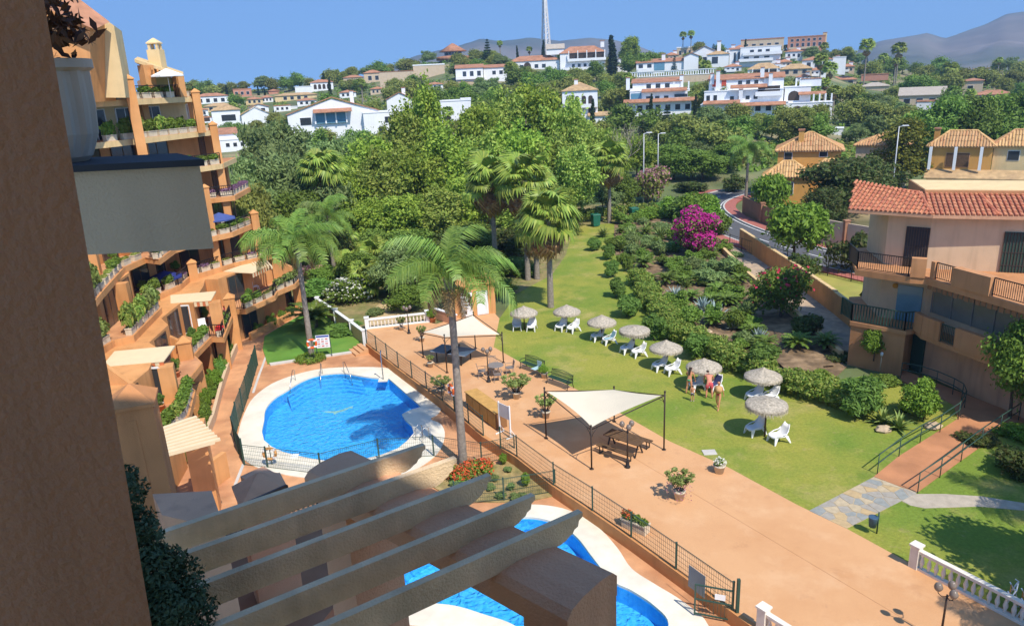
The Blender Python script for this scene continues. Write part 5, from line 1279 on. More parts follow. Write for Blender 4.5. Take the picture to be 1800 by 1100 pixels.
# --- hill: upper right
house('beige block between the two tall thin palms', (1203,100), [('box',1190,1218,100,86,0,8,'b','flat','w',2,0), ('win',1194,1214,97,90,0,3)], cat='building')
house('white villa with grey gable roof left of upper cluster', (1236,116), [('box',1214,1262,116,96,0,9,'w','gable','g',12,0), ('win',1224,1252,110,102,0,3)])
house('white cubic villa with tiled hat roof in the upper cluster', (1270,118), [('box',1244,1280,118,97,0,8,'w','hip','y',7,0), ('win',1252,1262,112,101,0,1), ('box',1281,1302,118,90,1,8,'w','shed','r',3,0), ('win',1288,1298,112,96,1,2), ('chim',1263,92,76,3)])
house('white balconied house with long windows in the upper cluster', (1330,118), [('box',1302,1368,118,86,0,9,'w','flat','w',1,0), ('bal',1300,1356,108,0,1.6), ('bal',1306,1370,98,0,1.2), ('win',1318,1350,97,90,0,3), ('win',1308,1350,107,101,0,3)])
house('brown tile roofed villa with wide dark veranda mid hill', (1345,134), [('box',1316,1368,134,122,0,7,'w','hip','y',10,0), ('dark',1324,1364,131,124,-0.05), ('cols',1324,1364,132,122,-0.6,4)])
house('ochre hip roofed villa right of the dark veranda villa', (1398,134), [('box',1372,1424,134,122,0,7,'b','hip','y',8,0), ('win',1380,1416,130,124,0,3)])
house('beige block with palms on top of the hill', (1340,92), [('box',1304,1374,92,72,0,9,'b','flat','r',2,0), ('win',1310,1366,86,78,0,5), ('bal',1306,1372,84,0,1.2,0.8,BEIGE)], cat='building')
house('reddish apartment block with mast crowning the hill', (1415,92), [('box',1386,1446,92,68,0,10,'r','flat','r',2,0), ('win',1391,1440,83,77,0,6), ('win',1391,1440,74,70,0,6), ('bal',1388,1436,86,0,1.5,0.8,BEIGE), ('box',1442,1448,92,63,0.5,3,'c','flat','r',1,0)], cat='apartment block')
house('white house with red roof right of the hill cluster', (1445,122), [('box',1412,1460,122,106,0,8,'w','hip','r',6,0), ('win',1420,1452,118,110,0,3), ('box',1461,1482,122,104,2,6,'w','flat','w',1,0)])
house('low house with orange tile roof among palms on right', (1505,148), [('box',1452,1505,148,140,0,6,'b','hip','r',6,0), ('box',1512,1554,144,134,2,6,'r','flat','r',1,0), ('win',1460,1500,147,142,0,3)])
house('house with pale grey roof half hidden by olive trees', (1620,186), [('box',1584,1654,186,168,0,8,'b','shed','g',12,0), ('win',1592,1640,182,174,0,3)])
house('low roofed house left of the grey roofed one', (1545,160), [('box',1515,1560,160,152,0,7,'b','hip','g',6,0)])
house('peach house with small window on right hillside', (1704,168), [('box',1690,1722,168,144,0,7,'b','hip','r',4,0), ('win',1700,1708,160,152,0,1)])
house('wide house with orange roof at right edge of the hillside', (1742,176), [('box',1714,1772,176,167,0,7,'b','hip','r',7,0), ('win',1722,1764,175,170,0,4)])
house('white flat garage wall between olive trees', (1465,236), [('box',1450,1480,236,227,0,3,'w','flat','w',1,0)], cat='shed')
house('white bungalow roof edge right of centre hillside', (1632,190), [('box',1614,1648,190,178,-8,5,'w','flat','r',2,0)])
more = []
for px, py, w, h, rf, wl in ((1226,106,12,12,'hip','w'),(1288,128,14,10,'hip','w'),(1362,126,10,12,'flat','w'),(1395,106,14,14,'hip','w'),(1378,120,12,10,'hip','b'),(1436,136,14,12,'hip','w'),(1466,116,10,9,'flat','w'),(1300,86,10,8,'hip','w'),(1284,100,8,12,'flat','w'),(1412,146,12,10,'hip','w'),(1488,128,12,10,'hip','b'),(1180,108,12,10,'hip','b'),(1098,112,10,9,'hip','w'),(1092,128,12,10,'flat','w')):
    more.append(house('x', (px,py), [('box',px-w,px+w,py,py-h,0,8,wl,rf,'r',5 if rf == 'hip' else 1,0), ('win',px-w*0.7,px+w*0.7,py-h*0.3,py-h*0.72,0,3), ('bal',px-w*0.9,px+w*0.3,py-h*0.22,0,1.3,0.7), ('chim',px+w*0.5,py-h,py-h-7,3)]))
ordered(more, 'small villa with balcony in the upper hillside cluster, #', 'villas of the upper hillside cluster')
more = []
for px, py, w, h, rf, wl in ((352,206,14,12,'hip','w'),(448,184,14,9,'hip','c'),(497,196,14,9,'flat','w'),(540,186,16,9,'hip','w'),(612,172,14,9,'hip','w'),(470,180,10,8,'hip','w'),(664,166,12,9,'hip','b'),(765,158,14,9,'hip','w')):
    more.append(house('x', (px,py), [('box',px-w,px+w,py,py-h,0,7,wl,rf,'r',4 if rf == 'hip' else 1,0), ('win',px-w*0.7,px+w*0.7,py-h*0.3,py-h*0.75,0,3)]))
ordered(more, 'small house on the left part of the hillside, #', 'houses on the left hillside')
# small white houses scattered far out on the right plain
tiny = []
for i, (px, py) in enumerate(((1690,118),(1702,119),(1716,117),(1728,118),(1738,116))):
    tiny.append(house('x', (px,py), [('box',px-4,px+4,py,py-4,0,10,'w','flat','r',1,0)]))
ordered(tiny, 'tiny distant white house below the mountain, # of the row', 'tiny distant houses below the mountain')

# --- lattice radio mast on the ridge
P = hit(961,118); D = proj(P)[2]/FPX
MAST = thing('radio_mast', 'tall slender lattice radio mast on the ridge', 'mast', P)
hh = 135*D; w0 = 11*D
mb = MB(); legs = [(w0*math.cos(a), w0*math.sin(a)) for a in (0.5,2.6,4.7)]
for lx, ly in legs:
    m2 = MB(); m2.bar((lx,ly,-1),(lx*0.12,ly*0.12,hh),0.75,0.75); m2.build('leg', mat('galvanised steel',(0.62,0.60,0.58),rough=0.5), MAST)
for i in range(16):
    t0, t1 = i/16, (i+1)/16; k0, k1 = 1-0.88*t0, 1-0.88*t1
    for j in range(3):
        a, b = legs[j], legs[(j+1)%3]
        mb.bar((a[0]*k0,a[1]*k0,hh*t0),(b[0]*k1,b[1]*k1,hh*t1),0.22,0.22); mb.bar((a[0]*k0,a[1]*k0,hh*t0),(b[0]*k0,b[1]*k0,hh*t0),0.22,0.22)
o = mb.build('lattice', MATS['galvanised steel'], MAST)

# --- boundary walls across the road
def boundary(label, pts, h, m, pm, every, cat='wall'):
    t = thing('boundary_wall', label, cat, (0,0,0)); mb = MB()
    for a, b in zip(pts[:-1], pts[1:]):
        L = math.hypot(b[0]-a[0], b[1]-a[1]); k = max(1, round(L/every))
        for i in range(k):
            p = Vector((a[0]+(b[0]-a[0])*i/k, a[1]+(b[1]-a[1])*i/k)); q = Vector((a[0]+(b[0]-a[0])*(i+1)/k, a[1]+(b[1]-a[1])*(i+1)/k))
            m2 = MB(); m2.bar((p.x,p.y,h/2-0.1),(q.x,q.y,h/2-0.1),0.2,h+0.2); m2.build('wall_panel', m, t)
            m2 = MB(); m2.obox((p.x,p.y),(1,0),0.24,0.24,-0.1,h+0.2); m2.obox((p.x,p.y),(1,0),0.3,0.3,h+0.2,h+0.32); m2.build('pillar', pm, t)
    return t
BROWNP = mat('brown wall', (0.36,0.18,0.10), var=0.08, wear=0.12)
rw = offset(RCF, 4.5)
seg1 = [tuple(p) for p in rw if 76 < p.y < 95]; seg2 = [tuple(p) for p in rw if 50 < p.y < 72]
boundary('brown garden wall with pillars along the red pavement by ochre house', [seg1[0],seg1[len(seg1)//2],seg1[-1]], 2.2, BROWNP, BROWNP, 5)
boundary('beige garden wall with brown pillars behind the small right block', [seg2[0],seg2[len(seg2)//2],seg2[-1],(31.5,77)], 2.6, BEIGE, BROWNP, 4.5)
# --- orange wall stepping down beside the footpath
ow = thing('boundary_wall', 'long orange wall running beside the sloping footpath', 'wall', (0,0,0))
W = [(24.45,75.2),(24.38,67),(24.3,59.2),(24.05,51.5),(23.7,46.5)]
for i, (a, b) in enumerate(zip(W[:-1], W[1:])):
    mb = MB(); h = 1.75-0.05*i; mb.bar((*a,h/2-0.2),(*b,h/2-0.2),0.26,h+0.4); mb.build('wall_panel', ORANGE, ow)
    mb = MB(); L = math.hypot(b[0]-a[0],b[1]-a[1]); k = int(L/0.5)
    for j in range(k):
        p = Vector((*a,h)).lerp(Vector((*b,h)), j/k); q = Vector((*a,h)).lerp(Vector((*b,h)), (j+0.85)/k); mb.bar(p+Vector((0,0,0.03)), q+Vector((0,0,0.03)), 0.3, 0.06+0.04*rnd.random())
    mb.build('coping_stone', FASCIA, ow)['kind'] = 'stuff'
lw = thing('boundary_wall', 'low stone edging wall left of the footpath', 'wall', (0,0,0))
for a, b in (((22.0,75),(21.1,62)),((21.1,62),(20.9,51)),((20.9,51),(20.5,42.5))):
    mb = MB(); mb.bar((*a,0.2),(*b,0.2),0.3,0.7); mb.build('wall_panel', FASCIA, lw)
# ================================================================== TREES AND PLANTING
def T(kind, px, top, Y, label, w=None, name='tree', cat='tree', group=None, var=None, z=None, sink=0.2):
    p = atY(px, top+25, Y); gz = terrain(p.x, p.y) if z is None else z
    h = max(0.5, atY(px, top, Y).z-gz)
    return plant(kind, (p.x, p.y, gz), h+sink, w, label, group, name, cat, var=var, sink=sink)
# --- the leafy mass behind the hut
mass = []
for px, top, Y, w in ((648,238,92,9),(700,196,97,10),(742,168,100,9.5),(842,182,99,9),(884,152,102,11),(938,146,103,11),(985,165,101,9.5),(1022,196,98,8),
                      (610,300,84,8),(668,270,86,9.5),(725,262,88,10),(788,246,90,10.5),(850,232,92,10),(905,222,91,9.5),(960,232,92,9.5),(1010,262,88,8),
                      (640,352,78,7),(700,345,77,8.5),(762,335,78,9),(818,312,82,8.5),(590,340,80,7),(905,330,80,8),(968,320,83,8)):
    mass.append(T('ash' if len(mass) in (1,4,6,7,9,12,14,15,18,21,22) else 'broadleaf', px, top+(16 if Y > 91 else 6), Y, 'x', w))
for q0, q1, w_ in ((0,8,'back'),(8,16,'middle'),(16,23,'front')): ordered(mass[q0:q1], 'bright leafy tree in the %s row behind the hut, #' % w_, 'leafy trees behind the hut')
T('conifer', 925, 205, 93, 'dark brownish conifer rising in the middle of the bright leafy clump', 6)
gl = []
for px, top, Y, w in ((455,212,96,11),(505,205,104,12),(560,238,94,11),(430,262,80,9),(490,262,82,11),(548,285,79,10),(400,300,72,7),(620,232,106,9)):
    gl.append(T('feathery', px, top, Y, 'x', w))
ordered(gl, 'grey-green feathery tree beyond the terraced building, #', 'feathery trees beyond the terraced building')
for px, top, Y, w, lab in ((440,318,68,7,'round olive bush close behind the upper balcony corner'),(415,340,66,5,'dark olive bush touching the stepped terraces')):
    T('olive', px, top, Y, lab, w, name='bush', cat='bush')
ud = []
for px, top, Y, w in ((520,330,76,8),(560,360,74,7),(605,395,70,6),(660,400,71,7),(720,400,70,7.5),(780,395,72,8),(842,395,74,8),(905,400,74,8),(985,385,86,6),(640,440,64,5),(575,470,66,4.5),(690,470,63,4.5),(815,455,66,5),(745,470,64,5),(850,440,66,6),(905,455,68,6),(880,490,62,4)):
    ud.append(T(rnd.choice(['mid','mid','dark']), px, top, Y, 'x', w))
ordered(ud, 'dark green undergrowth tree in the shade behind the hut, #', 'undergrowth trees behind the hut')
T('feathery', 705, 420, 60.5, 'soft feathery grey-green tree behind the white balustrade', 6.5)
T('mid', 720, 500, 57.5, 'dark spreading shrub just behind the white balustrade', 4.5, name='shrub', cat='shrub')
T('greyshrub', 665, 540, 57.0, 'low dark green shrub beside the dirt path', 2.5, name='shrub', cat='shrub')
T('whiteshrub', 612, 487, 60.5, 'tall oleander with white blossom behind the white wall', 5.6, name='shrub', cat='shrub')
T('oleander', 565, 487, 63, 'green oleander beside the terraced building end', 4.5, name='shrub', cat='shrub')
T('oleander', 612, 565, 54.0, 'oleander on the shady lawn next to the white wall', 3.2, name='shrub', cat='shrub', z=-0.45)
T('shrub', 560, 535, 58.0, 'bush at the top of the shady lawn', 2.8, name='shrub', cat='shrub', z=-0.45)
T('pinkshrub', 552, 462, 70, 'dusty purple shrub on the bank beyond the building', 5, name='shrub', cat='shrub')
T('limebush', 760, 455, 66, 'lime green bush in the undergrowth left of the hut', 3, name='shrub', cat='shrub')
# --- right of the lawn end
for px, top, Y, w, k, lab in ((1022,300,93,6,'feathery','grey feathery shrub left of the lone fan palm'),(1060,318,97,6,'feathery','grey feathery tree behind the lone fan palm'),(1095,300,101,6,'mid','green tree behind the white street lamp'),
    (1070,232,118,8,'broadleaf','pale leafy tree above the lone fan palm'),(1120,240,124,8,'broadleaf','pale leafy tree left of the two street lamps'),(1185,255,122,10,'mid','broad green tree beyond the bend of the road'),
    (1235,262,120,10,'mid','broad green tree right of the road bend'),(1280,250,126,9,'mid','dense green tree left of the drooping palm'),(1262,300,114,5,'lime','x')):
    if k != 'lime': T(k, px, top, Y, lab, w)
p = atY(1092,300,112); bare_tree((p.x,p.y,0), 13.5, 'leafless pale twigged tree above the lone fan palm')
T('pinkshrub', 1138, 292, 106, 'pink flowering oleander mass beside the street lamp', 8.5, name='shrub', cat='shrub')
T('darkshrub', 1215, 315, 113, 'dark hedge shrub along the road bend', 7, name='shrub', cat='shrub')
T('darkshrub', 1290, 302, 112, 'dark shrub beside the gate of the ochre house', 5, name='shrub', cat='shrub')
T('loquat', 1355, 315, 88, 'banana-like large leaved plant in front of the ochre house', 5.5, name='shrub', cat='shrub')
T('darkshrub', 1408, 358, 84, 'trimmed dark hedge beside the car entrance of the ochre house', 5.5, name='shrub', cat='shrub')
T('dark', 1475, 270, 88, 'large dark bronze-leaved tree between the ochre house and the yellow villa', 11)
T('dark', 1535, 262, 92, 'dark rounded tree right behind the bronze-leaved tree', 10)
T('dark', 1450, 318, 82, 'low dark tree overhanging the street wall', 6)
T('yellow', 1592, 187, 104, 'tall dark tree with yellow shoot tips beside the yellow villa', 9)
T('mid', 1640, 322, 84, 'green hedge tree below the yellow villa', 8)
for i, (px, top, w) in enumerate(((1650,168,12),(1705,172,12),(1760,160,13),(1812,150,12),(1620,205,9))):
    T('mid', px, top, 128, 'x', w, var=i)
ordered([o for o in COL.objects if o.get('label') == 'x' and o.get('category') == 'tree'], 'dense dark green tree rising behind the yellow villa, #', 'dense trees behind the yellow villa')
T('loquat', 1398, 368, 66.5, 'spreading glossy yellow-green tree beside the orange footpath wall', 6.6)
T('darkshrub', 1408, 440, 60.5, 'grey shrub below the glossy tree', 4, name='shrub', cat='shrub')
T('darkshrub', 1512, 400, 62, 'dark green shrub on the dry lawn by the right block', 5.5, name='shrub', cat='shrub')
T('darkshrub', 1535, 500, 47.5, 'dark shrub behind the corner terrace of the right block', 2.8, name='shrub', cat='shrub')
# --- hillside trees, sown between the houses
spots = []; g = random.Random(21); tries = 0
def sky_y(px): return float(np.interp(px, [s[0] for s in SIL], [s[1] for s in SIL]))
while len(spots) < 290 and tries < 30000:
    tries += 1
    px = g.uniform(330, 1830); y0 = sky_y(px)+3; py = y0+(g.random()**1.15)*(300-y0)
    if px < 430 and py > 260: continue
    if 1270 < px and py > 262: continue
    P = hit(px, py)
    if P.y < 116 or P.y > 400: continue
    sc = FPX/P.y; h = g.uniform(4.4,7.6)*(1.1 if P.y > 250 else 1.0); wpx = h*0.55*sc
    if any(abs(px-q[0]) < 0.50*(wpx+q[2]) and abs(py-q[1]) < 0.24*(h*sc+q[3]) for q in spots): continue
    bad = False
    for x0, x1, t, b, Y, lab in HBOX:
        if P.y < Y+9 and px+wpx*0.55 > x0-1 and px-wpx*0.55 < x1+1 and py-h*sc < b-0.30*(b-t) and py > t: bad = True; break
        if abs(P.y-Y) < 9 and x0-4 < px < x1+4: bad = True; break
    if bad: continue
    spots.append((px, py, wpx, h*sc, P, h))
short = {}
def relation(px, py):
    best = min(HBOX, key=lambda q: abs((q[0]+q[1])/2-px)+1.6*abs((q[2]+q[3])/2-py))
    dx = px-(best[0]+best[1])/2; dy = py-(best[2]+best[3])/2
    rel = ('right of' if dx > 0 else 'left of') if abs(dx) > 1.2*abs(dy) else ('below' if dy > 0 else 'above')
    s = best[5].split(' with ')[0].split(',')[0].split(' and ')[0]; s = ' '.join(s.split()[:6])
    return rel, s
bylab = {}
for px, py, wpx, hpx, P, h in spots:
    k = g.choices(['hill','hillmid','feathery','cypress','conifer','olive','farpalm'], [40,26,9,5,3,10,7])[0]
    rel, s = relation(px, py)
    if k == 'farpalm':
        o = far_fan_palm(P, h*1.1, 'x', sc=1.0, seed=len(bylab)); kind = 'fan palm'
    else:
        hh = h*1.6 if k == 'cypress' else h
        o = plant(k, P, hh+0.3, (h*1.35 if k not in ('cypress','conifer') else (h*0.3 if k == 'cypress' else h*0.6)), 'x', None, sink=0.3)
        kind = {'hill':'olive-toned tree','hillmid':'green rounded tree','feathery':'grey feathery tree','cypress':'dark cypress','conifer':'dark conifer','olive':'small olive tree'}[k]
    bylab.setdefault('%s %s the %s' % (kind, rel, s), []).append(o)
for lab, os_ in bylab.items():
    for i, o in enumerate(sorted(os_, key=px_of)):
        o['label'] = lab+((', '+ordinal(i, len(os_))) if len(os_) > 1 else ''); o['group'] = 'trees on the built-up hillside'
# low scrub between the trees: nobody could count it
sg = np.random.RandomState(8); cen = []
while len(cen) < 3400:
    px = sg.uniform(320,1840); y0 = sky_y(px)+2; py = y0+(sg.rand()**1.2)*(300-y0)
    if px < 430 and py > 255: continue
    P = hit(px, py)
    if P.y < 114 or P.y > 420 or any(x0-6 < px < x1+6 and abs(P.y-Y-4) < 11 for x0,x1,t,b,Y,lab in HBOX): continue
    if any(P.y < Y and x0 < px < x1 and py-2.4*FPX/P.y < b-0.3*(b-t) and py > t for x0,x1,t,b,Y,lab in HBOX): continue
    cen.append((P.x,P.y,P.z))
for nm_, lf_, sl_ in (('olive', LF_OLIVE, cen[::2]), ('green', LF_MID, cen[1::2])):
    c_ = np.array(sl_); r_ = sg.uniform(0.8,1.9,len(c_)); k_ = 22; n_ = len(c_)*k_
    d_ = sg.normal(size=(n_,3)); d_ /= np.linalg.norm(d_,axis=1)[:,None]; d_[:,2] = np.abs(d_[:,2])
    p_ = np.repeat(c_,k_,axis=0)+d_*np.repeat(r_,k_)[:,None]*sg.uniform(0.5,1.1,n_)[:,None]
    t_ = sg.normal(size=(n_,3)); t_ -= d_*(t_*d_).sum(1)[:,None]*0.7; t_ /= np.linalg.norm(t_,axis=1)[:,None]; b_ = np.cross(d_,t_); s_ = sg.uniform(0.25,0.6,n_)[:,None]
    v_ = np.stack([p_-t_*s_, p_+b_*s_*0.6, p_+t_*s_, p_-b_*s_*0.6], 1)
    o = link('hillside_scrub', quads_mesh('scrub', v_.reshape(-1,3), lf_), kind='stuff', label='low %s scrub covering the hillside between the houses' % nm_, cat='scrub')
# named trees on the hill
for px, base, top, k, w, lab in ((858,112,70,'conifer',None,'pointed dark conifer right of the round summer house'),(1076,135,66,'cypress',None,'tallest dark cypress at the right end of the colonnaded villa'),
    (1108,118,72,'broadleaf',12,'large round tree behind the tallest cypress'),(1104,132,96,'hillmid',9,'pale flowering tree right of the tallest cypress'),(571,158,130,'cypress',None,'lone cypress before the skyline villa'),
    (597,152,133,'hillmid',8,'round tree right of the skyline villa'),(986,94,72,'conifer',None,'conifer beside the radio mast'),(962,94,74,'conifer',None,'conifer at the foot of the radio mast'),
    (1258,112,85,'cypress',None,'cypress in the upper villa cluster'),(1185,126,99,'conifer',None,'leaning dark green tree above the balustrade wall'),(400,170,150,'cypress',None,'dark cypress furthest left on the skyline'),(455,168,151,'cypress',None,'dark cypress right of the orange skyline building'),
    (466,168,153,'cypress',None,'second cypress right of the orange skyline building')):
    P = hit(px, base); D = proj(P)[2]; h = (base-top)*D/FPX*1.04
    plant(k, P, h, w if w else (h*0.28 if k == 'cypress' else h*0.45), lab, None, sink=0.2)
for px, base, top, sc, lab in ((1200,100,62,1.2,'left one of two tall thin palms on the ridge'),(1214,100,60,1.2,'right one of two tall thin palms on the ridge'),(1518,150,80,1.9,'tall shaggy palm against the mountain, left of the pair'),
    (1574,150,86,1.9,'tall shaggy palm against the mountain, right of the pair'),(1440,150,103,1.6,'palm with yellowing leaves in front of the white house'),(1456,160,118,1.6,'leaning palm above the white terraced blocks'),
    (1550,130,100,1.5,'palm on the skyline between the tall shaggy pair'),(1382,72,70,1.0,'small palm on the hilltop block'),(1330,76,70,1.0,'small palm on the beige hilltop block'),(1448,100,80,1.4,'palm beside the reddish crowning block'),
    (1240,128,112,1.6,'bushy palm left of the upper villa cluster'),(900,150,118,2.0,'broad date palm below the white long villa'),(1665,150,118,2.2,'palm on the right skyline'),(1265,250,225,2.0,'palm in the olive grove above the drooping palm'),
    (870,190,160,1.4,'palm between the leafy clump and the long villa'),(1225,122,104,1.6,'palm below the beige ridge block')):
    P = hit(px, base); D = proj(P)[2]; h = max(1.5,(base-top)*D/FPX*1.02-1.2*sc*0.6); far_fan_palm(P, h, lab, sc, 'palms on the hillside', seed=px)
# --- palms of the garden
def palm_at(fn, base, top, z, label, **kw):
    p = at(*base, z); h = atY(top[0], top[1], p.y).z-z; return fn((p.x,p.y,z), h, label, **kw)
palm_at(feather_palm, (814,815), (790,497), -0.44, 'tallest feathery palm at the pool garden with arching fronds', sc=1.12, r=0.165, seed=1, dead=7, nf=15, fan=1.0)
palm_at(feather_palm, (548,626), (532,440), -0.42, 'feathery palm on the shady lawn beside the terraced building', sc=1.25, seed=2, nf=20, dead=3)
palm_at(feather_palm, (1311,352), (1311,272), 0.0, 'drooping feathery palm by the road in front of the ochre house', sc=1.25, seed=3, nf=18, dead=2)
palm_at(feather_palm, (590,498), (568,388), 0.0, 'feathery palm behind the terraced building end', sc=1.0, seed=6, nf=14, dead=1)
for base, top, sc, sk, lab in (((585,455),(566,302),1.6,26,'fan palm left of the leafy clump, tall slim trunk'),((872,482),(862,318),1.7,34,'shaggy fan palm left of the pair above the hut'),((928,492),(925,318),1.7,38,'shaggy fan palm right of the pair above the hut'),
    ((968,540),(962,385),1.6,34,'fan palm with curved base standing at the lawn edge'),((944,490),(938,402),1.3,22,'smaller fan palm just behind the lawn edge palm'),((1071,392),(1073,283),1.65,32,'lone fan palm at the far end of the lawn')):
    palm_at(fan_palm, base, top, 0.0, lab, sc=sc, skirt=sk, seed=len(lab))
up = []
for px, py, Y, h in ((620,470,66,2.0),(655,455,68,2.4),(640,495,62,1.4),(600,430,71,3.2),(690,440,68,2.2),(560,420,73,3)):
    p = atY(px, py, Y); up.append(fan_palm((p.x,p.y,0), h, 'x', nf=20, sc=1.2, skirt=4, seed=px))
ordered(up, 'low young fan palm in the undergrowth behind the shady lawn, #', 'young fan palms in the undergrowth')
# --- balls of clipped box along the lawn, hedge, bed planting
ol = []
for px, py, h in ((1044,440,1.6),(1070,455,1.7),(1076,486,1.7),(1083,522,1.8),(1102,556,2.0),(1150,598,2.0),(1222,632,1.9),(1338,662,2.3),(1515,730,2.4)):
    p = at(px, py, 0); ol.append(plant('oleander', (p.x,p.y,0.0), h, h*1.15, 'x', None, 'shrub', 'shrub'))
ordered(ol, 'rounded oleander shrub between lawn and hedge, #', 'oleander shrubs along the hedge')
p = at(1622,735,0); plant('limebush', (p.x,p.y,0), 2.1, 2.7, 'big round lime green shrub beside the ramp handrail', None, 'shrub', 'shrub')
hl = P2((1122,496),(1150,548),(1185,585),(1235,622),(1300,652),(1370,682),(1440,705),(1500,722),(1560,715)); hd_ = []
hm = None
for i in range(len(hl)-1):
    a, b = hl[i], hl[i+1]; L = (b-a).length; k = max(2,int(L/0.7))
    for j in range(k):
        c = a.lerp(b, j/k); q_ = rnd.uniform(0.7,1.15); hd_.append((c.x+rnd.uniform(-.4,.4), c.y+rnd.uniform(-.4,.4), 0.62*q_+0.1, 0.95*q_, 0.95*q_, 0.78*q_))
g9 = random.Random(12); extra = {'cycad':[], 'yucca':[], 'greyshrub':[], 'shrub':[]}; n9 = 0
while n9 < 105:                                    # fill the rock garden
    x, y = g9.uniform(11,22.5), g9.uniform(42,92)
    if not inside(BED, x, y) or min((Vector((x,y))-q).length for q in hl) < 1.7: continue
    n9 += 1; k9 = g9.choice(['cycad','greyshrub','shrub','yucca','shrub'])
    if k9 in ('cycad','yucca'): extra[k9].append(rosette(k9, (x,y,0.08), g9.uniform(0.55,0.9), 'x'))
    else: extra[k9].append(plant(k9, (x,y,0.05), g9.uniform(0.8,1.9), g9.uniform(1.5,3.0), 'x', None, 'shrub', 'shrub'))
for k9, w9 in (('cycad','low spreading cycad'),('yucca','small spiky yucca'),('greyshrub','grey-green mounded shrub'),('shrub','green mounded shrub')):
    for y0_, y1_, p9 in ((0,54,'nearest part'),(54,66,'middle part'),(66,79,'farther part'),(79,120,'farthest part')):
        l9 = [o for o in extra[k9] if y0_ <= o.location.y < y1_]
        if l9: ordered(l9, w9+' in the '+p9+' of the rock garden, #', 'rock garden plants')
tg = thing('hedge', 'long loose green hedge with yellowish tips between lawn and rock garden', 'hedge', (0,0,0))
link('foliage', leaf_mesh('hedge leaves', hd_, 48000, 0.11, LF_HEDGE, 300, shell=0.55), tg)
mb = MB()
for q in hd_[::2]: mb.tube([(q[0],q[1],-.05),(q[0],q[1],0.7)], 0.03, 5)
o = mb.build('stem', BARK, tg); o['kind'] = 'stuff'
hb = []
for i in range(10):
    a = Vector((6.3,92.0)).lerp(Vector((19.0,94.5)), i/9); hb.append((a.x,a.y,0.9,1.0,0.7,0.95))
tg = thing('hedge', 'clipped hedge closing the far end of the lawn', 'hedge', (0,0,0)); link('foliage', leaf_mesh('far hedge leaves', hb, 9000, 0.16, LF_HEDGE, 301, shell=0.5), tg)
p = at(1226,449,0); plant('bougainvillea', (p.x-0.2,p.y,0.1), 5.0, 6.6, 'large magenta bougainvillea at the top of the rock garden', None, 'shrub', 'shrub')
p = at(1372,560,0); plant('redbloom', (p.x,p.y,0.1), 4.3, 6.0, 'spreading shrub with scattered red blossom beside the footpath', None, 'shrub', 'shrub')
T('oleander', 1180, 425, 74, 'bright green oleander left of the magenta bougainvillea', 2.6, name='shrub', cat='shrub', z=0.1)
T('loquat', 1225, 345, 88, 'light green bush above the bougainvillea', 6, name='shrub', cat='shrub', z=0)
for i_, (px, top, Y, w) in enumerate(((1185,345,92,5),(1205,338,90,5.5),(1250,345,86,5),(1268,365,81,4),(1165,352,97,5),(1290,452,71,2.5))):
    T(('limebush','oleander','limebush','shrub','oleander','greyshrub')[i_], px, top, Y, ('pale bush left of','upright pale bush left of','lime bush behind','green bush right of','far grey-green bush left of','thin grey bush right of')[i_]+' the magenta bougainvillea', w, name='shrub', cat='shrub', z=0)
T('limebush', 1140, 365, 92, 'pale green bush left of the bougainvillea', 5, name='shrub', cat='shrub', z=0)
T('greyshrub', 1250, 470, 60, 'grey-green bush in the middle of the rock garden', 3.4, name='shrub', cat='shrub', z=0.1)
T('shrub', 1290, 500, 56, 'green bush in the middle of the rock garden', 3.4, name='shrub', cat='shrub', z=0.1)
T('greyshrub', 1392, 590, 46, 'tall grey bush in the shade of the red flowering shrub', 2.6, name='shrub', cat='shrub', z=0.1)
T('darkshrub', 1425, 545, 47, 'dark shrub left of the corner building', 3.2, name='shrub', cat='shrub', z=0.1)
T('darkshrub', 1480, 622, 42.5, 'dark shrub at the foot of the corner building wall', 2.4, name='shrub', cat='shrub', z=0)
T('shrub', 1560, 655, 38.6, 'green bush below the climbing plant', 2.4, name='shrub', cat='shrub', z=0)
T('limebush', 1440, 690, 39.4, 'bright green leafy bush at the end of the hedge', 2.6, name='shrub', cat='shrub', z=0)
T('limebush', 1510, 690, 38.0, 'bright green bush behind the rounded oleander', 2.6, name='shrub', cat='shrub', z=0)
q = at(1540,600,1.2); cl = plant('limebush', (21.5,40.45,0.9), 1.9, 1.7, 'green climbing plant on the orange base of the corner building', None, 'climbing_plant', 'climber')
bed = {'agave':((1188,527,1.15),(1257,562,1.25),(1215,560,0.8),(1236,545,1.0),(1290,578,0.95),(1168,548,0.8),(1240,500,1.1),(1335,600,0.9)), 'aloe':((1218,545,0.9),(1170,400,1.2),(1552,742,1.3),(1580,752,1.3),(1590,722,1.0)),
 'cycad':((1214,528,0.865),(1305,560,0.945),(1262,518,0.94),(1285,535,0.86),(1230,500,0.94),(1170,500,1.08),(1130,470,1.15),(1203,500,0.79),(1250,535,0.86),(1325,590,0.86),(1400,612,1.01),(1450,612,0.945),(1140,500,0.94),(1190,470,1.01),(1225,470,0.94),(1345,610,0.79)),
 'yucca':((1110,420,1.9),(1135,410,1.8),(1092,440,1.6),(1160,420,1.7),(1120,445,1.5),(1060,415,1.6),(1236,475,1.2))}
nm = {'agave':'blue-grey agave in the rock garden, #','aloe':'pale rosette aloe in the garden beds, #','cycad':'dark green cycad in the rock garden, #','yucca':'spiky yucca clump at the top of the rock garden, #'}
for k, l in bed.items():
    os_ = []
    for px, py, s in l:
        p = at(px, py, 0.1); os_.append(rosette(k, (p.x,p.y,0.06 if px < 1500 else 0.0), s, 'x'))
    ordered(os_, nm[k], {'agave':'agaves','aloe':'aloes','cycad':'cycads','yucca':'yuccas'}[k]+' in the rock garden')
rk = []
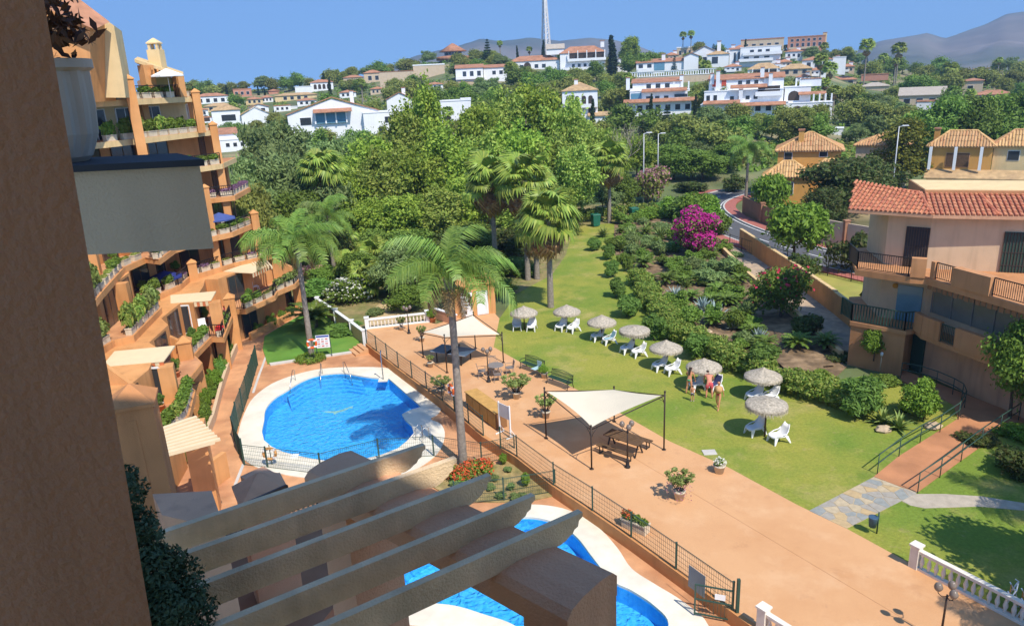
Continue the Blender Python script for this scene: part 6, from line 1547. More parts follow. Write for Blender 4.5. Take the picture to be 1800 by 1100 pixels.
for px, py in ((1150,515),(1195,550),(1225,590),(1205,520),(1330,578),(1245,585),(1180,560),(1300,600),(1552,757),(1640,752)):
    p = at(px, py, 0); mb = MB(); s = rnd.uniform(0.18,0.34); n = 7
    mb.lathe([(s*0.9,-0.1),(s,0.1*s),(s*0.7,0.5*s),(s*0.2,0.7*s)], n, smooth=False); m_ = mb
    for i in range(len(mb.v)): v = mb.v[i]; mb.v[i] = (v[0]*(1+rnd.uniform(-.2,.2))*1.3, v[1]*(1+rnd.uniform(-.2,.2)), v[2]*(1+rnd.uniform(-.2,.2)))
    rk.append(mb.build('garden_rock', mat('pale rock',(0.45,0.34,0.22),var=0.2,ns=6), None, (p.x,p.y,0.08), cat='rock'))
ordered(rk, 'pale rough garden rock in the planting beds, #', 'garden rocks')
# cycad and shrubs on the shady lawn
p = at(545,592,-0.42); rosette('cycad', (p.x-0.3,p.y+2.4,-0.42), 1.9, 'large cycad at the edge of the shady lawn')
for px, py, h, lab in ((885,808,0.75,'round clipped box ball in the pool garden, nearer the palm'),(924,846,0.85,'largest clipped box ball by the white pebbles'),(853,822,0.55,'smallest clipped box ball beside the red flowers')):
    p = at(px, py+8, -0.44); plant('ball', (p.x,p.y,-0.44), h, h*1.0, lab, None, 'box_ball', 'box ball')
# red flower cushion round the tall palm, green cushion round the other
p = at(812,838,-0.44); tg = thing('flower_bed', 'cushion of orange-red flowers at the foot of the tallest palm', 'flower bed', (p.x,p.y,-0.44))
lbs = [(rnd.uniform(-1.1,1.1), rnd.uniform(-.6,.7), 0.22, 0.5,0.45,0.32) for i in range(9)]
link('foliage', leaf_mesh('bed leaves', lbs, 1800, 0.09, LF_MID, 305), tg); link('blossom', leaf_mesh('bed blossom', [(l[0],l[1],l[2]+.08,l[3],l[4],l[5]) for l in lbs], 1500, 0.08, FL_ORG, 306, shell=0.9), tg)
p = at(546,632,-0.42); tg = thing('ground_cover', 'ring of low green cover around the shady lawn palm', 'ground cover', (p.x,p.y,-0.42))
link('foliage', leaf_mesh('cover leaves', [(0.75*math.cos(a),0.6*math.sin(a),0.1,0.42,0.42,0.26) for a in np.arange(0,6.28,0.7)], 1800, 0.08, LF_LIME, 307), tg)
# pebbles of the pool garden
pb = MB(); PB2 = P2((908,808),(930,812),(985,860),(968,864),(920,826), z=-0.44); g2 = random.Random(5); xs = [q.x for q in PB2]; ys_ = [q.y for q in PB2]; n = 0
while n < 420:
    x, y = g2.uniform(min(xs),max(xs)), g2.uniform(min(ys_),max(ys_))
    if inside(PB2, x, y):
        s = g2.uniform(0.05,0.11); pb.lathe([(s*.7,-.02),(s,.25*s),(s*.6,.7*s)], 5, (x,y,-0.44)); n += 1
o = pb.build('pebbles', mat('white pebble',(0.72,0.70,0.66),var=0.15), kind='stuff'); tag(o, 'strip of white pebbles along the pool garden kerb', 'pebbles')
lowp = []
for px, py in ((800,855),(870,845),(900,860),(842,850),(895,828),(862,862),(880,875),(920,872),(905,880)):
    p = at(px, py, -0.44); lowp.append(plant('greyshrub', (p.x,p.y,-0.44), g2.uniform(0.2,0.4), 0.6, 'x', None, 'ground_plant', 'plant'))
ordered(lowp, 'tiny dull green ground plant in the sandy pool garden, #', 'ground plants in the pool garden')
# --- right edge and trees outside the frame whose shade falls on the lawn
p = at(1790,730,0); feather_palm((27.4,33.4,0), 3.4, 'young feathery palm at the right edge before the corner building', nf=18, sc=1.0, seed=8, dead=0)
T('mid', 1800, 560, 33.5, 'dense tree cut off by the right picture edge', 4.0, z=0, sink=0.1)
T('darkshrub', 1722, 765, 31.0, 'dark round shrub right of the ramp', 2.3, name='shrub', cat='shrub', z=0)
T('darkshrub', 1795, 790, 28.0, 'dark shrub at the right edge below the ramp', 3.0, name='shrub', cat='shrub', z=0)
T('limebush', 1790, 745, 31.5, 'pale wispy shrub at the right edge beside the ramp', 2.6, name='shrub', cat='shrub', z=0)
for (x, y), h, lab in (((22.0,15.6),7.0,'palm out on the right lawn'),((25.0,20.5),7.5,'palm standing right of the stone path'),((18.8,14.3),5.5,'palm on the lower right lawn'),((27.5,25.0),7.0,'palm beside the ramp right of the frame')):
    feather_palm((x,y,0), h, lab, nf=20, sc=1.15, seed=int(x), dead=1)
plant('mid', (19.9,19.4,0), 7.6, 6.2, 'broad tree standing on the lower right lawn')
plant('mid', (23.5,17.0,0), 8.0, 6.0, 'second broad tree on the lower right lawn')
# ================================================================== FENCES, FURNITURE, PEOPLE
def ground_z(p):
    return -0.5 if inside(DECK, p[0], p[1]) else 0.0
# ---- mesh fences: every post a part; the wires are too many to count
def fence(label, pts, zb, h, postm=GREENM, every=2.0, grid=0.10, wire=0.007, name='mesh_fence', pw=0.06, horiz=0.2):
    t = thing(name, label, 'fence', (0,0,0)); mb = MB(); n = 0
    pl = [Vector((p[0],p[1],zb)) for p in pts]
    for a, b in zip(pl[:-1], pl[1:]):
        L = (b-a).length; k = max(1, round(L/every))
        for i in range(k+ (1 if b is pl[-1] else 0)):
            p = a.lerp(b, i/k); m2 = MB(); m2.box(-pw/2,pw/2,-pw/2,pw/2,-0.05,h+0.04); m2.obox((0,0),(1,0),pw/2+.006,pw/2+.006,h+0.04,h+0.06); o = m2.build('post', postm, t, (p.x,p.y,p.z))
        d = (b-a).normalized(); m = max(1,int(L/grid))
        for i in range(m):
            p = a.lerp(b, (i+0.5)/m); mb.bar(p+Vector((0,0,0.05)), p+Vector((0,0,h)), wire, wire)
        z = 0.05
        while z <= h+0.001: mb.bar(a+Vector((0,0,z)), b+Vector((0,0,z)), wire*1.2, wire*1.2); z += horiz
        for z in (0.05, h): mb.bar(a+Vector((0,0,z)), b+Vector((0,0,z)), 0.022, 0.022)
    o = mb.build('wire_mesh', postm, t); o['kind'] = 'stuff'; return t
fence('green mesh pool fence on the upper terrace kerb beside the large pool', [WALL_LINE[i] for i in (0,1,2,3)], 0.07, 1.1, every=2.1)
f2 = fence('green mesh fence on the terrace kerb running down to the open gate', [(-0.9,32.9)]+[WALL_LINE[i] for i in (4,5,6,7,8,9)], 0.07, 1.1, every=2.2)
ff = [at(*p,-0.5) for p in ((905,803),(847,815),(763,802),(667,808),(565,834),(471,822),(430,817))]
fence('green mesh fence between the large pool and the pool garden', [(p.x,p.y) for p in ff], -0.5, 1.15, every=2.3)
pf = [at(*p,-0.5) for p in ((453,642),(436,700),(419,748),(413,775),(420,797),(430,817))]
fence('green mesh fence between the path and the large pool', [(p.x,p.y) for p in pf], -0.5, 1.45, every=1.8, pw=0.07, wire=0.010, grid=0.08)
gf = [at(*p,-0.45) for p in ((976,864),(886,879),(800,886)) ]
fence('short green mesh fence beside the small pool and the pool garden', [(p.x,p.y) for p in gf], -0.45, 1.1, every=2.6)
mb = MB(); a = at(1212,1028,0.12); b = at(1241,1050,0.12); 
pnl = thing('slatted_screen', 'grey slatted panel tied to the terrace fence near the gate', 'panel', (0,0,0)); k = 12
for i in range(k):
    z = 0.15+0.075*i; m2 = MB(); m2.bar((a.x-.05,a.y-.02,z),(b.x-.05,b.y-.02,z),0.015,0.07); m2.build('slat', mat('grey panel',(0.33,0.30,0.26),var=0.05), pnl)
# gate leaf standing open towards the small pool
gt = thing('pool_gate', 'open green metal gate with small white sign at the end of the terrace fence', 'gate', (0,0,0))
g0 = Vector((*WALL_LINE[9],-0.45)); q = at(1232,1083,-0.45); gd = (Vector((q.x,q.y,-0.45))-g0).normalized(); g1 = g0+gd*1.25
mb = MB()
for p in (g0, g1): mb.bar(p+Vector((0,0,0.05)), p+Vector((0,0,1.3)), 0.05, 0.05)
for z in (0.1,0.7,1.28): mb.bar(g0+Vector((0,0,z)), g1+Vector((0,0,z)), 0.045, 0.045)
mb.build('frame', GREENM, gt); mb = MB()
for i in range(1,10): p = g0.lerp(g1,i/10); mb.bar(p+Vector((0,0,0.1)), p+Vector((0,0,1.28)), 0.012, 0.012)
mb.build('wire_mesh', GREENM, gt)['kind'] = 'stuff'
mb = MB(); p = g0.lerp(g1,0.22); p2 = g0.lerp(g1,0.5); mb.bar(p+Vector((0.02,-0.03,0.95)), p2+Vector((0.02,-0.03,0.95)), 0.012, 0.22); mb.build('sign', WHITEP, gt)
mb = MB(); mb.box(-0.05,0.05,-0.05,0.05,0,1.45); mb.build('post', GREENM, gt, (g0.x+0.12,g0.y-0.12,-0.05))

# ---- white balustrades, each baluster a part
bp = [(0.035,0),(0.055,0.03),(0.04,0.08),(0.075,0.2),(0.08,0.27),(0.05,0.4),(0.035,0.5),(0.055,0.54),(0.055,0.58)]
mb = MB(); mb.lathe(bp, 8); BALM = mb.mesh('baluster', STONEW)
def balustrade(label, a, b, z, m=STONEW, pillars=(0,1), step=0.24):
    t = thing('balustrade', label, 'balustrade', (0,0,0)); a = Vector((*a,z)); b = Vector((*b,z)); L = (b-a).length; d = (b-a).normalized()
    mb = MB(); mb.bar(a+Vector((0,0,0.05)), b+Vector((0,0,0.05)), 0.2, 0.1); mb.build('base', m, t)
    mb = MB(); mb.bar(a+Vector((0,0,0.74)), b+Vector((0,0,0.74)), 0.2, 0.11); mb.build('handrail', m, t)
    n = int((L-0.3)/step)
    for i in range(n):
        p = a+d*(0.25+(L-0.5)*i/max(1,n-1)); link('baluster', BALM, t, (p.x,p.y,z+0.105))
    for k in pillars:
        p = a.lerp(b, k); mb = MB(); mb.obox((p.x,p.y), d[:2], 0.15, 0.15, z, z+0.9); mb.obox((p.x,p.y), d[:2], 0.19, 0.19, z+0.9, z+0.97); mb.build('pillar', m, t)
    return t
b0 = at(646,578,0); b1 = at(752,566,0); balustrade('white balustrade closing the far end of the terrace', (b0.x,b0.y), (b1.x,b1.y), 0.0, WHITE, step=0.27)
b0 = at(1607,996,0); b1 = at(1800,1098,0); d = (b1-b0); balustrade('cream balustrade between terrace and lower right lawn', (b0.x,b0.y), (b0.x+d.x*1.6,b0.y+d.y*1.6), 0.0)
b0 = at(1340,1108,0); b1 = at(1420,1160,0); d = (b1-b0); balustrade('cream balustrade end at the bottom edge beside the gate', (b0.x,b0.y), (b0.x+d.x*3,b0.y+d.y*3), 0.0)
ww = thing('garden_wall', 'white topped garden wall descending along the shady lawn', 'wall', (0,0,0))
wa = [at(*p,-0.42) for p in ((560,545),(592,567),(620,588),(643,606))]
for i in range(3):
    a, b = wa[i], wa[i+1]; m2 = MB(); m2.bar((a.x,a.y,0.0),(b.x,b.y,0.0),0.18,1.1); m2.build('wall_panel', PALE, ww)
    m2 = MB(); m2.bar((a.x,a.y,0.59),(b.x,b.y,0.59),0.26,0.09); m2.build('coping', WHITE, ww)
for p in wa: m2 = MB(); m2.obox((p.x,p.y),(1,0),0.15,0.15,-0.5,0.72); m2.obox((p.x,p.y),(1,0),0.19,0.19,0.72,0.78); m2.build('pillar', WHITE, ww)
sw = thing('garden_wall', 'short brown wall with white coping between balustrade and hut', 'wall', (0,0,0)); a = at(766,560,0); b = at(803,572,0)
m2 = MB(); m2.bar((a.x,a.y,0.4),(b.x,b.y,0.4),0.2,0.8); m2.build('wall_panel', BROWNW, sw); m2 = MB(); m2.bar((a.x,a.y,0.84),(b.x,b.y,0.84),0.26,0.08); m2.build('coping', WHITE, sw)
# ---- steps from terrace down to the pool deck
st = thing('garden_steps', 'three terracotta steps from the terrace down to the pool deck', 'steps', (0,0,0)); s0 = at(646,602,0); s1 = at(622,622,-0.5); dd = Vector((s1.x-s0.x,s1.y-s0.y,0)).normalized()
for i in range(3):
    c = Vector((-10.75,49.75,0))+Vector((-0.75,-0.45,0)).normalized()*(0.2+0.32*i); m2 = MB(); m2.obox((c.x,c.y), (-0.86,-0.51), 0.17, 0.75, -0.5, -0.12-0.12*i); m2.build('step', TERRACE, st)
# ---- handrails of the ramp
def handrail(label, pts, h=0.95, every=None):
    t = thing('handrail', label, 'handrail', (0,0,0)); P = [Vector(p) for p in pts]
    for z in (h, h*0.55): mb = MB(); mb.tube([p+Vector((0,0,z)) for p in P], 0.028, 6); mb.build('rail', GREENM, t)
    for i, p in enumerate(P):
        if every and i % every: continue
        mb = MB(); mb.tube([p+Vector((0,0,-0.1)), p+Vector((0,0,h))], 0.024, 6); mb.build('post', GREENM, t)
    return t
hp = [at(*p,0.03) for p in ((1518,826),(1542,832),(1580,802),(1617,778),(1652,759),(1684,737),(1695,716),(1690,703),(1674,693),(1645,680),(1615,670),(1583,664))]
handrail('green handrail curving along the left side of the ramp', [tuple(p) for p in hp[1:]])
hp = [at(*p,0.03) for p in ((1592,872),(1613,865),(1652,838),(1689,810),(1724,783),(1757,760),(1790,738))]
handrail('green handrail along the right side of the ramp', [tuple(p) for p in hp[1:]])
# ---- shade sails on steel frames
def gazebo(label, bases, tops):
    t = thing('shade_canopy', label, 'canopy', (0,0,0)); B = [at(*p,0.008) for p in bases]
    if len(B) == 3: B.append(B[0]+B[2]-B[1])
    T_ = [atY(*tops[i], B[i].y) if tops[i] else None for i in range(4)]
    zs = [p.z for p in T_ if p]; zm = sum(zs)/len(zs); C = [Vector((B[i].x,B[i].y,T_[i].z if T_[i] else zm)) for i in range(4)]
    for i in range(4):
        mb = MB(); mb.tube([(B[i].x,B[i].y,0),(C[i].x,C[i].y,C[i].z+0.1)], 0.04, 8); mb.lathe([(0.11,0),(0.11,0.02),(0.05,0.03)], 8, (B[i].x,B[i].y,0.008)); mb.lathe([(0.05,0),(0.055,0.04),(0.02,0.1)], 8, (C[i].x,C[i].y,C[i].z+0.1)); mb.build('pole', BROWNP2, t)
        a, b = C[i]-Vector((0,0,0.06)), C[(i+1)%4]-Vector((0,0,0.06)); mb = MB(); mb.tube([a, b], 0.028, 6); mb.build('frame_bar', BROWNP2, t)
        mb = MB(); cen = sum(C, Vector((0,0,0)))/4
        for s in ((C[(i+1)%4]-C[i]).normalized(), (C[(i-1)%4]-C[i]).normalized()):
            pts = [C[i]-Vector((0,0,0.5))+s*0.02, C[i]-Vector((0,0,0.30))+s*0.1, C[i]-Vector((0,0,0.08))+s*0.36]; mb.tube(pts, 0.015, 5)
        mb.build('bracket', BROWNP2, t)
    n = 16; vs = []; fs = []
    for i in range(n+1):
        for j in range(n+1):
            u = i/n; v = j/n; ins = 0.025; u2 = ins+(1-2*ins)*u; v2 = ins+(1-2*ins)*v
            sag = 1-0.07*(1-(2*v-1)**2); u3 = 0.5+(u2-0.5)*sag; sag2 = 1-0.07*(1-(2*u-1)**2); v3 = 0.5+(v2-0.5)*sag2
            p = C[0]*(1-u3)*(1-v3)+C[1]*u3*(1-v3)+C[2]*u3*v3+C[3]*(1-u3)*v3; vs.append(p-Vector((0,0,0.02+0.12*math.sin(math.pi*u)*math.sin(math.pi*v))))
    for i in range(n):
        for j in range(n): q = i*(n+1)+j; fs.append((q,q+1,q+n+2,q+n+1))
    mb = MB(); mb.add(vs, fs, 0, True); mb.build('sail', SAIL, t)
    return C
BROWNP2 = mat('brown steel', (0.045,0.03,0.022), rough=0.5, var=0.05)
gazebo('cream sail canopy on four poles over the table tennis table', [(744,628),(786,655),(885,637),(836,612)], [(741,584),(783,592),(882,588),(835,552)])
gazebo('large cream sail canopy on four poles over the picnic table', [(960,770),(1040,824),(1167,790)], [(959,686),(1041,753),(1167,693),(1078,684)])
# ---- table tennis table
c = at(798,634,0.008); tt = thing('table_tennis_table', 'blue table tennis table in the shade of the far canopy', 'table', (c.x,c.y,0.008), R(-28))
BLUET = mat('blue table top', (0.06,0.10,0.16), rough=0.4)
for s in (-1,1): mb = MB(); mb.box(min(0.005*s,1.37*s),max(0.005*s,1.37*s),-0.76,0.76,0.74,0.765); o = mb.build('tabletop', BLUET, tt); mb = MB(); mb.box(min(0.01*s,1.37*s),max(0.01*s,1.37*s),0.74,0.76,0.766,0.768); mb.box(min(0.01*s,1.37*s),max(0.01*s,1.37*s),-0.76,-0.74,0.766,0.768); mb.build('line', WHITEP, o)
mb = MB(); mb.box(-0.008,0.008,-0.85,0.85,0.77,0.92); mb.build('net', BLACKM, tt)
for sx in (-1,1):
    for sy in (-1,1): mb = MB(); mb.box(0.95*sx-0.03,0.95*sx+0.03,0.6*sy-0.03,0.6*sy+0.03,0,0.74); mb.build('leg', BLACKM, tt)
# ---- picnic table with two benches
c = at(1098,792,0.008); pt = thing('picnic_table', 'brown wooden picnic table under the large canopy', 'table', (c.x,c.y,0.008), R(-42))
for i in range(5): mb = MB(); mb.box(-1.0,1.0,-0.4+0.163*i,-0.25+0.163*i,0.72,0.76); mb.build('plank', BROWNWD, pt)
for sx in (-1,1):
    mb = MB(); mb.bar((0.8*sx,-0.35,0),(0.8*sx,0,0.72),0.05,0.07); mb.bar((0.8*sx,0.35,0),(0.8*sx,0,0.72),0.05,0.07); mb.build('trestle', BLACKM, pt)
bn = []
for sy, lab in ((-0.85,'brown bench on the pool side of the picnic table'),(0.85,'brown bench on the lawn side of the picnic table')):
    p = Matrix.Rotation(R(-42),3,'Z') @ Vector((0,sy,0)); t = thing('picnic_bench', lab, 'bench', (c.x+p.x,c.y+p.y,0.008), R(-42), 'picnic benches')
    for i in range(2): mb = MB(); mb.box(-1.0,1.0,-0.16+0.17*i,-0.01+0.17*i,0.41,0.45); mb.build('plank', BROWNWD, t)
    for sx in (-1,1): mb = MB(); mb.bar((0.8*sx,-0.14,0),(0.8*sx,-0.14,0.41),0.04,0.04); mb.bar((0.8*sx,0.14,0),(0.8*sx,0.14,0.41),0.04,0.04); mb.bar((0.8*sx,-0.14,0.05),(0.8*sx,0.14,0.05),0.04,0.04); mb.build('trestle', BLACKM, t)
# ---- round metal table with chairs
MET = mat('grey garden metal', (0.30,0.26,0.23), rough=0.4, metal=0.3, var=0.05)
c = at(872,660,0.008); t = thing('garden_table', 'round grey metal garden table on the terrace', 'table', (c.x,c.y,0.008))
mb = MB(); mb.lathe([(0.5,0.70),(0.52,0.715),(0.5,0.73)], 24); mb.build('tabletop', MET, t)
for a in (0.6,2.2,3.7,5.3): mb = MB(); mb.tube([(0.34*math.cos(a),0.34*math.sin(a),0),(0.2*math.cos(a),0.2*math.sin(a),0.4),(0.36*math.cos(a),0.36*math.sin(a),0.7)], 0.018, 6); mb.build('leg', MET, t)
def metal_chair(x, y, rz, lab):
    t = thing('garden_chair', lab, 'chair', (x,y,0.008), rz, 'grey metal garden chairs')
    mb = MB(); mb.box(-0.23,0.23,-0.23,0.23,0.42,0.44); mb.build('seat', MET, t)
    mb = MB()
    for i in range(6): mb.bar((-0.2+0.08*i,-0.24,0.44),(-0.2+0.08*i,-0.32,0.88),0.02,0.02)
    mb.bar((-0.23,-0.32,0.88),(0.23,-0.32,0.88),0.03,0.03); mb.build('backrest', MET, t)
    for sx in (-1,1):
        for sy in (-1,1): mb = MB(); mb.bar((0.21*sx,0.21*sy,0.42),(0.25*sx,0.27*sy,0),0.025,0.025); mb.build('leg', MET, t)
        mb = MB(); mb.bar((0.25*sx,-0.26,0.64),(0.25*sx,0.2,0.64),0.03,0.02); mb.bar((0.25*sx,0.2,0.64),(0.23*sx,0.2,0.43),0.02,0.02); mb.build('armrest', MET, t)
for a, lab in ((0.2,'right'),(1.75,'far'),(3.3,'left'),(4.85,'near')):
    metal_chair(c.x+0.88*math.cos(a), c.y+0.88*math.sin(a), a+math.pi/2, 'grey metal garden chair on the %s side of the round table' % lab)
# ---- lamp posts with three globes
GLOBE = mat('smoky lamp globe', (0.20,0.16,0.13), rough=0.15, var=0.05)
def lamp(px, py, top, label, z=0.008):
    c = at(px, py, z); h = atY(px+(top-py)*-0.06 if False else px, top, c.y).z-z; h = max(h, 2.1)
    t = thing('lamp_post', label, 'lamp post', (c.x,c.y,z), 0.6, 'three-globe lamp posts'); s = h/2.3
    mb = MB(); mb.lathe([(0.14,0),(0.14,0.06),(0.09,0.10),(0.085,0.28),(0.05,0.36),(0.045,0.5)], 10); mb.build('base', BLACKM, t)
    mb = MB(); mb.tube([(0,0,0.45),(0,0,1.95*s)], [0.038,0.03], 8); mb.build('post', BROWNP2, t)
    for i in range(3):
        a = i*2.094; d = Vector((math.cos(a),math.sin(a),0)); mb = MB(); mb.tube([Vector((0,0,1.88*s)), d*0.13+Vector((0,0,1.83*s)), d*0.24+Vector((0,0,1.93*s)), d*0.26+Vector((0,0,2.0*s))], 0.014, 5); o = mb.build('arm', BROWNP2, t)
        mb = MB(); cc = d*0.26+Vector((0,0,2.02*s)); mb.lathe([(0.03,0.0),(0.08,0.03),(0.125,0.10),(0.13,0.16),(0.10,0.25),(0.04,0.30)], 10, cc); g_ = mb.build('globe', GLOBE, o)
lamp(859,671,612,'lamp post standing beside the round metal table'); lamp(719,586,549,'lamp post before the white balustrade at the far end'); lamp(1103,821,742,'lamp post beside the picnic table'); lamp(1652,1128,1030,'nearest lamp post at the lower right of the terrace')
# ---- cast-iron benches at the lawn edge
GREENB = mat('dark green bench', (0.028,0.065,0.04), rough=0.45, var=0.05)
def park_bench(px, py, rz, label):
    c = at(px, py, 0.008); t = thing('park_bench', label, 'bench', (c.x,c.y,0.008), rz, 'green park benches')
    for i in range(4): mb = MB(); mb.box(-0.85,0.85,-0.22+0.11*i,-0.13+0.11*i,0.42,0.445); mb.build('seat_slat', GREENB, t)
    mb = MB(); mb.tube([(-0.85,0.26,0.82),(-0.4,0.27,0.88),(0,0.27,0.92),(0.4,0.27,0.88),(0.85,0.26,0.82)], 0.02, 6); mb.bar((-0.85,0.23,0.5),(0.85,0.23,0.5),0.03,0.03)
    for i in range(18):
        x = -0.8+0.094*i; mb.bar((x,0.23,0.5),(x+0.09,0.26,0.84),0.016,0.016); mb.bar((x+0.09,0.23,0.5),(x,0.26,0.84),0.016,0.016)
    mb.build('backrest', GREENB, t)
    for sx in (-1,1):
        mb = MB(); x = 0.86*sx; mb.tube([(x,-0.28,0),(x,-0.2,0.22),(x,-0.22,0.42),(x,-0.27,0.6),(x,-0.1,0.66),(x,0.22,0.62)], 0.022, 6); mb.tube([(x,0.32,0),(x,0.2,0.3),(x,0.24,0.6),(x,0.27,0.85)], 0.022, 6); mb.bar((x,-0.2,0.4),(x,0.22,0.4),0.03,0.03); mb.build('side_frame', BLACKM, t)
    return t
park_bench(936,652,R(-48),'dark green cast iron bench with towel at the lawn edge, farther of two')
park_bench(984,678,R(-48),'dark green cast iron bench at the lawn edge, nearer of two')
c = at(944,646,0.45); mb = MB(); mb.box(-0.2,0.2,-0.3,0.28,0.0,0.015); mb.box(-0.2,0.2,0.28,0.3,0.0,0.4); o = mb.build('towel', mat('pale blue towel',(0.35,0.5,0.5)), None, (c.x-0.05,c.y-0.1,0.455)); o.rotation_euler = (0,0,R(-48)); tag(o, 'pale blue towel hung over the farther green bench', 'towel')
# ---- tan cabinet and white board by the pool fence
a = at(820,716,0.0); b = at(872,756,0.0); dd = (b-a).normalized(); nn = Vector((-dd.y,dd.x,0)); 
if nn.x < 0: nn = -nn
cb = thing('storage_counter', 'long tan wooden counter against the pool fence', 'counter', (0,0,0)); L = (b-a).length; m_ = (a+b)/2+nn*0.35
mb = MB(); mb.obox((m_.x,m_.y), dd[:2], L/2, 0.33, 0.008, 0.95); mb.build('body', mat('brown board',(0.24,0.12,0.05),var=0.1), cb)
mb = MB(); mb.obox((m_.x,m_.y), dd[:2], L/2+0.05, 0.40, 0.95, 1.0); mb.build('worktop', WOOD, cb)
for i in range(4): p = a.lerp(b,(i+0.5)/4); mb = MB(); mb.obox((p.x,p.y), dd[:2], L/8.6, 0.02, 0.08, 0.88); mb.build('panel', WOOD, cb)
a = at(885,768,0.008); wb = thing('white_board', 'white framed board on a leg beside the tan counter', 'board', (a.x+0.1,a.y+0.2,0.008), R(-50))
mb = MB(); mb.box(-0.42,0.42,-0.02,0.02,1.0,1.75); mb.build('panel', mat('grey white board',(0.62,0.58,0.55)), wb)
for x in (-0.43,0.43): mb = MB(); mb.box(x-0.03,x+0.03,-0.035,0.035,0,1.8); mb.build('leg', WHITE, wb); mb = MB(); mb.bar((x,-0.3,0.03),(x,0.3,0.03),0.05,0.05); mb.bar((x,0.28,0.05),(x,0.0,0.5),0.03,0.03); mb.build('foot', WHITE, wb)
# ---- pots and troughs on the terrace
def pot_mesh(r, h, key):
    if key not in KIDS: mb = MB(); mb.lathe([(r*0.72,0),(r*0.95,h*0.8),(r*1.06,h*0.82),(r*1.08,h*0.97),(r*0.95,h),(r*0.88,h*0.9)], 16); KIDS[key] = mb
    return KIDS[key]
def potted(px, py, r, h, kind, ph, pw, label, m=POTW, z=0.008, fl=None):
    c = at(px, py, z); t = thing('potted_plant', label, 'potted plant', (c.x,c.y,z), 0, 'potted plants on the terrace'); pot_mesh(r,h,'pot%g%g' % (r,h)).build('pot', m, t)
    vs = TREE[kind]; H, Rr, crown, trunk, _ = vs[0]; o = link('foliage', crown, t, (0,0,h*0.9)); o.scale = (pw/(2*Rr),pw/(2*Rr),ph/H); o = link('stem', trunk, t, (0,0,h*0.6)); o.scale = (pw/(2*Rr),pw/(2*Rr),ph/H)
    if fl: o = link('blossom', leaf_mesh('pot blossom', [(0,0,0.12,pw*0.5,pw*0.5,ph*0.6)], 130, 0.07, fl, int(px), aspect=1.1, shell=0.9), t, (0,0,h))
    return t
lb = [(0.45*math.cos(a)*k, 0.45*math.sin(a)*k, 0.45+0.45*k, 0.16,0.16,0.2) for a in np.arange(0,6.2,0.9) for k in (0.5,1.0)]
m3 = MB(); 
for l in lb: m3.tube([(0,0,0),(l[0]*0.6,l[1]*0.6,l[2]*0.6),(l[0],l[1],l[2])], 0.012, 4)
TREE['airy'] = [(1.2, 0.62, leaf_mesh('airy crown', lb, 520, 0.085, LF_YUCCA, 401, aspect=2.6, shell=0.2), m3.mesh('airy stem', BARK), None)]
potted(908,700,0.24,0.42,'airy',1.05,1.9,'sparse wide potted shrub beside the round table')
potted(960,734,0.23,0.42,'airy',0.95,1.3,'sparse potted shrub at the corner pole of the large canopy')
potted(1194,877,0.25,0.45,'airy',0.95,1.35,'sparse potted shrub in the middle of the open terrace', fl=FL_PINK)
potted(1264,830,0.27,0.42,'shrub',0.32,0.65,'round pot with small white flowers at the lawn edge', fl=FL_WHITE)
potted(761,566,0.26,0.4,'limebush',0.75,1.15,'terracotta pot with round green bush in the balustrade corner', m=TERRAC)
potted(742,600,0.2,0.34,'airy',0.9,0.8,'potted shrub at the pole of the far canopy'); potted(706,580,0.18,0.3,'airy',0.8,0.8,'small potted plant before the white balustrade')
potted(776,692,0.24,0.36,'airy',0.75,1.4,'low potted shrub close behind the pool fence')
potted(957,664,0.22,0.36,'limebush',0.55,0.9,'low pot with lime foliage between the two green benches')
potted(757,645,0.2,0.35,'airy',0.5,0.6,'small pot beside the hut end of the table tennis table')
c = at(1117,930,0.008); t = thing('trough_planter', 'stone trough of mixed flowers just behind the terrace fence', 'planter', (c.x,c.y,0.008), R(-42))
mb = MB(); mb.box(-0.55,0.55,-0.2,0.2,0,0.36); mb.box(-0.58,0.58,-0.23,0.23,0.36,0.42); mb.build('trough', TROUGH, t)
link('foliage', leaf_mesh('trough leaves', [(-0.35,0,0.5,0.28,0.22,0.2),(0,0,0.48,0.3,0.22,0.2),(0.35,0,0.46,0.25,0.22,0.15)], 1100, 0.07, LF_MID, 411), t); link('blossom', leaf_mesh('trough flowers', [(-0.35,0,0.55,0.3,0.24,0.2)], 160, 0.06, FL_ORG, 412, shell=0.9), t)
# ---- life rings, rules board, showers and ladders of the pool
RINGO = mat('life ring orange', (0.70,0.12,0.02), rough=0.5, var=0.04); RINGP = mat('life ring faded', (0.62,0.33,0.12), rough=0.5)
def ring(px, py, z, Y, rz, label, m, stand=True):
    p = atY(px, py, Y); t = thing('life_ring', label, 'life ring', (p.x,p.y,p.z), rz); mb = MB(); n = 20; k = 8; vs = []; fs = []
    for i in range(n):
        a = 2*math.pi*i/n
        for j in range(k): b = 2*math.pi*j/k; r = 0.30+0.075*math.cos(b); vs.append((r*math.cos(a), 0.075*math.sin(b), r*math.sin(a)))
    for i in range(n):
        for j in range(k): fs.append((i*k+j, i*k+(j+1)%k, ((i+1)%n)*k+(j+1)%k, ((i+1)%n)*k+j))
    mb.add(vs, fs, 0, True); mb.build('ring', m, t)
    for a in (0.78,2.36,3.93,5.5): mb = MB(); mb.obox((0.3*math.cos(a),0),(1,0),0.085,0.085,0.3*math.sin(a)-0.05,0.3*math.sin(a)+0.05); mb.build('band', WHITEP, t)
    if stand: mb = MB(); mb.tube([(0,0.1,z-p.z),(0,0.1,0.45)], 0.025, 6); mb.build('stand', GREENM, t)
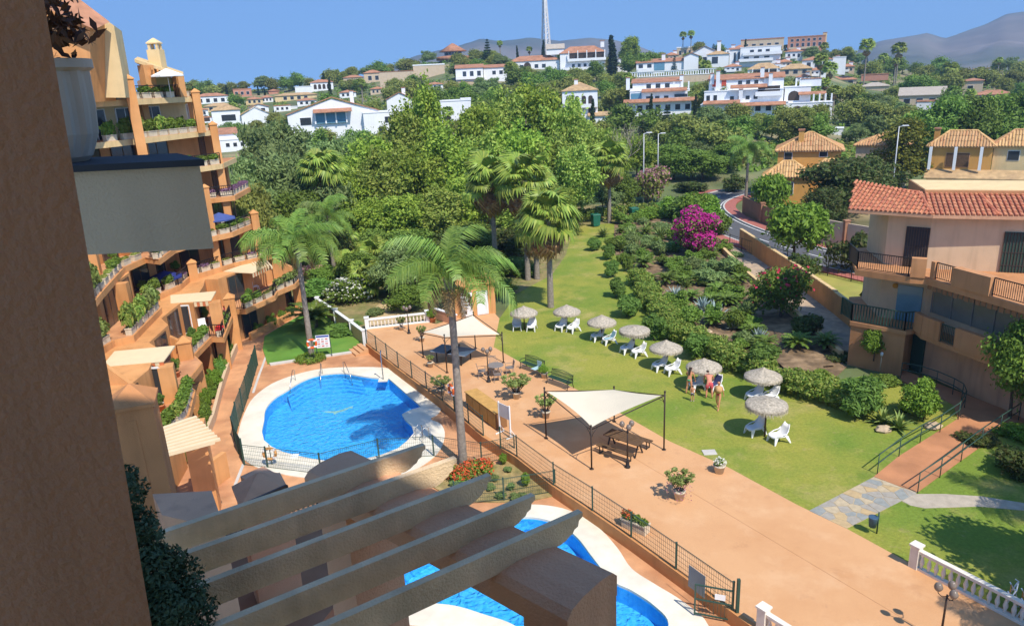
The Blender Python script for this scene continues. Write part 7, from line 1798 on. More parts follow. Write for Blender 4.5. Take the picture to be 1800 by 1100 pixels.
ring(548,604,-0.42,47.6,0.2,'bright orange life ring on the shady lawn by the palm trunk', RINGO); ring(793,685,0.07,37.6,R(-62),'bright orange life ring on the pool fence beside the tall palm', RINGO); ring(474,797,-0.5,33.2,0.1,'faded orange life ring on the fence at the near end of the large pool', RINGP)
c = at(571,626,-0.42); t = thing('notice_board', 'white pool rules board with blue heading on two posts', 'notice board', (c.x,c.y,-0.42), 0.1)
for x in (-0.5,0.5): mb = MB(); mb.box(x-0.025,x+0.025,-0.025,0.025,0,1.65); mb.build('post', GREENM, t)
mb = MB(); mb.box(-0.47,0.47,-0.02,0.02,0.65,1.6); bd = mb.build('board', WHITEP, t); mb = MB(); mb.box(-0.44,0.44,-0.024,-0.021,1.44,1.57); mb.build('heading', mat('blue print',(0.05,0.10,0.35)), bd)
for i in range(3):
    for j in range(4): mb = MB(); mb.box(-0.38+0.27*i,-0.2+0.27*i,-0.024,-0.021,0.74+0.17*j,0.83+0.17*j); mb.build('pictogram', mat('red print',(0.55,0.15,0.15)) if (i+j) % 2 else mat('grey print',(0.45,0.45,0.48)), bd)
def ladder(label, px, py, d, n='pool_handrail'):
    c = at(px, py, -0.46); d = Vector((*d,0)).normalized(); t = thing(n, label, 'handrail', (c.x,c.y,-0.46)); mb = MB()
    mb.tube([-d*0.35, -d*0.33+Vector((0,0,0.75)), Vector((0,0,0.85)), d*0.9+Vector((0,0,0.15)), d*1.15+Vector((0,0,-0.4))], 0.022, 6); mb.build('rail', STEEL, t)
ladder('steel handrail at the left end of the curved pool steps', 517,672,(0,-1)); ladder('steel handrail in the middle of the curved pool steps', 566,660,(0.15,-1)); ladder('steel handrail at the right end of the curved pool steps', 608,657,(0.6,-1))
c = at(742,772,-0.46); t = thing('pool_ladder', 'steel pool ladder by the shower platform of the large pool', 'ladder', (c.x,c.y,-0.46), 0.9)
for y in (-0.25,0.25): mb = MB(); mb.tube([(0.3,y,0),(0.28,y,0.65),(0.05,y,0.8),(-0.22,y,0.6),(-0.25,y,-0.9)], 0.022, 6); mb.build('rail', STEEL, t)
for z in (-0.2,-0.5,-0.8): mb = MB(); mb.box(-0.3,-0.2,-0.25,0.25,z,z+0.03); mb.build('rung', STEEL, t)
c = at(674,668,-0.46); t = thing('pool_shower', 'slim steel shower post at the far right corner of the large pool', 'shower', (c.x,c.y,-0.46)); mb = MB(); mb.box(-0.3,0.3,-0.3,0.3,0,0.06); mb.build('tray', COPING, t); mb = MB(); mb.tube([(0,0,0.05),(0,0,1.95),(0.05,-0.12,2.1),(0.08,-0.3,2.08)], 0.035, 8); mb.build('post', STEEL, t)
# ---- small drains and access covers
c = at(1247,795,0); mb = MB(); mb.box(-0.32,0.32,-0.25,0.25,0,0.03); o = mb.build('access_cover', mat('concrete cover',(0.5,0.47,0.42)), None, (c.x,c.y,0)); tag(o, 'pale concrete access cover in the lawn by the terrace edge', 'access cover')
c = at(519,801,-0.46); mb = MB(); mb.box(-0.16,0.16,-0.2,0.2,0,0.02); o = mb.build('depth_plate', WHITEP, None, (c.x,c.y,-0.46)); tag(o, 'small white depth plate on the near pool edge', 'plate')
# ---- litter bin
c = at(1541,937,0); t = thing('litter_bin', 'blue hanging litter bin on a green post at the lawn corner', 'litter bin', (c.x,c.y,0)); mb = MB(); mb.tube([(0,0,0),(0,0,0.95)], 0.03, 8); mb.build('post', GREENM, t)
mb = MB(); mb.lathe([(0.13,0.32),(0.17,0.72),(0.18,0.76),(0.15,0.74)], 14, (-0.2,0,0)); mb.build('bin', mat('blue bin',(0.05,0.10,0.16),rough=0.4), t)
# ---- folded loungers leaning on the cream balustrade
FAB = mat('orange sling', (0.55,0.22,0.04)); fc = []
for i, (px, py) in enumerate(((1778,1078),(1800,1090))):
    c = at(px, py, 0.008); t = thing('folding_chair', 'x', 'folding chair', (c.x+0.05,c.y+0.22,0.008), R(-40+6*i)); fc.append(t)
    for y in (-0.28,0.28): mb = MB(); mb.tube([(-0.15,y,0.02),(-0.02,y,0.55),(0.12,y,0.98),(0.02,y,1.02)], 0.022, 6); mb.tube([(0.25,y,0.02),(0.1,y,0.5),(-0.1,y,0.85)], 0.02, 6); mb.build('side_frame', WHITEP, t)
    mb = MB(); mb.box(-0.06,-0.04,-0.26,0.26,0.2,0.8); mb.build('sling', FAB, t); mb = MB(); mb.tube([(0.12,-0.28,0.98),(0.12,0.28,0.98)], 0.02, 6); mb.build('crossbar', WHITEP, t)
ordered(fc, 'folded white chair with orange sling leaning on the cream balustrade, #', 'folded chairs')
# ---- street lamps
def street_lamp(px, py, top, label, hd=(-1,0)):
    c = hit(px, py); D = proj(c)[2]; h = (py-top)*D/FPX*1.0; t = thing('street_lamp', label, 'street lamp', c); mb = MB(); mb.tube([(0,0,-0.2),(0,0,h)], [0.11,0.06], 8); mb.build('pole', mat('pale grey steel',(0.52,0.53,0.54),rough=0.45), t)
    mb = MB(); mb.bar((0,0,h-0.02),(0.9*hd[0],0.9*hd[1],h+0.05),0.07,0.07); mb.build('arm', MATS['pale grey steel'], t); mb = MB(); mb.obox((0.75*hd[0],0.75*hd[1]),hd,0.45,0.16,h+0.02,h+0.16,0,0.8); mb.build('lamp_head', MATS['pale grey steel'], t)
street_lamp(1131,357,238,'tall grey street lamp left of the road bend', (1,0.2)); street_lamp(1156,328,238,'grey street lamp half hidden behind the first one', (1,0.2)); street_lamp(1567,347,226,'tall grey street lamp before the dark trees on right', (1,-0.2))
for px, py, lab in ((1047,398,'green wheeled waste bin at the far hedge by the lone palm'),(1114,386,'dark green waste bin at the far hedge right of the lone palm')):
    c = at(px, py, 0); t = thing('waste_bin', lab, 'waste bin', (c.x,c.y,0), 0.3); mb = MB(); mb.obox((0,0),(1,0),0.42,0.4,0.12,1.45,0,1.15); mb.build('body', mat('bin green',(0.02,0.13,0.08),rough=0.45), t); mb = MB(); mb.obox((0,0),(1,0),0.52,0.5,1.46,1.56,0,0.9); mb.build('lid', mat('bin green',(0.02,0.13,0.08)), t)
c = at(1547,652,0); t = thing('garden_light', 'small post light at the foot of the corner building', 'garden light', (c.x,c.y,0)); mb = MB(); mb.tube([(0,0,0),(0,0,0.95)], 0.04, 8); mb.build('post', PALE, t); mb = MB(); mb.lathe([(0.06,0.95),(0.1,1.05),(0.1,1.18),(0.03,1.24)], 8); mb.build('lamp', WHITEP, t)
# ---- fence of the dry lawn along the road
rf2 = [tuple(p) for p in offset(RCF, -4.7) if 49 < p.y < 76]
fence('dark railing fence between the dry lawn and the road', rf2, 0.02, 1.3, BLACKM, every=2.6, grid=0.35, wire=0.012, name='railing_fence', horiz=0.6)

# ---- thatched parasols
def parasol(px, py, topy, flat, z=0.0):
    c = at(px, py, z); h = atY(px+2, topy, c.y).z; h = min(max(h,1.85),2.35); r = 1.02
    t = thing('thatched_parasol', 'x', 'parasol', (c.x,c.y,z), rnd.random()*6); mb = MB(); mb.tube([(0,0,-0.05),(0,0,h-0.05)], 0.045, 8); mb.build('pole', BROWNWD, t)
    pk = 0.26 if flat else 0.52
    key = 'canopy%d' % flat
    if key not in KIDS:
        mb = MB(); n = 36; rows = [(0.02,0.0),(0.25,-0.10*pk/0.42-0.02),(0.55,-0.55*pk),(0.85,-0.83*pk),(1.0,-pk),(1.03,-pk-0.05),(1.0,-pk-0.13 if not flat else -pk-0.2),(0.95,-pk-0.04),(0.5,-0.5*pk-0.06),(0.02,-0.08)]
        g_ = random.Random(9)
        vs = [(q*math.cos(2*math.pi*k/n)*(1+g_.uniform(-.015,.015)*(i in (4,5,6))), q*math.sin(2*math.pi*k/n)*(1+g_.uniform(-.015,.015)*(i in (4,5,6))), zz+g_.uniform(-.015,.015)) for i,(q,zz) in enumerate(rows) for k in range(n)]
        fs = [(i*n+k,i*n+(k+1)%n,(i+1)*n+(k+1)%n,(i+1)*n+k) for i in range(len(rows)-1) for k in range(n)]; mb.add(vs, fs, 0, True); KIDS[key] = mb.mesh('thatch canopy', THATCH)
        mb = MB()
        for k in range(150):
            a = 2*math.pi*k/150+g_.uniform(-.02,.02); w = 0.02; l = g_.uniform(0.08,0.2)*(1.5 if flat else 0.8); d = Vector((math.cos(a),math.sin(a),0)); s = Vector((-d.y,d.x,0)); p = d*1.01+Vector((0,0,-pk-0.05))
            mb.quad(p-s*w, p+s*w, p+s*w*0.6+d*0.03-Vector((0,0,l)), p-s*w*0.6+d*0.03-Vector((0,0,l)))
        KIDS[key+'f'] = mb.mesh('thatch fringe', THATCH)
    o = link('canopy', KIDS[key], t, (0,0,h)); o2 = link('fringe', KIDS[key+'f'], o); o2['kind'] = 'stuff'
    mb = MB()
    for k in range(8): a = k*math.pi/4; mb.bar((0.04*math.cos(a),0.04*math.sin(a),h-0.14),(0.92*math.cos(a),0.92*math.sin(a),h-pk-0.06),0.02,0.02)
    mb.build('ribs', BROWNWD, t)['kind'] = 'stuff'
    return t
PAR = [(922,579,537,0),(997,577,544,0),(1058,597,556,0),(1115,619,575,1),(1170,647,597,0),(1236,681,629,0),(1339,699,654,0),(1344,767,701,1)]
ordered([parasol(*p) for p in PAR], 'round thatched parasol on the lawn, # of the row', 'thatched parasols on the lawn')
# ---- moulded plastic garden loungers
def lounge_mesh():
    mb = MB(); prof = [(-0.42,0.30),(-0.36,0.36),(-0.1,0.33),(0.10,0.31),(0.22,0.40),(0.36,0.68),(0.44,0.86)]; w = [0.20,0.27,0.29,0.29,0.29,0.25,0.17]; vs = []; fs = []
    for (x,z), ww in zip(prof, w):
        for y in (-1,-0.85,-0.4,0.4,0.85,1): vs.append((x, ww*y, z+(0.06 if abs(y) == 1 else (0.03 if abs(y) == 0.85 else 0))))
    n = len(prof); vs += [(v[0]+0.02, v[1], v[2]-0.035) for v in vs[:]]
    k = 6; off = n*k
    for i in range(n-1):
        for j in range(k-1): q = i*k+j; fs.append((q,q+k,q+k+1,q+1)); fs.append((off+q,off+q+1,off+q+k+1,off+q+k))
    for i in range(n-1):
        for j in (0,k-1): q = i*k+j; fs.append((q,q+k,off+q+k,off+q) if j else (q,off+q,off+q+k,q+k))
    for i in (0,n-1):
        for j in range(k-1): q = i*k+j; fs.append((q,q+1,off+q+1,off+q) if i == 0 else (q,off+q,off+q+1,q+1))
    mb.add(vs, fs, 0, True); return mb.mesh('lounger shell', WHITEP)
LSH = lounge_mesh()
def leg_mesh(x, y, dx):
    mb = MB(); a = Vector((x,y,0.36)); b = Vector((x+dx,y*1.22,0)); vs = []
    for p, w, d in ((a,0.09,0.05),(b,0.035,0.03)):
        for sx, sy in ((-1,-1),(1,-1),(1,1),(-1,1)): vs.append(p+Vector((w*sx,d*sy*0.7,0)))
    mb.add(vs, [(0,3,2,1),(4,5,6,7)]+[(i,(i+1)%4,4+(i+1)%4,4+i) for i in range(4)]); return mb.mesh('lounger leg', WHITEP)
LLEG = [leg_mesh(-0.30,s*0.24,-0.10) for s in (-1,1)]+[leg_mesh(0.24,s*0.25,0.20) for s in (-1,1)]
mb = MB()
for s in (-1,1): mb.tube([(-0.30,0.27*s,0.40),(-0.05,0.31*s,0.46),(0.2,0.30*s,0.50),(0.33,0.27*s,0.62)], 0.024, 6)
LARM = mb.mesh('lounger arms', WHITEP)
def lounger(px, py, rz, z=0.0):
    c = at(px, py, z); t = thing('garden_lounger', 'x', 'lounger', (c.x,c.y,z), rz, sc=1.05); link('seat_shell', LSH, t)
    for m in LLEG: link('leg', m, t)
    link('arm_rails', LARM, t); return t
CH = [(909,579,1.57),(935,580,1.35),(987,580,0.9),(1008,583,0.7),(1051,598,0.35),(1071,604,0.3),(1103,620,0.35),(1123,626,0.3),(1160,650,0.35),(1182,657,0.3),(1224,684,0.4),(1255,686,0.55),(1326,703,0.35),(1353,706,0.3),(1327,762,0.35),(1368,776,0.3)]
LO = [lounger(*c) for c in CH]; names = ['farthest','second farthest','third farthest','fourth farthest','fourth nearest','third nearest','second nearest','nearest']
for i, o in enumerate(LO):
    o['label'] = 'white moulded lounger %s the %s thatched parasol' % ('in the shade left of' if i % 2 == 0 else 'in the sun right of', names[i//2]); o['group'] = 'white loungers under the parasols'
# towels on two loungers
c = LO[11].location; mb = MB()
for x0, x1, z0, z1 in ((-0.35,0.1,0.40,0.37),(0.1,0.2,0.37,0.44),(0.2,0.4,0.44,0.84)): mb.add([(x0,-0.22,z0),(x1,-0.22,z1),(x1,0.22,z1),(x0,0.22,z0)], [(0,1,2,3)]); mb.add([(x0,-0.22,z0+.015),(x1,-0.22,z1+.015),(x1,0.22,z1+.015),(x0,0.22,z0+.015)], [(0,1,2,3)])
o = mb.build('towel', mat('navy towel',(0.05,0.06,0.16)), None, c); o.rotation_euler = LO[11].rotation_euler; tag(o, 'navy towel spread over the lounger beside the bending man', 'towel')
o = link('towel', mb.mesh('towel', mat('sky blue towel',(0.25,0.42,0.5))), None, LO[5].location); o.rotation_euler = LO[5].rotation_euler; tag(o, 'sky blue towel spread over the sunlit lounger at the third farthest parasol', 'towel')
# ================================================================== PEOPLE
def skin_mesh(name, chains, m, root=None, sub=2):
    """chains: lists of (point, radius); points shared by position join up into one body"""
    bm = bmesh.new(); lay = bm.verts.layers.skin.verify(); key = {}
    def vert(p, r):
        k = tuple(round(q,4) for q in p)
        if k not in key: v = bm.verts.new(p); v[lay].radius = (r,r) if not isinstance(r,tuple) else r; key[k] = v
        return key[k]
    first = None
    for ch in chains:
        prev = None
        for p, r in ch:
            v = vert(p, r)
            if first is None: first = v
            if prev is not None and prev is not v and not bm.edges.get((prev,v)): bm.edges.new((prev,v))
            prev = v
    first[lay].use_root = True
    me = bpy.data.meshes.new(name); bm.to_mesh(me); bm.free(); o = bpy.data.objects.new(name, me); COL.objects.link(o)
    md = o.modifiers.new('skin','SKIN'); md.use_smooth_shade = True; s = o.modifiers.new('sub','SUBSURF'); s.levels = sub; s.render_levels = sub
    dg = bpy.context.evaluated_depsgraph_get(); dg.update(); out = bpy.data.meshes.new_from_object(o.evaluated_get(dg)); bpy.data.objects.remove(o); bpy.data.meshes.remove(me)
    out.name = name; out.materials.clear(); out.materials.append(m)
    for p in out.polygons: p.use_smooth = True
    return out
def hand(wr, d, n, s=1.0):
    """palm and five separate fingers, slightly curled, from the wrist along d; n points to the thumb side"""
    d = Vector(d).normalized(); n = Vector(n); n = (n-d*n.dot(d)).normalized(); w = d.cross(n); wr = Vector(wr); ch = []
    pal = wr+d*0.055*s; ch.append([(wr,0.021*s),(pal,(0.034*s,0.02*s))])
    for i, (o, l) in enumerate(((0.028,0.068),(0.010,0.076),(-0.010,0.07),(-0.028,0.055))):
        k = pal+n*o*s+d*0.03*s; ch.append([(pal,(0.034*s,0.02*s)),(k,0.0105*s),(k+d*l*0.5*s+w*0.012*s,0.009*s),(k+d*l*0.85*s+w*0.034*s,0.0075*s)])
    ch.append([(wr+d*0.02*s,0.022*s),(wr+d*0.05*s+n*0.035*s,0.011*s),(wr+d*0.085*s+n*0.05*s+w*0.012*s,0.009*s)]); ch[0].insert(1,(wr+d*0.02*s,0.022*s)); return ch
def person(label, loc, rz, J, k=1.0, skin=SKIN, hips=0.115, chest=0.125, sh=0.05):
    """J: joints in metres for a 1.65 m figure facing -Y"""
    t = thing('person', label, 'person', loc, rz, sc=k); V = {a: Vector(b) for a, b in J.items()}
    pel, waist, ches, nk, hd_ = V['pelvis'], V['waist'], V['chest'], V['neck'], V['head']; up = (hd_-nk).normalized()
    ch = [[(pel,(hips*1.15,hips*0.85)),(waist,(0.105,0.085)),(ches,(chest*1.1,chest*0.8)),(nk,0.05),(nk.lerp(hd_,0.45),0.048),(hd_,0.088),(hd_+up*0.085,0.075)]]
    for s in 'LR':
        hip, kn, an, toe = V['hip'+s], V['knee'+s], V['ankle'+s], V['toe'+s]; so, el, wr = V['sho'+s], V['elb'+s], V['wri'+s]
        ch.append([(pel,(hips*1.15,hips*0.85)),(hip,0.085),(hip.lerp(kn,0.5),0.072),(kn,0.052),(kn.lerp(an,0.35),0.054),(an,0.034),(an+(toe-an)*0.5+Vector((0,0,-0.015)),0.034),(toe,0.022)])
        ch.append([(ches,(chest*1.1,chest*0.8)),(so,sh),(so.lerp(el,0.5),0.042),(el,0.034),(el.lerp(wr,0.4),0.033),(wr,0.021)])
        d = (wr-el).normalized(); th = V.get('thumb'+s, Vector((0,-1,0.1))); hh = hand(wr, d, th); ch += hh
    link('body', skin_mesh('body', ch, skin), t)
    f = V['face'].normalized(); side = f.cross(up).normalized(); mb = MB()
    def blob(c, r, m, name): b = MB(); b.lathe([(r*.3,-r*.9),(r*.85,-r*.45),(r,0),(r*.85,.45*r),(r*.3,.9*r)], 8, c); return b.build(name, m, t)
    for s in (-1,1): blob(hd_+f*0.088+side*0.032*s+up*0.01, 0.011, HAIRD, 'eye'); blob(hd_+side*0.088*s, 0.022, skin, 'ear')
    blob(hd_+f*0.098-up*0.018, 0.014, skin, 'nose'); b = MB(); b.bar(hd_+f*0.086-up*0.05-side*0.022, hd_+f*0.086-up*0.05+side*0.022, 0.012, 0.010); b.build('mouth', mat('lips',(0.35,0.10,0.08)), t)
    return t, V
def stand(hd=(0,-0.02,1.53), **kw):
    J = dict(pelvis=(0,0,0.86), waist=(0,-0.01,1.02), chest=(0,0.0,1.20), neck=(0,0.0,1.38), head=(0,-0.02,1.52), face=(0,-1,0),
        hipL=(0.09,0,0.82), kneeL=(0.1,-0.02,0.46), ankleL=(0.1,0.02,0.07), toeL=(0.12,-0.13,0.025), hipR=(-0.09,0,0.82), kneeR=(-0.1,-0.02,0.46), ankleR=(-0.1,0.02,0.07), toeR=(-0.12,-0.13,0.025),
        shoL=(0.165,0,1.31), elbL=(0.23,0.03,1.06), wriL=(0.24,-0.05,0.83), shoR=(-0.165,0,1.31), elbR=(-0.23,0.03,1.06), wriR=(-0.24,-0.05,0.83))
    J.update(kw); return J
def cloth(t, name, chains, m): return link(name, skin_mesh(name, chains, m, sub=2), t)
GREENC = mat('green bikini', (0.03,0.38,0.16)); REDC = mat('dark red swimsuit', (0.42,0.02,0.05)); PINKC = mat('coral red shorts', (0.60,0.09,0.10)); PATC = mat('dark patterned shorts', (0.03,0.03,0.035), col2=(0.5,0.45,0.45), ns=26, mixlo=0.5, mixhi=0.55)
# woman seen from behind in a green bikini, leaning a little over the lounger
p = at(1211,692,0); J = stand(pelvis=(0,0,0.86), waist=(0,-0.06,1.01), chest=(0.01,-0.13,1.17), neck=(0.0,-0.2,1.34), head=(0.0,-0.24,1.48), hipL=(0.09,0,0.82), kneeL=(0.13,-0.03,0.46), ankleL=(0.15,0.05,0.07), toeL=(0.17,-0.1,0.025),
    shoL=(0.165,-0.16,1.28), elbL=(0.26,-0.28,1.07), wriL=(0.26,-0.48,0.95), shoR=(-0.165,-0.14,1.28), elbR=(-0.25,-0.16,1.03), wriR=(-0.26,-0.24,0.81), hipR=(-0.09,0,0.82), kneeR=(-0.14,0.0,0.46), ankleR=(-0.17,0.1,0.07), toeR=(-0.18,-0.05,0.025))
t, V = person('woman with long dark hair in a green bikini seen from behind under the parasol', (p.x,p.y,0), R(150), J)
cloth(t, 'bikini_bottom', [[((0,0,0.92),(0.135,0.10)),((0,0,0.86),(0.142,0.108)),((0,0.0,0.80),(0.12,0.10))]], GREENC)
cloth(t, 'bikini_strap', [[((0,-0.10,1.155),(0.142,0.105)),((0.008,-0.115,1.185),(0.145,0.108))]], GREENC)
cloth(t, 'hair', [[((0,-0.225,1.575),0.085),((0,-0.20,1.52),0.10),((0,-0.12,1.42),0.07),((0,-0.03,1.28),0.055),((0,0.0,1.14),0.03)]], HAIRD)
# small child in front of her
p = at(1217,705,0); J = stand(); t, V = person('small child in dark patterned shorts standing by the woman in green', (p.x,p.y,0), R(165), J, k=0.60)
cloth(t, 'shorts', [[((0,0,0.94),(0.14,0.11)),((0,0,0.84),(0.15,0.12)),((0.095,0,0.74),0.105),((0.10,-0.01,0.56),0.095)],[((0,0,0.84),(0.15,0.12)),((-0.095,0,0.74),0.105),((-0.10,-0.01,0.56),0.095)]], PATC)
cloth(t, 'hair', [[((0,0.0,1.60),0.085),((0,0.01,1.55),0.10),((0,0.04,1.48),0.075)]], HAIRD)
for s in (-1,1): cloth(t, 'shoe', [[((0.1*s,0.05,0.05),0.05),((0.11*s,-0.06,0.045),0.052),((0.12*s,-0.14,0.035),0.042)]], mat('pale pink shoe',(0.6,0.5,0.55)))
# man bending over the lounger
p = at(1246,699,0); J = stand(pelvis=(0,0.08,0.88), waist=(0,-0.03,1.0), chest=(0,-0.22,1.12), neck=(0.02,-0.40,1.22), head=(0.04,-0.53,1.27), face=(0,-0.75,-0.65), hipL=(0.1,0.06,0.84), kneeL=(0.13,0.0,0.46), ankleL=(0.15,0.08,0.07), toeL=(0.17,-0.08,0.025), hipR=(-0.1,0.06,0.84), kneeR=(-0.14,0.02,0.46), ankleR=(-0.16,0.1,0.07), toeR=(-0.18,-0.06,0.025),
    shoL=(0.19,-0.33,1.17), elbL=(0.25,-0.40,0.91), wriL=(0.2,-0.55,0.72), shoR=(-0.19,-0.32,1.17), elbR=(-0.27,-0.38,0.92), wriR=(-0.2,-0.52,0.72))
t, V = person('man with bare reddened back in coral shorts bending over a lounger', (p.x,p.y,0), R(172), J, k=1.05, skin=SKINP, chest=0.15, hips=0.118, sh=0.058)
cloth(t, 'shorts', [[((0,0.02,0.95),(0.15,0.115)),((0,0.07,0.88),(0.16,0.125)),((0.105,0.055,0.78),0.115),((0.125,0.02,0.55),0.10)],[((0,0.07,0.88),(0.16,0.125)),((-0.105,0.055,0.78),0.115),((-0.125,0.03,0.55),0.10)]], PINKC)
cloth(t, 'hair', [[((0.04,-0.56,1.35),0.075),((0.04,-0.50,1.33),0.088),((0.03,-0.44,1.27),0.06)]], HAIRD)
# woman in dark red walking towards the terrace
p = at(1262,718,0); J = stand(hipL=(0.09,0,0.82), kneeL=(0.09,-0.16,0.48), ankleL=(0.08,-0.24,0.09), toeL=(0.08,-0.40,0.03), kneeR=(-0.09,0.02,0.46), ankleR=(-0.08,0.24,0.10), toeR=(-0.08,0.12,0.025), wriL=(0.26,0.08,0.84), wriR=(-0.26,-0.16,0.86), elbR=(-0.24,-0.02,1.06))
t, V = person('woman in dark red swimsuit walking across the lawn with straw hat', (p.x,p.y,0), R(-30), J)
cloth(t, 'swimsuit', [[((0,0,0.80),(0.118,0.10)),((0,0,0.87),(0.145,0.11)),((0,-0.01,1.02),(0.118,0.10)),((0,0.0,1.19),(0.15,0.118)),((0,0.0,1.26),(0.13,0.10))]], REDC)
cloth(t, 'hair', [[((0,0.01,1.60),0.085),((0,0.02,1.54),0.10),((0,0.06,1.44),0.07),((0,0.07,1.34),0.04)]], HAIRD)
q = Matrix.Rotation(R(-30),3,'Z') @ Vector((0.02,-0.19,1.20)); mb = MB(); mb.lathe([(0.22,0),(0.23,0.01),(0.13,0.03),(0.11,0.10),(0.05,0.13)], 16)
o = mb.build('straw_hat', mat('straw',(0.55,0.33,0.14),var=0.2,ns=20), None, (p.x+q.x,p.y+q.y,q.z)); o.rotation_euler = (R(75),0,R(-30)); tag(o, 'round straw hat held against the chest of the walking woman', 'hat')
# ================================================================== BALCONY PLANTERS, POTS AND PARASOLS OF THE LEFT BUILDING
mb = MB(); mb.box(-0.42,0.42,-0.17,0.17,0,0.34); mb.box(-0.45,0.45,-0.20,0.20,0.34,0.39); TRO = mb.mesh('trough', TROUGH)
PL = {}
for k, (lf, n, s, h, w) in {'green':(LF_MID,700,0.11,0.42,0.34),'lime':(LF_HEDGE,800,0.11,0.5,0.42),'yellow':(LF_YUCCA,800,0.10,0.45,0.42),'purple':(FL_PURP,600,0.09,0.22,0.3),'low':(LF_OLIVE,420,0.09,0.16,0.2),'red':(FL_RED,260,0.09,0.3,0.3)}.items():
    PL[k] = [leaf_mesh('balcony '+k, [(-0.25,0,h*0.5,w*0.8,w*0.8,h*0.6),(0.22,0.03,h*0.55,w*0.85,w*0.8,h*0.7),(0,0,h*0.7,w*0.9,w*0.9,h*0.5)], n, s, lf, 500+i*7+len(k), shell=0.4) for i in range(2)]
floors = ['ground','first','second','third','fourth','fifth','sixth','top']; words = {'green':'bushy green shrubs','lime':'tall leafy shrubs','yellow':'yellow-green shrubs','purple':'trailing purple plants','low':'low dry plants','red':'red flowers'}
byk = {}
def row(k, i0, i1, kinds, sc=1.0, step=1.02, inset=0.28, t0=0.0, t1=1.0, outl=None, z=None):
    o = (outl or OUT[k])[i0:i1+1]; zz = lz(k)+0.175 if z is None else z
    for a, b in zip(o[:-1], o[1:]):
        a = Vector((*a,0)); b = Vector((*b,0)); L = (b-a).length; d = (b-a).normalized(); n = Vector((d.y,-d.x,0)); m = int((L*(t1-t0)-0.1)/step)
        for j in range(m):
            c = a+d*(L*t0+(L*(t1-t0))*(j+0.5)/m)-n*inset; kk = kinds[rnd.randrange(len(kinds))]
            t = thing('planter', 'x', 'planter', (c.x,c.y,zz), math.atan2(d.y,d.x)); link('trough', TRO, t); f = link('foliage', PL[kk][rnd.randrange(2)], t, (0,0,0.34)); q = sc*rnd.uniform(0.8,1.2); f.scale = (1,1.1,q)
            byk.setdefault((k,kk), []).append(t)
row(7,1,3,['low','green','purple']); row(7,3,4,['green','low'],1.0); row(7,4,6,['low'])
row(6,1,3,['lime','green'],2.0); row(6,3,4,['lime','green','green'],1.7); row(6,4,5,['low','green'],1.3); row(5,3,5,['low','green']); row(4,2,3,['green']); row(4,3,6,['purple'],1.2)
row(3,0,2,['yellow','lime'],2.6); row(3,2,5,['green','low']); row(3,5,7,['green','lime'],1.6); row(3,7,9,['low','green'],1.1)
row(2,1,3,['yellow','lime','lime'],2.0); row(2,0,1,['yellow'],1.6); row(2,3,5,['lime','green'],1.3); row(2,5,8,['low','low','purple'],0.8)
row(1,0,2,['green','lime'],1.2); row(1,5,6,['green']); row(1,6,9,['low','red','green']); row(1,9,14,['green','low','yellow'],1.1)
for (k,kk), os_ in byk.items():
    ordered(os_, 'stone trough with %s on the %s floor balcony edge of the terraced building, #' % (words[kk], floors[k]), 'planters along the %s floor balcony' % floors[k])
    for o in os_:
        w = o['label'].split()
        if len(w) > 16: o['label'] = o['label'].replace(' of the terraced building','').replace(' edge','')
gb = []
for a, b in zip(BW[:-1], BW[1:]):
    a = Vector(a); b = Vector(b); L = (b-a).length; m = max(2,int(L/0.75))
    for j in range(m):
        c = a.lerp(b,(j+0.5)/m)+Vector((-0.5+rnd.uniform(-.2,.2),rnd.uniform(-.2,.2))); gb.append(plant(rnd.choice(['shrub','oleander','limebush','shrub']), (c.x,c.y,-0.45), rnd.uniform(0.7,1.5), rnd.uniform(0.8,1.2), 'x', None, 'shrub', 'shrub'))
for c in ((-20.2,55.0),(-19.5,56.4),(-19.2,57.9),(-18.7,59.2)): gb.append(plant('shrub', (c[0],c[1],-0.45), rnd.uniform(0.8,1.2), 1.1, 'x', None, 'shrub', 'shrub'))
gb.sort(key=lambda o: o.location.y); q3 = len(gb)//3
for l_, w_ in ((gb[:q3],'near'),(gb[q3:2*q3],'middle'),(gb[2*q3:],'far')): ordered(l_, 'bush in the %s stretch of the flower bed below the balconies, #' % w_, 'bushes in the bed by the path')
tc = []
for x, y, k, rz in ((-21.2,47.6,1,0.5),(-22.0,57.6,1,1.0),(-20.9,57.8,1,2.2),(-24.6,43.2,2,0.4),(-25.6,51.6,3,0.9),(-23.0,58.9,3,2.0),(-19.0,36.4,1,1.2)):
    o = thing('garden_chair', 'x', 'chair', (x,y,lz(k)+0.175), rz); tc.append(o)
    mb = MB(); mb.box(-0.25,0.25,-0.25,0.25,0.4,0.44); mb.build('seat', WHITEP, o); mb = MB(); mb.box(-0.25,0.25,0.22,0.26,0.44,0.9); mb.build('backrest', WHITEP, o)
    for sx in (-1,1):
        for sy in (-1,1): mb = MB(); mb.bar((0.22*sx,0.22*sy,0.4),(0.25*sx,0.27*sy,0),0.04,0.04); mb.build('leg', WHITEP, o)
ordered(tc, 'white plastic chair on a terrace of the stepped orange building, #', 'white chairs on the balconies')
tp = []
for x, y, k in ((-20.9,45.2,1),(-21.8,49.6,1),(-20.3,54.6,1),(-24.9,44.4,2),(-24.2,40.6,2),(-25.6,49.2,2),(-25.4,54.4,2),(-25.3,41.3,3),(-26.2,47.6,3),(-19.5,39.3,1),(-18.3,34.6,1)):
    o = thing('potted_plant', 'x', 'potted plant', (x,y,lz(k)+0.175)); pot_mesh(0.2,0.36,'tpot').build('pot', TERRAC, o); vs_ = TREE[rnd.choice(['limebush','shrub','oleander'])][0]; q_ = link('foliage', vs_[2], o, (0,0,0.3)); q_.scale = (0.35,0.35,rnd.uniform(0.35,0.6)); tp.append(o)
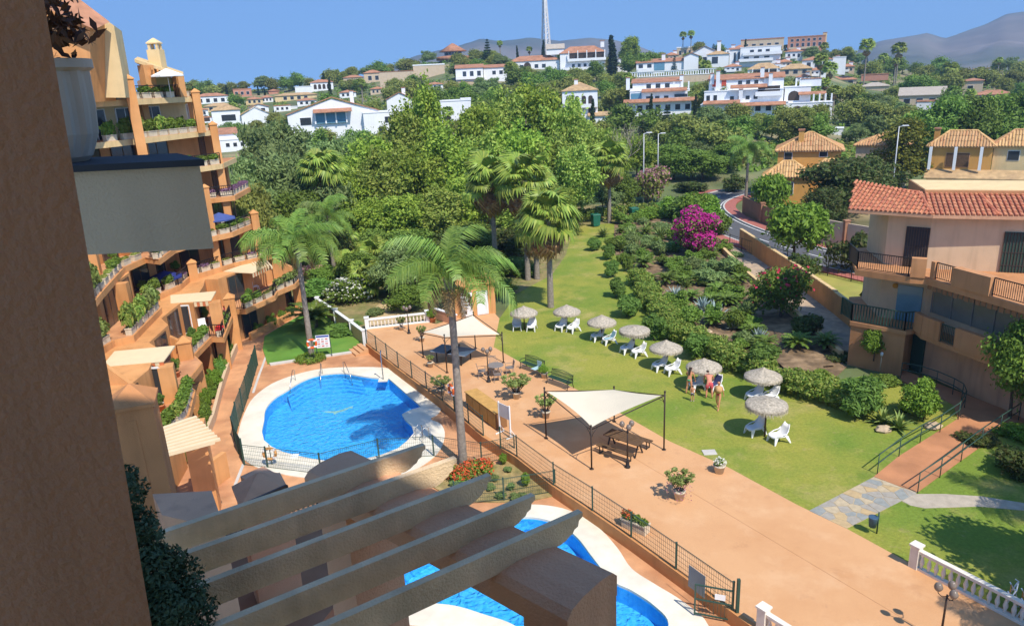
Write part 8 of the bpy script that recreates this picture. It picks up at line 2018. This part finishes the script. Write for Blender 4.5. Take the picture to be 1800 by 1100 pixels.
ordered(tp, 'terracotta pot with leafy plant on a terrace of the stepped building, #', 'terracotta pots on the terraces')
def umbrella(px, py, Y, r, m, label, k=0):
    p = atY(px, py, Y); t = thing('sun_umbrella', label, 'parasol', (p.x,p.y,p.z-2.0)); mb = MB(); mb.tube([(0,0,0),(0,0,2.0)], 0.025, 6); mb.build('pole', WHITEP, t)
    mb = MB(); n = 8; mb.add([(0,0,2.02)]+[(r*math.cos(i*math.pi/4),r*math.sin(i*math.pi/4),1.55) for i in range(n)]+[(r*math.cos(i*math.pi/4),r*math.sin(i*math.pi/4),1.45) for i in range(n)], [(0,1+i,1+(i+1)%n) for i in range(n)]+[(1+i,9+i,9+(i+1)%n,1+(i+1)%n) for i in range(n)]); mb.build('canopy', m, t)
BLUEF = mat('blue canvas', (0.07,0.11,0.32), transl=0.15)
umbrella(384,374,57.3,1.25,BLUEF,'blue sun umbrella open on the third floor balcony'); umbrella(288,476,51.0,1.2,mat('navy canvas',(0.02,0.03,0.16)),'navy blue sun umbrella on the second floor balcony under the grey parapet'); umbrella(292,121,54.8,1.15,WHITE,'white sun umbrella on the penthouse terrace')
# ---- fluted pot on the grey parapet with its plant
c = atY(128,270,4.27); t = thing('potted_plant', 'large grey fluted pot with trailing plant on the parapet at upper left', 'potted plant', (-2.53,4.27,17.19), sc=0.93); mb = MB(); n = 48; rows = [(0.15,0),(0.18,0.03),(0.235,0.16),(0.25,0.32),(0.255,0.52),(0.28,0.54),(0.28,0.59),(0.24,0.58)]
vs = []; fs = []
for i, (r, z) in enumerate(rows):
    for k in range(n): fl_ = 1-0.085*(k % 4 in (0,1))*(2 <= i <= 4); a = 2*math.pi*k/n; vs.append((r*fl_*math.cos(a), r*fl_*math.sin(a), z))
for i in range(len(rows)-1):
    for k in range(n): fs.append((i*n+k,i*n+(k+1)%n,(i+1)*n+(k+1)%n,(i+1)*n+k))
mb.add(vs, fs, 0, False); mb.build('pot', mat('grey pot', (0.42,0.36,0.30), var=0.08, wear=0.15), t)
link('foliage', leaf_mesh('pot plant leaves', [(-0.15,0,0.72,0.3,0.25,0.2),(0.2,-0.05,0.70,0.24,0.2,0.14),(0.05,0,0.85,0.25,0.25,0.2)], 420, 0.045, leafmat('leaf russet',[(0.10,0.05,0.025),(0.16,0.07,0.03),(0.06,0.035,0.03)]), 601, shell=0.2, aspect=2.4), t)
# ---- dark shrub on the terrace at lower left
q = at(300,960,15.0); t = thing('shrub', 'dark dense shrub in the shade beside the brown pillar at lower left', 'shrub', (q.x-0.14,q.y-0.02,13.22), sc=0.86)
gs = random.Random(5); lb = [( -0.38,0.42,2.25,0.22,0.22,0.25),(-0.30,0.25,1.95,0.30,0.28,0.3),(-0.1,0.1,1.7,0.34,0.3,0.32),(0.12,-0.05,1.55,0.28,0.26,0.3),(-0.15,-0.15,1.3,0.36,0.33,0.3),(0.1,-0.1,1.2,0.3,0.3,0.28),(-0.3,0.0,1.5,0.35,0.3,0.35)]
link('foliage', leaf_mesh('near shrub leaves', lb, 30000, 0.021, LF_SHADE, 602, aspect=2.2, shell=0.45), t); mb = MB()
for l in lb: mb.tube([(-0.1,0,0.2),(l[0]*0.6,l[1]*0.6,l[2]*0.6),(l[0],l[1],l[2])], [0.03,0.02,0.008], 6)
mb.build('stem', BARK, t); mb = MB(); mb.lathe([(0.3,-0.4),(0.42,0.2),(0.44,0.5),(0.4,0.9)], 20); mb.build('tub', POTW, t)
# ------------------------------------------------------------------ the air
hz = bpy.data.materials.new('haze'); hz.use_nodes = True; nt = hz.node_tree
nt.nodes.remove(nt.nodes['Principled BSDF']); pv = nt.nodes.new('ShaderNodeVolumePrincipled')
pv.inputs['Color'].default_value = (0.42,0.66,1.0,1); pv.inputs['Density'].default_value = 0.00030; pv.inputs['Anisotropy'].default_value = 0.2
nt.links.new(pv.outputs[0], nt.nodes['Material Output'].inputs['Volume'])
mb = MB(); mb.box(-7000,7000,-120,3400,-60,420); mb.build('haze', hz, kind='stuff')
